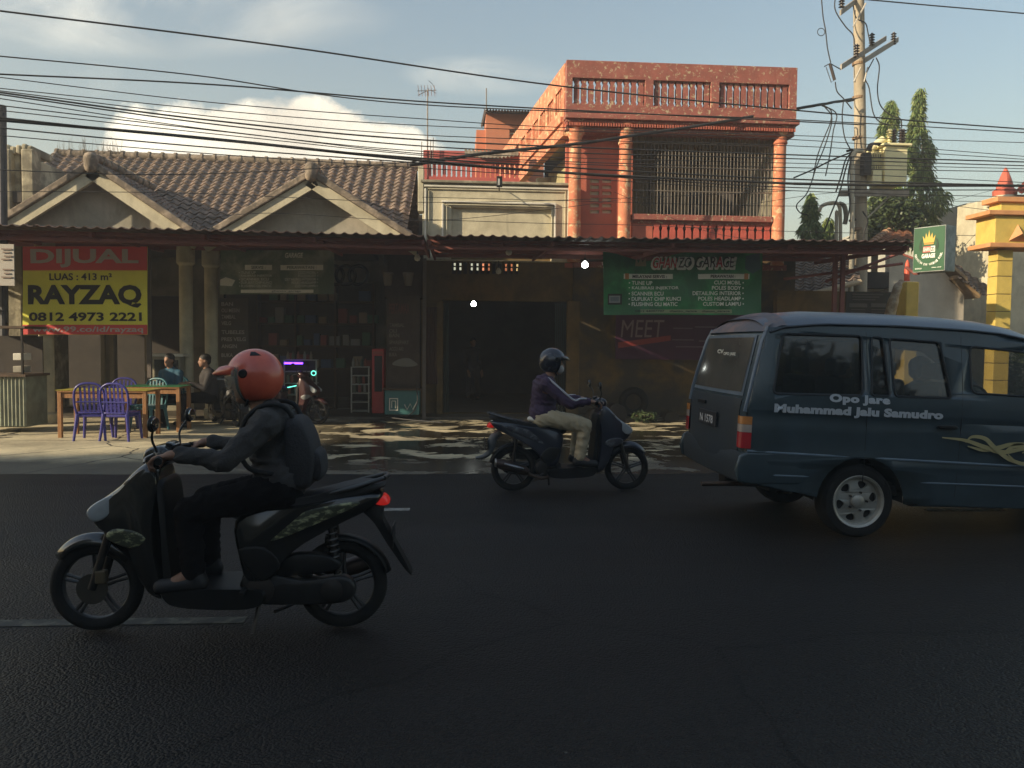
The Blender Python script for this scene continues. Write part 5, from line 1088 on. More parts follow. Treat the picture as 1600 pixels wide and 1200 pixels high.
# clutter along the garage wall
for k, (x, y, w_, h_, c_) in enumerate(((930, 652, 22, 18, (.05, .045, .04)), (962, 655, 26, 26, (.035, .03, .028)), (1046, 655, 22, 14, (.06, .05, .035)))):
    cb_ = at(x, y, 16.4); MB().round_prism([(-.5, 0), (-.52, .6), (-.3, 1), (.2, .95), (.5, .7), (.52, 0)], -.2, .25).xf(Matrix.Translation((cb_.x, 16.4, 0)) @ Matrix.Diagonal((w_*.0131, 1, h_*.0131, 1))).thing('sack', mat('sack%d' % k, c_, .9, bump=.5, bs=8), ('dark lumpy sack nearest the folding gate', 'largest dark sack against the garage wall', 'low brown sack right of the small green plant')[k], 'sack', 'sacks along the garage wall', smooth=60)
tyre_pile = thing('tyre', 'worn black tyre leaning on the garage wall behind the far rider', 'tyre', at(990, 650, 16.5)); MB().torus(at(990, 628, 16.6), .24, .08, 28, 10).part('tread', RUB, tyre_pile, 60)
# ================================================================== people
def hand(mb, wrist, fwd, up, side, curl=.9, grip=None, s=1.0):
    """palm + five bent fingers; fwd: direction of fingers, up: back of the hand, side: thumb direction"""
    f, u = V(fwd).normalized(), V(up).normalized(); sd_ = V(side).normalized(); w_ = V(wrist)
    mb.capsule(w_-f*.02, w_+f*.02, .026*s, .026*s, 10)
    for q in (-.027, -.009, .009, .027): mb.capsule(w_+f*.02+sd_*q*.7*s, w_+f*.085*s+sd_*q*s, .0145*s, .0125*s, 8)
    for i, (q, ln) in enumerate(((.030, .95), (.010, 1.05), (-.010, 1.0), (-.029, .8))):
        p = w_+f*.088*s+sd_*q*s; a = 0
        for k, L_ in enumerate((.040, .028, .022)):
            a += curl*(.75 if k == 0 else .95)*(1+.06*i); d = f*cos(a)-u*sin(a); e = p+d*L_*ln*s; mb.capsule(p, e, (.0102-.001*k)*s, (.0094-.001*k)*s, 8); p = e
    p = w_+f*.03*s+sd_*.026*s
    for k, (L_, d) in enumerate(((.036, f*.6+sd_*.75-u*.35), (.030, f*.75+sd_*.15-u*.75), (.024, f*.55-sd_*.25-u*.8))):
        d = d.normalized(); e = p+d*L_*s; mb.capsule(p, e, (.0125-.001*k)*s, (.0112-.001*k)*s, 8); p = e
def head(mb, c, fwd, r=1.0, up=(0, 0, 1)):
    f = V(fwd).normalized(); u = V(up).normalized(); sd_ = u.cross(f).normalized(); u = f.cross(sd_); c = V(c); M = Matrix((f, sd_, u)).transposed()
    P = lambda x, y, z: c+M @ V((x*r, y*r, z*r))
    mb.ell(P(-.012, 0, .02), (.098*r, .076*r, .100*r), 20, 14, M); mb.ell(P(.022, 0, -.045), (.072*r, .060*r, .072*r), 16, 10, M); mb.ell(P(.062, 0, -.095), (.026*r, .026*r, .020*r), 12, 8, M)
    mb.capsule(P(.082, 0, .01), P(.103, 0, -.028), .009*r, .014*r, 8); mb.ell(P(.084, 0, -.062), (.012*r, .024*r, .006*r), 10, 6, M); mb.ell(P(.083, 0, -.073), (.012*r, .022*r, .006*r), 10, 6, M)
    for sg in (-1, 1): mb.ell(P(.076, sg*.031, .022), (.012*r, .017*r, .008*r), 8, 6, M); mb.ell(P(-.005, sg*.078, -.008), (.018*r, .009*r, .030*r), 10, 8, M)
    return P
def person(lab, loc, face, J, shirt, pants, shoe, helmet=None, hair=None, voxel=.010, jkt=1.0, stripe=None, grp=None, gloves=None, mask=None, hand_s=1.0, curl=.9, hscale=1.0, shoulder=.185, visor=True, pk=1.0):
    """J: joints in a local frame, x forward, y left; each limb given per side"""
    t = thing('person', lab, 'person', (0, 0, 0), grp)
    hd, nk, chs, wst, plv = [V(J[k]) for k in ('head', 'neck', 'chest', 'waist', 'pelvis')]
    arms = [[V(p) for p in J['armL']], [V(p) for p in J['armR']]]; legs = [[V(p) for p in J['legL']], [V(p) for p in J['legR']]]
    b = MB(); b.capsule(nk-V((.02, 0, .06)), hd-V((.015, 0, .05)), .056, .052); b.capsule(plv, wst, .115, .10); b.capsule(wst, chs, .10, .12); b.capsule(chs+V((0, -.09, .04)), chs+V((0, .09, .04)), .085, .085)
    fh = V(J.get('look', (1, 0, -.05))); P = head(b, hd, fh, hscale)
    for ar in arms:
        b.capsule(ar[0], ar[1], .048, .038); b.capsule(ar[1], ar[2], .038, .026)
        hf = V(J.get('handdir', ar[2]-ar[1])); sgn = 1 if ar is arms[0] else -1
        hand(b, ar[2]+hf.normalized()*.02, hf, J.get('handup', (0, 0, 1)), (0, -sgn, 0), curl, s=hand_s)
    for lg in legs: b.capsule(lg[0], lg[1], .080, .052); b.capsule(lg[1], lg[2], .050, .034); b.capsule(lg[2], lg[3]-V((.04, 0, -.0)), .036, .035); b.capsule(lg[2]+V((-.03, 0, -.04)), lg[3], .034, .030)
    remeshed(b, 'body', SKIN, t, voxel, 2)
    j = MB(); k = jkt; j.capsule(wst-V((0, 0, .10)), wst+V((0, 0, .02)), .145*k, .14*k, 20); j.capsule(wst, chs, .142*k, .152*k, 20); j.capsule(chs+V((-.01, -.05, .06)), chs+V((-.01, .05, .06)), .125*k, .125*k, 18); j.capsule(plv+V((-.01, -.05, .04)), plv+V((-.01, .05, .06)), .13*k, .13*k, 18); j.capsule(nk-V((.02, 0, .08)), nk-V((.015, 0, .0)), .085*k, .068*k)
    for ar in arms:
        j.capsule(chs+V((0, (ar[0].y-chs.y)*.55, .07)), ar[0], .09*k, .078*k); n_ = 7
        j.capsule(ar[0], ar[1], .072*k, .056*k); j.capsule(ar[1], ar[2]-(ar[2]-ar[1])*.06, .056*k, .040*k)
        for i in range(5):    # creases as small rolls of cloth
            q = ar[0].lerp(ar[1], .25+.17*i); j.ell(q+V((0, 0, .004*(i % 2))), (.070*k-.003*i, .072*k-.003*i, .022), 12, 6)
        for i in range(3): q = ar[1].lerp(ar[2], .1+.2*i); j.ell(q, (.024, .058*k-.003*i, .056*k-.003*i), 12, 6)
    for i in range(4): q = (wst-V((0, 0, .10))).lerp(chs, i*.24); j.ell(q, (.150*k, .158*k, .022), 16, 6)
    remeshed(j, 'jacket', shirt, t, voxel*1.15, 2, .011 if voxel < .01 else 0)
    p = MB(); p.capsule(plv-V((0, .07, .01)), plv+V((0, .07, -.01)), .125*pk, .125*pk, 18)
    for lg in legs:
        p.capsule(lg[0], lg[1], .108*pk, .080*pk, 18); p.capsule(lg[1], lg[2]+V((0, 0, .0)), .080*pk, .060*pk, 16)
        for i in range(4): q = lg[1].lerp(lg[2], .06+.27*i); p.ell(q, ((.088-.006*i)*pk, (.082-.005*i)*pk, .020), 14, 6)
        q = lg[0].lerp(lg[1], .8); p.ell(q, (.03, .094*pk, .094*pk), 14, 6)
    remeshed(p, 'trousers', pants, t, voxel*1.15, 2, .009 if voxel < .01 else 0)
    for lg in legs:
        s_ = MB(); d = (lg[3]-lg[2]); d.z = 0; d.normalize() if d.length > .01 else None
        s_.capsule(lg[2]-V((.03, 0, .05)), lg[3], .046, .040); s_.capsule(lg[2]-V((.02, 0, .045)), lg[2]+V((0, 0, .05)), .047, .046); remeshed(s_, 'shoe', shoe, t, .010, 3)
    if hair: h_ = MB(); M_ = Matrix.Identity(3); h_.ell(P(-.025, 0, .045), (.103*hscale, .086*hscale, .088*hscale), 18, 12); h_.ell(P(-.06, 0, -.01), (.06*hscale, .07*hscale, .07*hscale), 14, 10); remeshed(h_, 'hair', hair, t, .009, 1)
    if stripe:
        for ar in arms:
            sg = 1 if ar is arms[0] else -1; pts = []
            a0, a1, a2 = ar[0]+V((-.03, -sg*.02, .075*k)), ar[0], ar[1]
            o1 = V((.05*k, sg*.052*k, .03)); o2 = V((.02, sg*.045*k, .043*k))
            pts = psmooth([nk+V((.0, sg*.06, -.02)), ar[0]+V((.02, sg*.02, .07*k)), ar[0].lerp(ar[1], .5)+o1, ar[1]+V((.035, sg*.04, .04)), ar[1].lerp(ar[2], .5)+V((0, sg*.030, .042)), ar[2]+V((-.03, sg*.03, .03))], 6)
            mb = MB(); mb.tube(pts, .011, 8); mb.part('sleeve_stripe', stripe, t, 60)
    if mask: m__ = MB(); m__.ell(P(.055, 0, -.055), (.058, .058, .052), 14, 10); m__.part('face_mask', mask, t, 60)
    if helmet:
        hm, lin = helmet['mat'], helmet.get('lining', BLKP); R_ = helmet.get('r', (.148, .128, .140)); ctr = P(-.018, 0, .025); fx = V(fh).normalized(); sdv = V((0, 0, 1)).cross(fx).normalized(); upv = fx.cross(sdv); HM = Matrix((fx, sdv, upv)).transposed()
        def pt(az, el, q=1.0): c_ = cos(el); return ctr+HM @ V((R_[0]*c_*cos(az)*q, R_[1]*c_*sin(az)*q, R_[2]*sin(el)*q))
        n, m2 = 56, 30; vs, fs = [], []; elmin = radians(-58)
        for i in range(m2+1):
            for kk in range(n): vs.append(pt(2*pi*kk/n, elmin+(pi/2-elmin)*i/m2*.999))
        for i in range(m2):
            for kk in range(n):
                az = 2*pi*(kk+.5)/n; az = az-2*pi if az > pi else az; el = elmin+(pi/2-elmin)*(i+.5)/m2
                if abs(az) < radians(62) and el < radians(16): continue
                fs.append((i*n+kk, i*n+(kk+1) % n, (i+1)*n+(kk+1) % n, (i+1)*n+kk))
        o = MB().add(vs, fs).part('helmet_shell', hm, t, 60); sol = o.modifiers.new('s', 'SOLIDIFY'); sol.thickness = .018; sol.offset = -1
        e = MB(); e.tube([pt(radians(62), radians(-56+i*7.2), 1.005) for i in range(11)]+[pt(radians(62-i*12.4), radians(16), 1.005) for i in range(11)]+[pt(radians(-62), radians(16-i*7.2), 1.005) for i in range(11)], .007, 8); e.part('helmet_trim', BLKP, t, 60)
        e = MB(); e.ell(ctr-HM @ V((.03, 0, .03)), (R_[0]*.80, R_[1]*.86, R_[2]*.86), 20, 12, HM); 
        # visor
        if visor:
            vs, fs = [], []
            for i in range(13):
                for kk in range(25): vs.append(pt(radians(-70+140*kk/24), radians(-44+66*i/12), 1.06))
            for i in range(12):
                for kk in range(24): fs.append((i*25+kk, i*25+kk+1, (i+1)*25+kk+1, (i+1)*25+kk))
            MB().add(vs, fs).part('visor', helmet.get('visor', GLASS), t, 60)
        for a0_, e0_, da, de in helmet.get('decals', ()):
            vs, fs = [], []
            for i in range(5):
                for kk in range(7): vs.append(pt(radians(a0_+da*(kk/6)*(1-.5*i/4)), radians(e0_+de*i/4), 1.008))
            for i in range(4):
                for kk in range(6): fs.append((i*7+kk, i*7+kk+1, (i+1)*7+kk+1, (i+1)*7+kk))
            MB().add(vs, fs).part('helmet_decal', BLKP, t, 60)
        pk = MB(); rows = []
        for q, ext, dz in ((0, 1.0, 0), (1, 1+helmet.get('peak', .5)*.5, .01), (2, 1+helmet.get('peak', .5), -.004)):
            rows.append([pt(radians(-58+116*kk/16), radians(22), ext if abs(kk-8) < 8 else 1.0)+HM @ V((0, 0, dz-.02*q)) if abs(kk-8) >= 8 else ctr+HM @ V((R_[0]*cos(radians(22))*cos(radians(-58+116*kk/16))*(1+(ext-1)*cos(radians((kk-8)*10.5))), R_[1]*cos(radians(22))*sin(radians(-58+116*kk/16)), R_[2]*sin(radians(22))+dz-.018*q)) for kk in range(17)])
        pk.rings(rows, False, False); o = pk.part('helmet_peak', hm, t, 60); sol = o.modifiers.new('s', 'SOLIDIFY'); sol.thickness = .012
        for sg in (-1, 1): MB().lathe(pt(sg*radians(78), radians(8), 1.0), [(.022, -.014), (.024, 0), (.018, .014)], 14, 'y').part('visor_pivot', BLKP, t, 60)
        MB().tube([pt(radians(75), radians(-52)), hd+V((.035, .0, -.128)), pt(radians(-75), radians(-52))], .008, 6).part('chin_strap', BLKP, t)
    t.location = loc; t.rotation_euler = (0, 0, face); return t
NAVY = mat('dark_purple_cloth', (.055, .030, .065), .8, (.04, .022, .05), 10, .5, .3, 90); GREYJ = mat('grey_knit', (.060, .056, .055), .95, (.045, .042, .041), 14, .6, .5, 110); KHAKI = mat('khaki_cloth', (.56, .47, .31), .85, (.48, .39, .25), 8, .5, .3, 70)
BLKC = mat('black_cloth', (.009, .008, .009), .95, bump=.4, bs=70, spec=.1); SHOE = mat('dark_shoe', (.02, .02, .022), .6); CHAR = mat('charcoal_bag', (.030, .029, .032), .8, (.022, .021, .023), 8, .5, .4, 60)
REDH = mat('red_helmet', (.66, .13, .07), .32, (.5, .075, .045), 6, .5, coat=.5); VIS = mat('clear_visor', (.30, .31, .27), .08, alpha=.42, spec=.8)
def ride(hx, hz, sh, el, ha, hip, kn, an_, yo=.0):
    j = {'head': (hx, 0, hz), 'neck': (sh[0]+.05, 0, sh[1]+.055), 'chest': (sh[0]+.01, 0, sh[1]-.07), 'waist': ((sh[0]*.45+hip[0]*.55), 0, sh[1]*.42+hip[1]*.58), 'pelvis': (hip[0], 0, hip[1])}
    for sg, n_ in ((1, 'L'), (-1, 'R')):
        j['arm'+n_] = [(sh[0], sg*.175, sh[1]), (el[0], sg*.27, el[1]), (ha[0], sg*.265, ha[1])]
        j['leg'+n_] = [(hip[0], sg*.09, hip[1]), (kn[0], sg*.15, kn[1]), (an_[0], sg*.13, an_[1]), (an_[0]+.16, sg*.14, an_[1]-.07)]
    return j
# ================================================================== scooters
GRIPX = {}
def scooter(lab, loc, face, body, accent, wb=.635, steer=0, plate='dark', seatc=None, s=1.0, mud=True, side=0, disc=True):
    t = thing('scooter', lab, 'scooter', (0, 0, 0)); r = .238
    def wheel(x, nm):
        w_ = thing(nm, '', '', (x, 0, r)); del w_['label']; del w_['category']; w_.parent = t
        o = MB().torus((x, 0, r), r-.036, .036, 44, 12, 1.05).part('tyre', RUB, w_, 60)
        mb = MB(); mb.lathe((x, 0, r), [(r-.060, -.026), (r-.052, -.03), (r-.050, 0), (r-.052, .03), (r-.060, .026), (r-.072, .012), (r-.072, -.012)], 40, 'y', cap=False); mb.f.append(tuple()) if False else None
        mb.lathe((x, 0, r), [(.022, -.055), (.034, -.05), (.034, .05), (.022, .055)], 16, 'y')
        for k in range(5):
            a = 2*pi*k/5+.3; d = V((cos(a), 0, sin(a))); q = V((-sin(a), 0, cos(a)))
            for sg in (-1, 1): mb.tube([V((x, 0, r))+d*.03+q*sg*.014, V((x, 0, r))+d*.10+q*sg*.010, V((x, 0, r))+d*(r-.066)+q*sg*.014], [.011, .009, .010], 6)
        o = mb.part('rim', mat('rim_black', (.03, .03, .032), .4, (.05, .05, .05), 9, .4), w_, 50)
        return w_
    wheel(-wb, 'rear_wheel'); fw = wheel(wb, 'front_wheel')
    if disc: MB().lathe((wb, .06, r), [(.03, 0), (.08, 0), (.08, .004), (.03, .004)], 28, 'y').part('brake_disc', mat('disc_steel', (.12, .11, .09), .4, metal=.7), fw, 30); MB().box((wb-.075, .04, r+.03), (wb-.02, .085, r+.10)).part('brake_caliper', mat('caliper_bronze', (.10, .075, .04), .5), fw, bevel=.008)
    # fork, steering column
    for sg in (-1, 1): MB().tube([(wb, sg*.062, r), (wb-.10, sg*.062, r+.33)], [.022, .019], 10).part('fork_leg', DKMET, t, 60)
    MB().tube([(wb-.085, 0, r+.30), (.345, 0, .90)], .024, 10).part('steering_column', DKMET, t, 60)
    MB().box((wb-.13, -.085, r+.29), (wb-.07, .085, r+.33)).part('fork_bridge', DKMET, t, bevel=.008)
    # front fender hugging the wheel
    vs = []; fs = []; A0, A1 = radians(38), radians(150)
    for i in range(19):
        a = A0+(A1-A0)*i/18; R2 = r+.018+.018*sin((a-A0)/(A1-A0)*pi); w2 = .062*(.35+.65*min(1, sin((a-A0)/(A1-A0)*pi)*2.2))
        for kk in range(7): b_ = -1+2*kk/6; vs.append(V((wb+.01+(R2-.05*b_*b_)*cos(a), w2*b_, r+(R2-.06*b_*b_)*sin(a)+.01)))
    for i in range(18):
        for kk in range(6): fs.append((i*7+kk, i*7+kk+1, (i+1)*7+kk+1, (i+1)*7+kk))
    o = MB().add(vs, fs).part('front_fender', body, t, 60); so_ = o.modifiers.new('s', 'SOLIDIFY'); so_.thickness = .008
    # nose / leg shield: narrow at the nose, wide at the shield
    tp_ = lambda x, z: max(.25, min(1, 1.12-1.7*max(0, x-.36)))
    MB().round_prism([(.63, .645), (.60, .565), (.50, .525), (.43, .47), (.37, .30), (.30, .20), (.25, .22), (.28, .42), (.285, .62), (.265, .80), (.30, .90), (.37, .885), (.47, .785), (.585, .70)], -.15, .15, .86, tp_).part('front_cowl', body, t, 50)
    MB().round_prism([(.28, .80), (.265, .60), (.25, .30), (.235, .22), (.20, .22), (.225, .5), (.235, .68), (.25, .80)], -.142, .142, .9).part('leg_shield', BLKP, t, 50)
    for sg in (-1, 1):
        hl = MB(); hl.round_prism([(.635, .645), (.60, .60), (.53, .625), (.40, .745), (.42, .775), (.52, .735), (.60, .69)], sg*.065, sg*.128, .8, lambda x, z: max(.4, 1-1.2*max(0, x-.47)) if False else 1); hl.part('headlight', mat('headlight_glass', (.42, .45, .46), .12, (.3, .32, .33), 8, .4, coat=.6), t, 50)
        MB().round_prism([(.52, .52), (.40, .47), (.33, .52), (.40, .565), (.50, .565)], sg*.12, sg*.158, .8).part('cowl_accent', accent, t, 50)
        MB().round_prism([(.44, .80), (.41, .77), (.37, .80), (.39, .83)], sg*.10, sg*.146, .8).part('turn_signal', mat('dark_lens', (.10, .08, .07), .2, coat=.5), t, 50)
    # floor and belly
    MB().round_prism([(.26, .26), (.25, .20), (.18, .165), (0, .15), (-.18, .15), (-.26, .18), (-.26, .25), (-.1, .262), (.1, .262)], -.165, .165, .93).part('floorboard', BLKP, t, 50)
    # rear body
    tr_ = lambda x, z: max(.42, 1-.75*max(0, -x-.42)-.5*max(0, x+.12))
    MB().round_prism([(-.10, .60), (-.115, .42), (-.16, .28), (-.26, .28), (-.40, .44), (-.60, .56), (-.80, .66), (-.85, .735), (-.70, .735), (-.45, .69), (-.25, .67)], -.15, .15, .88, tr_).part('rear_cowl', body, t, 50)
    for sg in (-1, 1):
        MB().round_prism([(-.20, .50), (-.30, .50), (-.55, .60), (-.74, .69), (-.66, .695), (-.42, .645), (-.27, .59)], sg*.118, sg*.142 if True else 0, .9, None).part('side_graphic_panel', accent, t, 50)
        MB().round_prism([(-.13, .46), (-.19, .34), (-.27, .30), (-.34, .38), (-.26, .47)], sg*.12, sg*.156, .85).part('lower_side_panel', BLKP, t, 50)
    MB().round_prism([(-.06, .665), (-.09, .60), (-.30, .635), (-.55, .675), (-.83, .75), (-.85, .785), (-.72, .79), (-.55, .745), (-.38, .715), (-.20, .715)], -.125, .125, .84, lambda x, z: max(.55, 1-.9*max(0, -x-.5)-.9*max(0, x+.25))).part('seat', seatc or mat('seat_vinyl', (.018, .017, .018), .6, bump=.2, bs=60), t, 50)
    mb = MB()
    for sg in (-1, 1): mb.tube(psmooth([(-.58, sg*.105, .74), (-.72, sg*.11, .775), (-.86, sg*.075, .815)], 5), .012, 8)
    mb.tube([(-.86, -.075, .815), (-.875, 0, .82), (-.86, .075, .815)], .013, 8); mb.part('grab_rail', mat('rail_grey', (.09, .09, .09), .4, metal=.6), t, 60)
    tl = MB().round_prism([(-.79, .73), (-.86, .715), (-.885, .675), (-.84, .665), (-.78, .69)], -.07, .07, .7).part('tail_light', mat('tail_red', (.35, .015, .012), .2, emit=((1, .04, .03), .12)), t, 50)
    # rear hugger, mudguard, plate
    vs = []; fs = []
    for i in range(13):
        a = radians(70+95*i/12); R2 = r+.03
        for kk in range(5): b_ = -1+2*kk/4; vs.append(V((-wb+(R2-.02*b_*b_)*cos(a), .055*b_, r+(R2-.02*b_*b_)*sin(a))))
    for i in range(12):
        for kk in range(4): fs.append((i*5+kk, i*5+kk+1, (i+1)*5+kk+1, (i+1)*5+kk))
    o = MB().add(vs, fs).part('rear_hugger', BLKP, t, 60); so_ = o.modifiers.new('s', 'SOLIDIFY'); so_.thickness = .008
    if mud:
        MB().round_prism([(-.73, .66), (-.80, .58), (-.88, .45), (-.985, .30), (-1.0, .31), (-.915, .47), (-.85, .60), (-.84, .675)], -.055, .055, .9).part('rear_fender', BLKP, t, 50)
    else:
        MB().tube(psmooth([(-.74, 0, .62), (-.82, 0, .55), (-.84, 0, .44), (-.90, 0, .37), (-1.0, 0, .345)], 5), [.05, .045, .04, .04, .045, .045, .045, .05, .045, .04, .035, .03, .03, .03, .028, .026, .024, .022, .02, .018, .015][:21], 8).part('rear_fender', mat('grey_plastic', (.12, .125, .125), .5), t, 60)
    pl = MB().box((-.90, -.075, .44), (-.893, .075, .56)).xf(Matrix.Translation((-.01, 0, 0))).part('number_plate', mat('plate_black', (.02, .02, .022), .5), t, bevel=.002)
    # engine, cvt, exhaust
    MB().round_prism([(-.13, .23), (-.20, .17), (-.42, .16), (-.66, .17), (-.72, .24), (-.66, .31), (-.45, .29), (-.25, .33), (-.14, .30)], .055, .13, .85).part('transmission_case', mat('engine_case', (.032, .031, .031), .45, (.02, .019, .018), 8, .5, metal=.4), t, 50)
    MB().lathe((-.235, .13, .245), [(.07, 0), (.072, .01), (.05, .018), (.01, .02)], 20, 'y').part('fan_cover', DKMET, t, 50); MB().lathe((-.60, .13, .24), [(.055, 0), (.057, .01), (.03, .018), (.01, .02)], 20, 'y').part('clutch_cover', DKMET, t, 50)
    MB().round_prism([(-.30, .34), (-.34, .31), (-.60, .33), (-.64, .38), (-.55, .42), (-.38, .42)], .05, .12, .85).part('air_box', BLKP, t, 50)
    MB().round_prism([(-.12, .30), (-.14, .18), (-.34, .17), (-.38, .30), (-.25, .36)], -.10, .055, .85).part('engine_block', MATS['engine_case'], t, 50)
    MB().tube(psmooth([(-.22, -.09, .17), (-.32, -.12, .15), (-.42, -.13, .18), (-.48, -.135, .215)], 4), .018, 8).part('exhaust_pipe', mat('rusty_steel', (.16, .11, .08), .5, metal=.8), t, 60)
    MB().tube([(-.46, -.14, .215), (-.50, -.14, .23), (-.74, -.155, .305), (-.80, -.16, .32)], [.03, .05, .056, .04], 16).part('muffler', mat('muffler_black', (.05, .04, .035), .4, (.08, .05, .04), 9, .5, metal=.6), t, 60)
    MB().tube([(-.52, -.192, .26), (-.60, -.196, .28), (-.72, -.205, .315)], [.012, .02, .012], 8).part('heat_shield', CHROME, t, 60)
    MB().lathe((-.80, -.16, .32), [(.042, -.012), (.046, 0), (.03, .012)], 14, 'x').part('muffler_tip', CHROME, t, 60)
    for sg in (-1, 1): MB().tube([(-.62, sg*.075, .27), (-.58, sg*.085, .60)], .016, 8).part('shock_strut', DKMET, t, 60)
    mb = MB(); a0, a1 = V((-.615, .075, .30)), V((-.585, .085, .57))
    mb.tube([a0.lerp(a1, i/60)+V((.028*cos(i*.9), .028*sin(i*.9), 0)) for i in range(61)], .0055, 5); mb.part('shock_spring', mat('spring_steel', (.12, .11, .10), .4, metal=.7), t, 60)
    MB().tube([(-.22, .10, .16), (-.20, .17, .03)], .011, 6).part('side_stand', DKMET, t); MB().tube([(-.16, .15, .25), (-.16, .23, .25)], .014, 8).part('foot_peg', RUB, t)
    MB().tube([(-.30, -.10, .20), (-.42, -.11, .12), (-.30, .10, .12)], .010, 6).part('centre_stand', DKMET, t)
    # handlebar
    MB().round_prism([(.36, .905), (.30, .87), (.245, .885), (.22, .945), (.27, .985), (.35, .965)], -.11, .11, .75).part('handlebar_cover', body, t, 50)
    MB().round_prism([(.255, .955), (.235, .95), (.215, .985), (.26, 1.0)], -.06, .06, .8).part('dashboard', BLKG, t, 50)
    for sg in (-1, 1):
        MB().tube([(.27, sg*.10, .94), (.255, sg*.18, .955), (.225, sg*.24, .95)], .012, 8).part('handlebar', DKMET, t, 60)
        MB().tube([(.228, sg*.225, .95), (.195, sg*.345, .94)], [.018, .019], 12).part('grip', RUB, t, 60)
        MB().tube(psmooth([(.275, sg*.19, .955), (.285, sg*.26, .945), (.262, sg*.34, .935)], 4), .006, 6).part('brake_lever', CHROME, t, 60)
        MB().tube(psmooth([(.262, sg*.17, .965), (.275, sg*.20, 1.03), (.25, sg*.25, 1.09)], 4), .006, 6).part('mirror_stem', DKMET, t, 60)
        c_ = V((.245, sg*.27, 1.115)); mr = MB(); mr.ell(c_, (.016, .065, .040), 16, 10); o = mr.part('mirror', BLKP, t, 60); MB().ell(c_-V((.012, 0, 0)), (.006, .056, .033), 16, 8).part('mirror_glass', mat('mirror_glass', (.5, .5, .5), .05, metal=1), o, 60)
    t.location = loc; t.rotation_euler = (0, 0, face); t.scale = (s, s, s); return t
def lpos(px, Y, wx): return (at(px, 700, Y).x, Y, 0)
DBODY = mat('scooter_black', (.007, .007, .007), .2, (.014, .014, .012), 3, .4, coat=.8); ACY = mat('olive_graphic_highlight', (.42, .42, .24), .3, (.05, .055, .035), 22, 1.0, stretch=(1, 1, 2.2))  # olive graphic brightened to hold the panel's highlight as well
DB2 = mat('scooter_navy', (.020, .024, .040), .28, (.03, .033, .045), 3, .4, coat=.5); AC2 = mat('silver_graphic', (.20, .21, .22), .3, (.05, .05, .06), 14, 1.0)
NY = 4.28; nx = at(346, 930, NY).x
near = scooter('near black scooter with olive streaked side panel, ridden leftwards by the red helmet rider', (nx, NY, .004), pi, DBODY, ACY, wb=.635)
FY = 8.3; fx_ = at(891, 750, FY).x
far_ = scooter('far dark navy scooter with khaki trousered rider heading right', (fx_, FY, .004), .04, DB2, AC2, wb=.60, mud=False, s=1.0, disc=False)
MB().tube([(nx+.17, NY-.165, .285), (nx+.215, NY-.17, .300), (nx+.275, NY-.165, .325)], [.010, .020, .010], 8).part('side_trim', mat('bright_trim', (.5, .5, .47), .35), near, 60)
J1 = ride(-.165, 1.315, (-.27, 1.105), (-.10, .93), (.13, .965), (-.33, .76), (.12, .66), (.10, .34))
J1['handdir'] = (1, 0, -.15)
person('rider in red open face helmet, dark grey jacket and black trousers on the near scooter', (nx, NY, .004), pi, J1, GREYJ, BLKC, SHOE, helmet={'mat': REDH, 'visor': VIS, 'decals': ((-125, 48, 34, 14), (90, 48, 34, 14)), 'peak': .55, 'r': (.148, .130, .146)}, voxel=.0085, jkt=.92, curl=.95, pk=.86)
J2 = ride(-.19, 1.335, (-.29, 1.12), (-.06, .93), (.13, .955), (-.31, .775), (.12, .70), (.07, .37)); J2['handdir'] = (1, 0, -.1)
person('rider in dark helmet, striped purple jacket and khaki trousers on the far scooter', (fx_, FY, .004), .04, J2, NAVY, KHAKI, SHOE, helmet={'mat': mat('dark_helmet', (.022, .022, .032), .25, coat=.6), 'peak': .35, 'visor': GLASS, 'r': (.145, .124, .138)}, voxel=.009, stripe=mat('pale_stripe', (.50, .50, .52), .8), mask=mat('pale_mask', (.50, .48, .46), .8), jkt=.90, visor=False, curl=.95, pk=.88)
hem_root = [o for o in bpy.data.objects if o.get('label', '').startswith('rider in dark helmet')][0]; hm_ = MB(); hm_.ell((-.325, 0, .755), (.140, .150, .045), 24, 10); o = bpy.data.objects.new('shirt_hem', hm_.mesh('shirt_hem', WHITEM, 60)); col.objects.link(o); o.parent = hem_root
# backpack worn by the near rider
bp = thing('backpack', 'charcoal backpack worn by the rider with the red helmet', 'backpack', (nx, NY, .8))
def nl(x, y, z): return V((nx-x, NY-y, .004+z))
b = MB(); b.round_prism([(-.36, 1.12), (-.355, .98), (-.37, .80), (-.43, .76), (-.485, .78), (-.51, .90), (-.49, 1.03), (-.43, 1.13)], -.15, .15, .8).xf(Matrix(((-1, 0, 0, nx), (0, -1, 0, NY), (0, 0, 1, .004), (0, 0, 0, 1)))).part('bag_body', CHAR, bp, 60)
b = MB(); b.round_prism([(-.485, .95), (-.49, .82), (-.52, .80), (-.545, .84), (-.54, .92), (-.52, .96)], -.11, .11, .8).xf(Matrix(((-1, 0, 0, nx), (0, -1, 0, NY), (0, 0, 1, .004), (0, 0, 0, 1)))).part('front_pocket', CHAR, bp, 60)
for sg in (-1, 1):
    MB().tube(psmooth([nl(-.42, sg*.09, 1.08), nl(-.36, sg*.115, 1.185), nl(-.26, sg*.125, 1.20), nl(-.165, sg*.125, 1.13), nl(-.135, sg*.13, 1.0), nl(-.19, sg*.165, .88), nl(-.36, sg*.14, .84)], 6), .013, 8).part('shoulder_strap', mat('strap_black', (.012, .012, .013), .8), bp, 60)
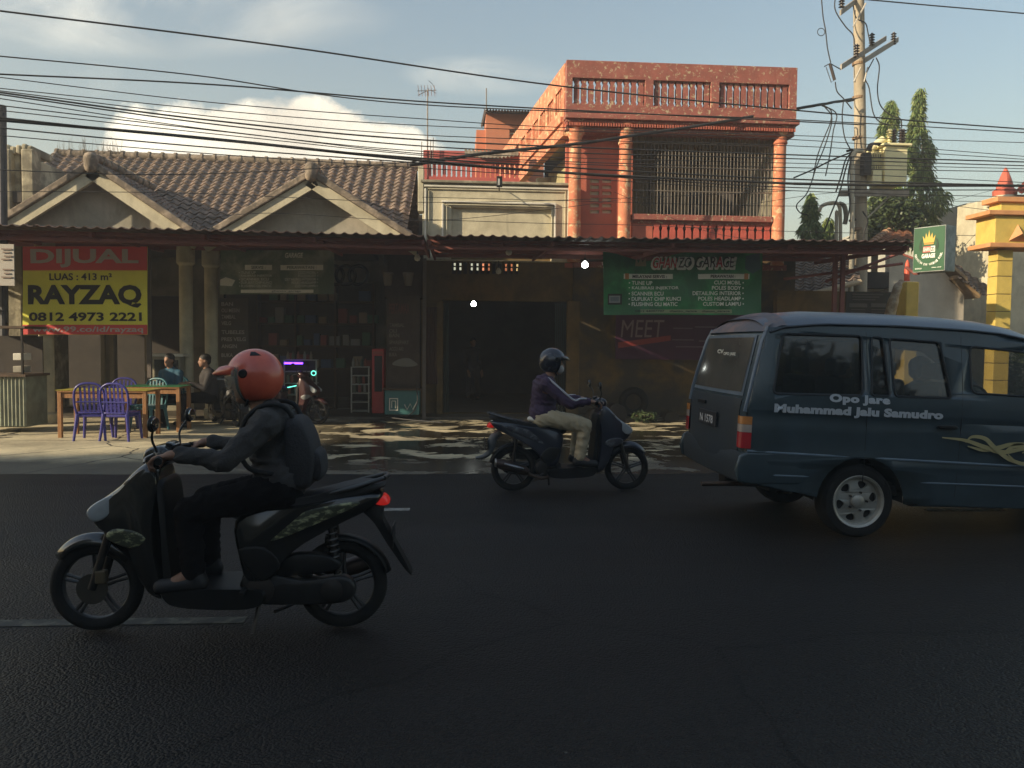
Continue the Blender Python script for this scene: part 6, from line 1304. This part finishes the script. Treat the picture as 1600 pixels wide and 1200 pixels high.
# seated people under the awning (seat height .45)
def seated(lab, x, Y, face, shirt, pants, look=(1, 0, -.05)):
    j = {'head': (.06, 0, 1.19), 'neck': (.02, 0, 1.03), 'chest': (0, 0, .88), 'waist': (-.03, 0, .66), 'pelvis': (-.02, 0, .53), 'look': look}
    for sg, n_ in ((1, 'L'), (-1, 'R')):
        j['arm'+n_] = [(0, sg*.175, .95), (.10, sg*.22, .70), (.32, sg*.12, .79)]; j['leg'+n_] = [(.0, sg*.09, .53), (.42, sg*.13, .51), (.40, sg*.13, .10), (.54, sg*.13, .06)]
    j['handdir'] = (1, 0, 0)
    return person(lab, (x, Y, 0), face, j, shirt, pants, SHOE, hair=HAIR, voxel=.012, curl=.35)
seated('dark haired person in blue shirt seated behind the green topped table', gx(268, 15.0), 15.0, pi+1.25, mat('blue_shirt', (.025, .10, .16), .8), BLKC)
seated('person in dark shirt with pale print seated right of the blue shirt by the pillars', gx(325, 14.9), 14.9, pi+.5, mat('dark_shirt', (.03, .025, .025), .8), BLKC)
# parked motorbike deep in the tyre shop
scooter('parked dark scooter with red tail in the shade behind the red helmet rider', (gx(452, 15.4), 15.4, .0), -.35, mat('scooter_red_dark', (.05, .010, .010), .35, coat=.4), mat('dim_silver', (.2, .2, .2), .4), wb=.60)
scooter('parked black scooter standing beside the seated person near the pillars', (gx(352, 15.2), 15.2, .0), 2.2, DBODY, mat('dim_silver', (.2, .2, .2), .4), wb=.60)
# worker standing in the garage doorway
j = {'head': (.02, 0, 1.55), 'neck': (0, 0, 1.40), 'chest': (0, 0, 1.25), 'waist': (0, 0, 1.03), 'pelvis': (0, 0, .90)}
for sg, n_ in ((1, 'L'), (-1, 'R')): j['arm'+n_] = [(0, sg*.18, 1.31), (.02, sg*.23, 1.04), (.14, sg*.2, .83)]; j['leg'+n_] = [(0, sg*.09, .88), (.04+.04*sg, sg*.1, .48), (.0+.08*sg, sg*.1, .10), (.14+.08*sg, sg*.11, .06)]
person('dim standing worker with bare forearms just inside the dark garage doorway', (gx(738, 21.2), 21.2, .05), -1.2, j, mat('worker_shirt', (.03, .025, .022), .9), mat('worker_shorts', (.07, .06, .06), .9), SHOE, hair=HAIR, voxel=.012, curl=.4)
# ================================================================== van
VB = mat('van_blue', (.042, .066, .080), .27, (.032, .050, .060), 2.2, .5, coat=.35, spec=.5); VBD = mat('van_dark_blue', (.026, .036, .048), .45, (.034, .038, .040), 2, .5)
VX, VY = at(1163, 690, 6.13).x, 6.13+.80
van = thing('minivan', 'blue old minivan with silver wheels and white lettering driving off the right edge', 'van', (VX, VY, 0))
def vw(x, y, z): return V((VX+x, VY+y, z))        # y<0 is the side towards the camera
def vwid(x, z):
    b_ = .805-.02*max(0, (.62-z)/.4)**2
    if z > 1.08: b_ -= .125*((z-1.08)/.66)**1.15
    b_ -= .05*max(0, 1-x/.22)**2
    if x > 3.2: b_ -= .10*((x-3.2)/1.15)**2
    return b_
def vtop(x):
    P = [(.10, 1.675), (.28, 1.745), (.6, 1.785), (1.2, 1.80), (1.8, 1.795), (2.1, 1.78), (2.35, 1.74), (2.55, 1.66), (3.15, 1.14), (3.3, 1.10), (4.2, .96), (4.38, .86)]
    for (a, za), (b_, zb2) in zip(P, P[1:]):
        if a <= x <= b_: return za+(zb2-za)*(x-a)/(b_-a)
    return P[0][1] if x < P[0][0] else P[-1][1]
def arc(cx_, r_, z0_, a0_, a1_, n_=14): return [(cx_+r_*cos(a0_+(a1_-a0_)*i/n_), z0_+r_*sin(a0_+(a1_-a0_)*i/n_)) for i in range(n_+1)]
RW, FWX = .95, 3.61; WZ = .30
def rr(pts, rad=.04):      # rounded corner polygon
    out = []; n_ = len(pts); P = [V(p) for p in pts]
    for i in range(n_):
        a, b_, c_ = P[i-1], P[i], P[(i+1) % n_]; u_ = (a-b_).normalized()*rad; w_ = (c_-b_).normalized()*rad
        for k in range(5): t_ = k/4; out.append(tuple((b_+u_)*(1-t_)**2+b_*2*t_*(1-t_)+(b_+w_)*t_*t_))
    return out
w1 = rr([(.19, 1.135), (.275, 1.612), (.93, 1.625), (.92, 1.15)]); w2 = rr([(.995, 1.155), (1.01, 1.62), (1.10, 1.618), (1.145, 1.155)], .025); w3 = rr([(1.19, 1.155), (1.155, 1.615), (1.58, 1.605), (1.66, 1.16)], .035); w4 = rr([(1.83, 1.21), (1.83, 1.585), (2.30, 1.56), (2.88, 1.19)], .05)
outer = [(.02, .42), (.0, .60), (-.005, .80), (.0, 1.0), (.05, 1.25), (.13, 1.60), (.16, 1.655)]
xs_ = [.28+.16*i for i in range(14)]
edge_ = [(x, vtop(x)-.075) for x in xs_ if x < 2.5]+[(2.62, 1.50), (3.10, 1.13), (3.3, 1.06), (3.8, .99), (4.25, .90), (4.33, .80), (4.36, .5), (4.3, .36)]
bottom = [(FWX+.40, .34)]+arc(FWX, .40, WZ, 0, pi)[0:]+[(FWX-.40, .30), (RW+.42, .28)]+arc(RW, .36, WZ, 0, pi)+[(RW-.36, .33)]
side_outline = outer+edge_+bottom
def van_side(sg):
    loops = [[V((p[0], p[1], 0)) for p in lp] for lp in (side_outline, w1, w2, w3, w4)]
    tri = tessellate_polygon(loops); flat = [p for lp in loops for p in lp]
    bm = bmesh.new(); bv_ = [bm.verts.new(p) for p in flat]
    for t_ in tri:
        try: bm.faces.new([bv_[i] for i in t_])
        except ValueError: pass
    for z in [.3+.06*i for i in range(27)]: bmesh.ops.bisect_plane(bm, geom=bm.verts[:]+bm.edges[:]+bm.faces[:], plane_co=(0, z, 0), plane_no=(0, 1, 0))
    for x in [.05, .1, .15, .2, .4, .8, 1.2, 1.6, 2, 2.4, 2.8, 3.2, 3.4, 3.6, 3.8, 4, 4.15, 4.25]: bmesh.ops.bisect_plane(bm, geom=bm.verts[:]+bm.edges[:]+bm.faces[:], plane_co=(x, 0, 0), plane_no=(1, 0, 0))
    bm.verts.ensure_lookup_table()
    vs = []; 
    for v in bm.verts:
        x, z = v.co.x, v.co.y; y = vwid(x, z)
        for zc_, d_ in ((.965, .016), (.60, -.006)):      # pressed body line groove
            y -= d_*math.exp(-((z-zc_)/.018)**2)
        dx = sqrt((x-RW)**2+(z-WZ)**2); 
        if dx < .43: y += .016*(1-(dx-.36)/.07)
        vs.append(vw(x, sg*y, z))
    bm.verts.index_update(); fs = [[v.index for v in f.verts] for f in bm.faces]; bm.free()
    o = MB().add(vs, fs).part('side_panel', VB, van, 35); so_ = o.modifiers.new('s', 'SOLIDIFY'); so_.thickness = .006; so_.offset = 0
    # recalc may point inwards; thickness is small either way
    for wi, wp_ in enumerate((w1, w2, w3, w4)):
        lp = [V((p[0], p[1], 0)) for p in wp_]; cx_ = sum(p.x for p in lp)/len(lp); cz_ = sum(p.y for p in lp)/len(lp)
        if wi < 3 or True:
            za_, zb__ = min(p.y for p in lp), max(p.y for p in lp); ya_, yb_ = vwid(cx_, za_), vwid(cx_, zb__); fy = lambda z: sg*(ya_+(yb_-ya_)*(z-za_)/(zb__-za_)-.016); vs2 = [vw(cx_+(p.x-cx_)*1.02, fy(p.y), cz_+(p.y-cz_)*1.02) for p in lp]; vs2.append(vw(cx_, fy(cz_), cz_)); n_ = len(lp)
            MB().add(vs2, [(i, (i+1) % n_, n_) for i in range(n_)]).part('side_window', mat('van_glass', (.02, .022, .022), .03, spec=.9, alpha=.80, coat=.6) if wi < 3 else mat('van_clear_glass', (.05, .055, .05), .03, spec=.6, alpha=.30), van)
        MB().tube([vw(p.x, sg*(vwid(p.x, p.y)+.001), p.y) for p in lp]+[vw(lp[0].x, sg*(vwid(lp[0].x, lp[0].y)+.001), lp[0].y)], .010, 6).part('window_seal', mat('window_rubber', (.018, .022, .027), .6), van, 60)
    pts = [vw(x, sg*(vwid(x, z_)+.008), z_) for x, z_ in [(.03, .645), (.6, .640), (.97, .635)]]
    HL = mat('van_trim_light', (.16, .22, .28), .35, coat=.3)
    MB().tube([vw(x, sg*(vwid(x, .672)+.004), .672+dz_) for x, dz_ in [(.02+.2*i, -.003*i) for i in range(22)]], .010, 6).part('side_moulding', HL, van, 60)
    MB().tube([vw(.05+.2*i, sg*(vwid(.05+.2*i, .49)+.004), .49) for i in range(4)], .007, 6).part('sill_moulding', HL, van, 60); MB().tube([vw(1.42+.25*i, sg*(vwid(1.5, .475)+.004), .475) for i in range(8)], .007, 6).part('sill_moulding', HL, van, 60)
    for x0_, z0_, x1_, z1_ in ((.965, .42, .965, 1.66), (1.74, .36, 1.76, 1.66), (2.95, .4, 2.95, 1.12)): MB().tube([vw(x0_+(x1_-x0_)*i/14, sg*(vwid(x0_, z0_+(z1_-z0_)*i/14)+.0005), z0_+(z1_-z0_)*i/14) for i in range(15)], .004, 5).part('door_gap', mat('gap_black', (.006, .007, .009), .8), van)
    MB().tube([vw(x, sg*(vwid(x, vtop(x)-.075)+.012), vtop(x)-.082) for x in [.17+.12*i for i in range(20)]], .011, 6).part('drip_rail', VBD, van, 60)
    for hx in (1.62, 2.72): MB().round_prism([(-.07, -.014), (.07, -.014), (.07, .014), (-.07, .014)], 0, .03, .8, sm=2).xf(Matrix.Translation(vw(hx, sg*(vwid(hx, .93)+.01)-(.03 if sg < 0 else 0), .93))).part('door_handle', BLKP, van, 50)
for sg in (-1, 1): van_side(sg)
# roof, windscreen strip, hood: one swept skin each
def sweep(xa_, xb_, n_, nm, m_, off=0, inw=0):
    rows = []
    for i in range(n_+1):
        x = xa_+(xb_-xa_)*i/n_; zt_ = vtop(x); ze = zt_-.075; hw = vwid(x, ze)+.004; row = []
        for k in range(21):
            s_ = -1+2*k/20; row.append(vw(x, hw*s_*(1-inw), ze+(.075+.045*(1 if x < 2.6 else .6))*(1-abs(s_)**3.2)+off))
        rows.append(row)
    return MB().rings(rows, False, False).part(nm, m_, van, 60)
sweep(.155, 2.47, 30, 'roof', mat('van_roof', (.060, .080, .110), .4, (.05, .066, .092), 2, .5, coat=.2)); sweep(2.47, 3.12, 12, 'windscreen', GLASS); sweep(3.12, 4.34, 16, 'bonnet', VB)
# tail: panel built as rows from bumper to roof
def vrear(z):
    P = [(.36, .02), (.6, 0), (1.0, 0), (1.25, .05), (1.60, .13), (1.655, .16), (1.72, .23)]
    for (a, xa_), (b_, xb_) in zip(P, P[1:]):
        if a <= z <= b_: return xa_+(xb_-xa_)*(z-a)/(b_-a)
    return P[-1][1]
def rearpt(s_, z, off=0): x = vrear(z); return vw(x+.0-.045*(1-abs(s_)**2.5)-off, s_*vwid(max(x, 0), z), z)
def rear_patch(z0_, z1_, s0_, s1_, nm, m_, off, nz=8, ns=16, label=None):
    rows = [[rearpt(s0_+(s1_-s0_)*k/ns, z0_+(z1_-z0_)*i/nz, off) for k in range(ns+1)] for i in range(nz+1)]
    return MB().rings(rows, False, False).part(nm, m_, van, 60, label=label)
rear_patch(.42, 1.665, -1, 1, 'tailgate', VB, 0, 26); rear_patch(.42, 1.08, -.86, .86, 'tailgate_lower', VBD, .006, 12)
FRM = mat('van_frame_light', (.15, .19, .24), .4, coat=.2); rear_patch(1.10, 1.60, -.86, .86, 'rear_window_frame', FRM, .006); rear_patch(1.13, 1.575, -.82, .82, 'rear_window', mat('dusty_glass', (.085, .08, .065), .12, (.11, .10, .085), 3, .6, spec=.7, coat=.4), .011)
o = rear_patch(1.64, 1.70, -.97, .97, 'rear_roof_edge', mat('faded_roof_edge', (.24, .15, .13), .6, (.12, .11, .12), 4, .9), .004, 3)
rows = []
for i in range(9):
    x = .155+.16*i/8*1.0-.03*(1-i/8); row = []
    for k in range(21): s_ = -1+2*k/20; zt_ = vtop(x+.02); hw = vwid(x, zt_-.075)+.004; row.append(vw(x-.045*(1-abs(s_)**2.5)*(1-i/8), hw*s_, zt_-.072+(.12*(1-abs(s_)**3.2))*(i/8)**.5+.004))
    rows.append(row)
MB().rings(rows, False, False).part('roof_tail', MATS['faded_roof_edge'], van, 60)
for sg in (-1, 1):
    for z0_, z1_, m_, nm in ((.880, .943, mat('amber_lens', (.55, .22, .06), .25, coat=.5), 'indicator_lens'), (.818, .878, mat('clear_lens', (.40, .34, .30), .25, coat=.5), 'reversing_lens'), (.69, .816, mat('red_lens', (.42, .02, .03), .22, coat=.5), 'tail_lens')):
        vs = []
        for i in range(4):
            z = z0_+(z1_-z0_)*i/3
            for (x, ee) in ((-.01, .88), (-.018, .97), (-.012, 1.012), (.02, 1.012), (.048, 1.012)): vs.append(vw(vrear(z)+x-(.022 if ee < 1 else .006), sg*vwid(max(0, x), z)*ee+(sg*.0), z))
        MB().add(vs, [(i*5+k, i*5+k+1, (i+1)*5+k+1, (i+1)*5+k) for i in range(3) for k in range(4)]).part(nm, m_, van, 60)
    MB().tube([rearpt(sg*.985, z, .004) for z in (.98, 1.1, 1.25, 1.4, 1.55, 1.66)], .017, 6).part('corner_pillar_trim', FRM, van, 60)
MB().box(tuple(vw(-.075, -.24, .80)), tuple(vw(-.058, .24, .93))).part('number_plate', mat('plate_dark', (.025, .025, .03), .5), van, bevel=.003)
Mr = Matrix(((0, 1, 0), (-1, 0, 0), (0, 0, 1)))
text('N 1578', .36, .07, vw(-.078, 0, .86), C('plate_white', (.5, .5, .5)), van, M=Mr, bold=.02); text('CV', .16, .035, vw(-.085, -.30, 1.45), WHITEM, van, name='window_sticker', M=Mr, bold=.05); 
text('OPO JARE', .30, .035, vw(-.00, -.28, 1.43), WHITEM, van, name='window_sticker', M=Mr, bold=.05)
MB().round_prism([(-.035, .42), (-.045, .62), (-.01, .66), (.06, .66), (.06, .42)], -.79, .79, .9, sm=2).xf(Matrix.Translation((VX, VY, 0))).part('rear_bumper', VBD, van, 50)
for sg in (-1, 1): MB().round_prism([(-.05, .43), (-.05, .63), (.10, .66), (.62, .64), (.60, .45), (.2, .42)], 0, .05, .9, sm=2).xf(Matrix.Translation((VX, VY+sg*.785-.025, 0))).part('bumper_side', VB, van, 50)
MB().box(tuple(vw(-.068, .1, .98)), tuple(vw(-.05, .3, 1.01))).part('tailgate_handle', BLKP, van, bevel=.004)
MB().tube([vw(-.22, -.42, .34), vw(.05, -.42, .35), vw(.35, -.45, .38)], .022, 10).part('exhaust_pipe', mat('rusty_steel', (.16, .11, .08), .5, metal=.8), van, 60)
MB().box(tuple(vw(.25, -.70, .34)), tuple(vw(4.1, .70, .42))).part('floor_pan', mat('underbody', (.012, .012, .012), .9), van); MB().tube([vw(RW, -.7, WZ), vw(RW, .7, WZ)], .05, 10).part('rear_axle', DKMET, van); MB().ell(vw(RW, 0, WZ), (.13, .13, .12)).part('differential', DKMET, van, 60)
MB().tube([vw(.2, .3, .30), vw(.6, .3, .30)], .09, 12).part('silencer', DKMET, van, 60)
for sg in (-1, 1):
    for x in (RW, FWX):     # inner arches
        vs = []
        for i in range(13):
            a = pi*i/12
            for yy in (.5, .785): vs.append(vw(x+.37*cos(a), sg*yy, WZ+.37*sin(a)))
        MB().add(vs, [(i*2, i*2+1, i*2+3, i*2+2) for i in range(12)]).part('wheel_arch', MATS['underbody'], van)
SIL = mat('alloy_silver', (.46, .45, .41), .4, (.34, .32, .27), 6, .6, metal=.35)
def van_wheel(x, sg):
    w_ = thing('wheel', '', '', vw(x, sg*.70, WZ)-V((VX, VY, 0))); del w_['label']; del w_['category']; w_.parent = van; c_ = vw(x, sg*.70, WZ); R3 = .30; o1 = sg
    pr = [(.21, -.09), (.27, -.095), (.292, -.07), (.298, -.03), (.298, .03), (.292, .07), (.27, .095), (.235, .10), (.21, .09)]
    mb = MB(); mb.lathe(c_, [(r_, h_*o1) for r_, h_ in pr], 48, 'y', cap=False); mb.part('tyre', RUB, w_, 40)
    mb = MB(); prr = [(.20, -.08), (.205, .05), (.215, .088), (.208, .098), (.19, .086), (.18, .05)]; mb.lathe(c_, [(r_, h_*o1) for r_, h_ in prr], 48, 'y', cap=False)
    # pressed disc with six rounded windows
    outer_ = [(.195*cos(2*pi*k/60), .195*sin(2*pi*k/60)) for k in range(60)]; hl = []
    for k in range(6):
        a = 2*pi*k/6+.2; hp = []
        for q in range(14):
            b_ = 2*pi*q/14; u_, v_ = .030*cos(b_), .037*sin(b_)+.0; sk = a+.25*(u_/.03)
            hp.append(((.135+u_)*cos(a)-v_*(1+.4*u_/.03)*sin(a), (.135+u_)*sin(a)+v_*(1+.4*u_/.03)*cos(a)))
        hl.append(hp)
    mb.slab([outer_]+hl, lambda u_, v_, d: c_+V((u_, o1*(.062+.012*cos(min(1, sqrt(u_*u_+v_*v_)/.2)*pi)-d), v_)), .02)
    o = mb.part('rim', SIL, w_, 40)
    MB().lathe(c_, [(.055, .06*o1), (.052, .085*o1), (.03, .098*o1), (.005, .10*o1)], 20, 'y').part('hub_cap', SIL, w_, 40); MB().lathe(c_, [(.19, .0), (.19, .02*o1), (.01, .02*o1)], 24, 'y').part('brake_drum', mat('drum_dark', (.02, .018, .016), .8), w_)
    for k in range(5): a = 2*pi*k/5; q_ = c_+V((.075*cos(a), .066*o1, .075*sin(a))); MB().lathe(q_, [(.009, 0), (.009, .02*o1), (.002, .022*o1)], 8, 'y').part('wheel_nut', DKMET, w_)
for x in (RW, FWX):
    for sg in (-1, 1): van_wheel(x, sg)
# interior: seats, steering wheel
SEAT = mat('seat_cloth', (.045, .045, .05), .9, (.03, .03, .033), 6, .5)
MB().box(tuple(vw(.3, -.68, .42)), tuple(vw(3.1, .68, .45))).part('cabin_floor', MATS['underbody'], van)
for x, ys_ in ((.95, (-.35, .35)), (1.80, (-.38, .38))):
    for y in ys_:
        s1 = MB().box(tuple(vw(x, y-.24, .62)), tuple(vw(x+.48, y+.24, .78))).part('seat', SEAT, van, bevel=.04); MB().box(tuple(vw(x-.12, y-.24, .74)), tuple(vw(x+.02, y+.24, 1.28))).part('seat_back', SEAT, s1, bevel=.04); MB().box(tuple(vw(x-.10, y-.12, 1.30)), tuple(vw(x, y+.12, 1.44))).part('headrest', SEAT, s1, bevel=.03)
MB().torus(vw(2.62, .38, 1.08), .17, .014, 24, 8).part('steering_wheel', BLKP, van); MB().box(tuple(vw(2.75, -.7, .85)), tuple(vw(3.1, .7, 1.08))).part('dashboard', BLKP, van, bevel=.03)
# lettering and golden scroll on the flank
vwarp = lambda p: V((p.x, VY-vwid(p.x-VX, p.z)-.012, p.z))
LW = C('van_letter_white', (.46, .49, .52)); vx_ = lambda px: at(px, 640, VY-.8).x
def vtext(s, x0_, y0_, x1_, y1_, **k): (lambda a_, b_: text(s, b_.x-a_.x, (y1_-y0_)*6.15/F_PX, (a_+b_)/2, LW, van, warp=vwarp, **k))(at(x0_, (y0_+y1_)/2, VY-.8), at(x1_, (y0_+y1_)/2, VY-.8))
vtext('Opo Jare', 1289, 617, 1384, 634, bold=.06, spacing=1.1); vtext('Muhammad Jalu Samudro', 1203, 636, 1467, 654, bold=.06, spacing=1.05)
GLD = C('scroll_gold', (.42, .36, .17))
for pts in (((1464, 678), (1500, 681), (1530, 690), (1560, 697), (1600, 690), (1640, 700)), ((1500, 684), (1510, 675), (1530, 677), (1545, 690), (1570, 708), (1600, 714), (1630, 706)), ((1505, 690), (1530, 695), (1555, 690), (1575, 684), (1610, 682)), ((1562, 697), (1575, 688), (1590, 686), (1610, 692)), ((1566, 700), (1580, 712), (1600, 712), (1612, 700), (1600, 692), (1588, 697))):
    P = psmooth([at(x, y, VY-.8) for x, y in pts], 7); n_ = len(P); vs = []
    for i, p_ in enumerate(P):
        d = (P[min(i+1, n_-1)]-P[max(i-1, 0)]).normalized(); q = V((-d.z, 0, d.x))*(.004+.014*sin(pi*i/(n_-1))); 
        for sg in (1, -1): z_ = p_+q*sg; vs.append(V((z_.x, VY-vwid(z_.x-VX, z_.z)-.012-.003*(len(pts)+int(pts[0][0]) % 7), z_.z)))
    MB().add(vs, [(i*2, i*2+1, i*2+3, i*2+2) for i in range(n_-1)]).part('gold_scroll', GLD, van)
for sg in (-1, 1):
    MB().round_prism([(0, 0), (.02, .12), (.1, .14), (.13, .02), (.08, -.02)], 0, .16, .8).xf(Matrix.Translation(vw(2.9, sg*.92-.08, 1.10))).part('door_mirror', BLKP, van, 50)
    MB().round_prism([(4.30, .70), (4.38, .70), (4.37, .84), (4.24, .86)], .42 if sg > 0 else -.72, .72 if sg > 0 else -.42, .8).xf(Matrix.Translation((VX, VY, 0))).part('headlight', MATS['headlight_glass'], van, 50)
MB().round_prism([(4.20, .36), (4.20, .60), (4.44, .60), (4.46, .40)], -.78, .78, .9, sm=2).xf(Matrix.Translation((VX, VY, 0))).part('front_bumper', VBD, van, 50); MB().round_prism([(4.25, .58), (4.25, .90), (4.36, .86), (4.38, .60)], -.72, .72, .9, sm=2).xf(Matrix.Translation((VX, VY, 0))).part('grille', BLKP, van, 50)
pvt = Vector((RW, 0, WZ)); RM = Matrix.Translation(pvt) @ Matrix.Rotation(radians(2.2), 4, 'Y') @ Matrix.Translation(-pvt)
bpy.context.view_layer.update()
for o_ in list(van.children):
    if not o_.name.startswith('wheel') or o_.name.startswith('wheel_arch'): o_.matrix_local = RM @ o_.matrix_local
# people in the van
def passenger(lab, x, y, shirt, hs=1.0):
    j = {'head': (.05, 0, 1.36-.62), 'neck': (.0, 0, 1.20-.62), 'chest': (0, 0, 1.06-.62), 'waist': (-.02, 0, .86-.62), 'pelvis': (-.01, 0, .25)}
    for sg, n_ in ((1, 'L'), (-1, 'R')): j['arm'+n_] = [(0, sg*.17, .50), (.08, sg*.21, .30), (.28, sg*.14, .34)]; j['leg'+n_] = [(.0, sg*.09, .25), (.36, sg*.11, .25), (.38, sg*.11, -.08), (.48, sg*.11, -.11)]
    j['handdir'] = (1, 0, 0)
    return person(lab, (VX+x, VY+y, .58), 0, j, shirt, BLKC, SHOE, hair=HAIR, voxel=.013, curl=.5, hscale=1.05)
passenger('long dark haired passenger behind the middle side window of the blue minivan', 1.28, -.36, mat('passenger_top', (.12, .05, .05), .8))
passenger('passenger in orange top on the far seat of the blue minivan', 1.16, .10, mat('orange_top', (.50, .24, .07), .8))
passenger('driver of the blue minivan in a dark shirt', 2.10, .38, mat('driver_shirt', (.05, .05, .06), .8))

# ================================================================== haze added to lift the dark areas, standing in for window glare
hz = bpy.data.materials.new('haze_air'); hz.use_nodes = True; hn = hz.node_tree; hn.nodes.clear()
pv = hn.nodes.new('ShaderNodeVolumePrincipled'); pv.inputs['Density'].default_value = .0045; pv.inputs['Color'].default_value = (.95, .90, .84, 1); pv.inputs['Anisotropy'].default_value = .2
hn.links.new(pv.outputs[0], hn.nodes.new('ShaderNodeOutputMaterial').inputs['Volume'])
MB().box((-110, -65, -1.2), (115, 155, 26)).thing('haze', hz, 'thin haze added to the street air to lift its shade', 'haze', kind='stuff', keep=True)
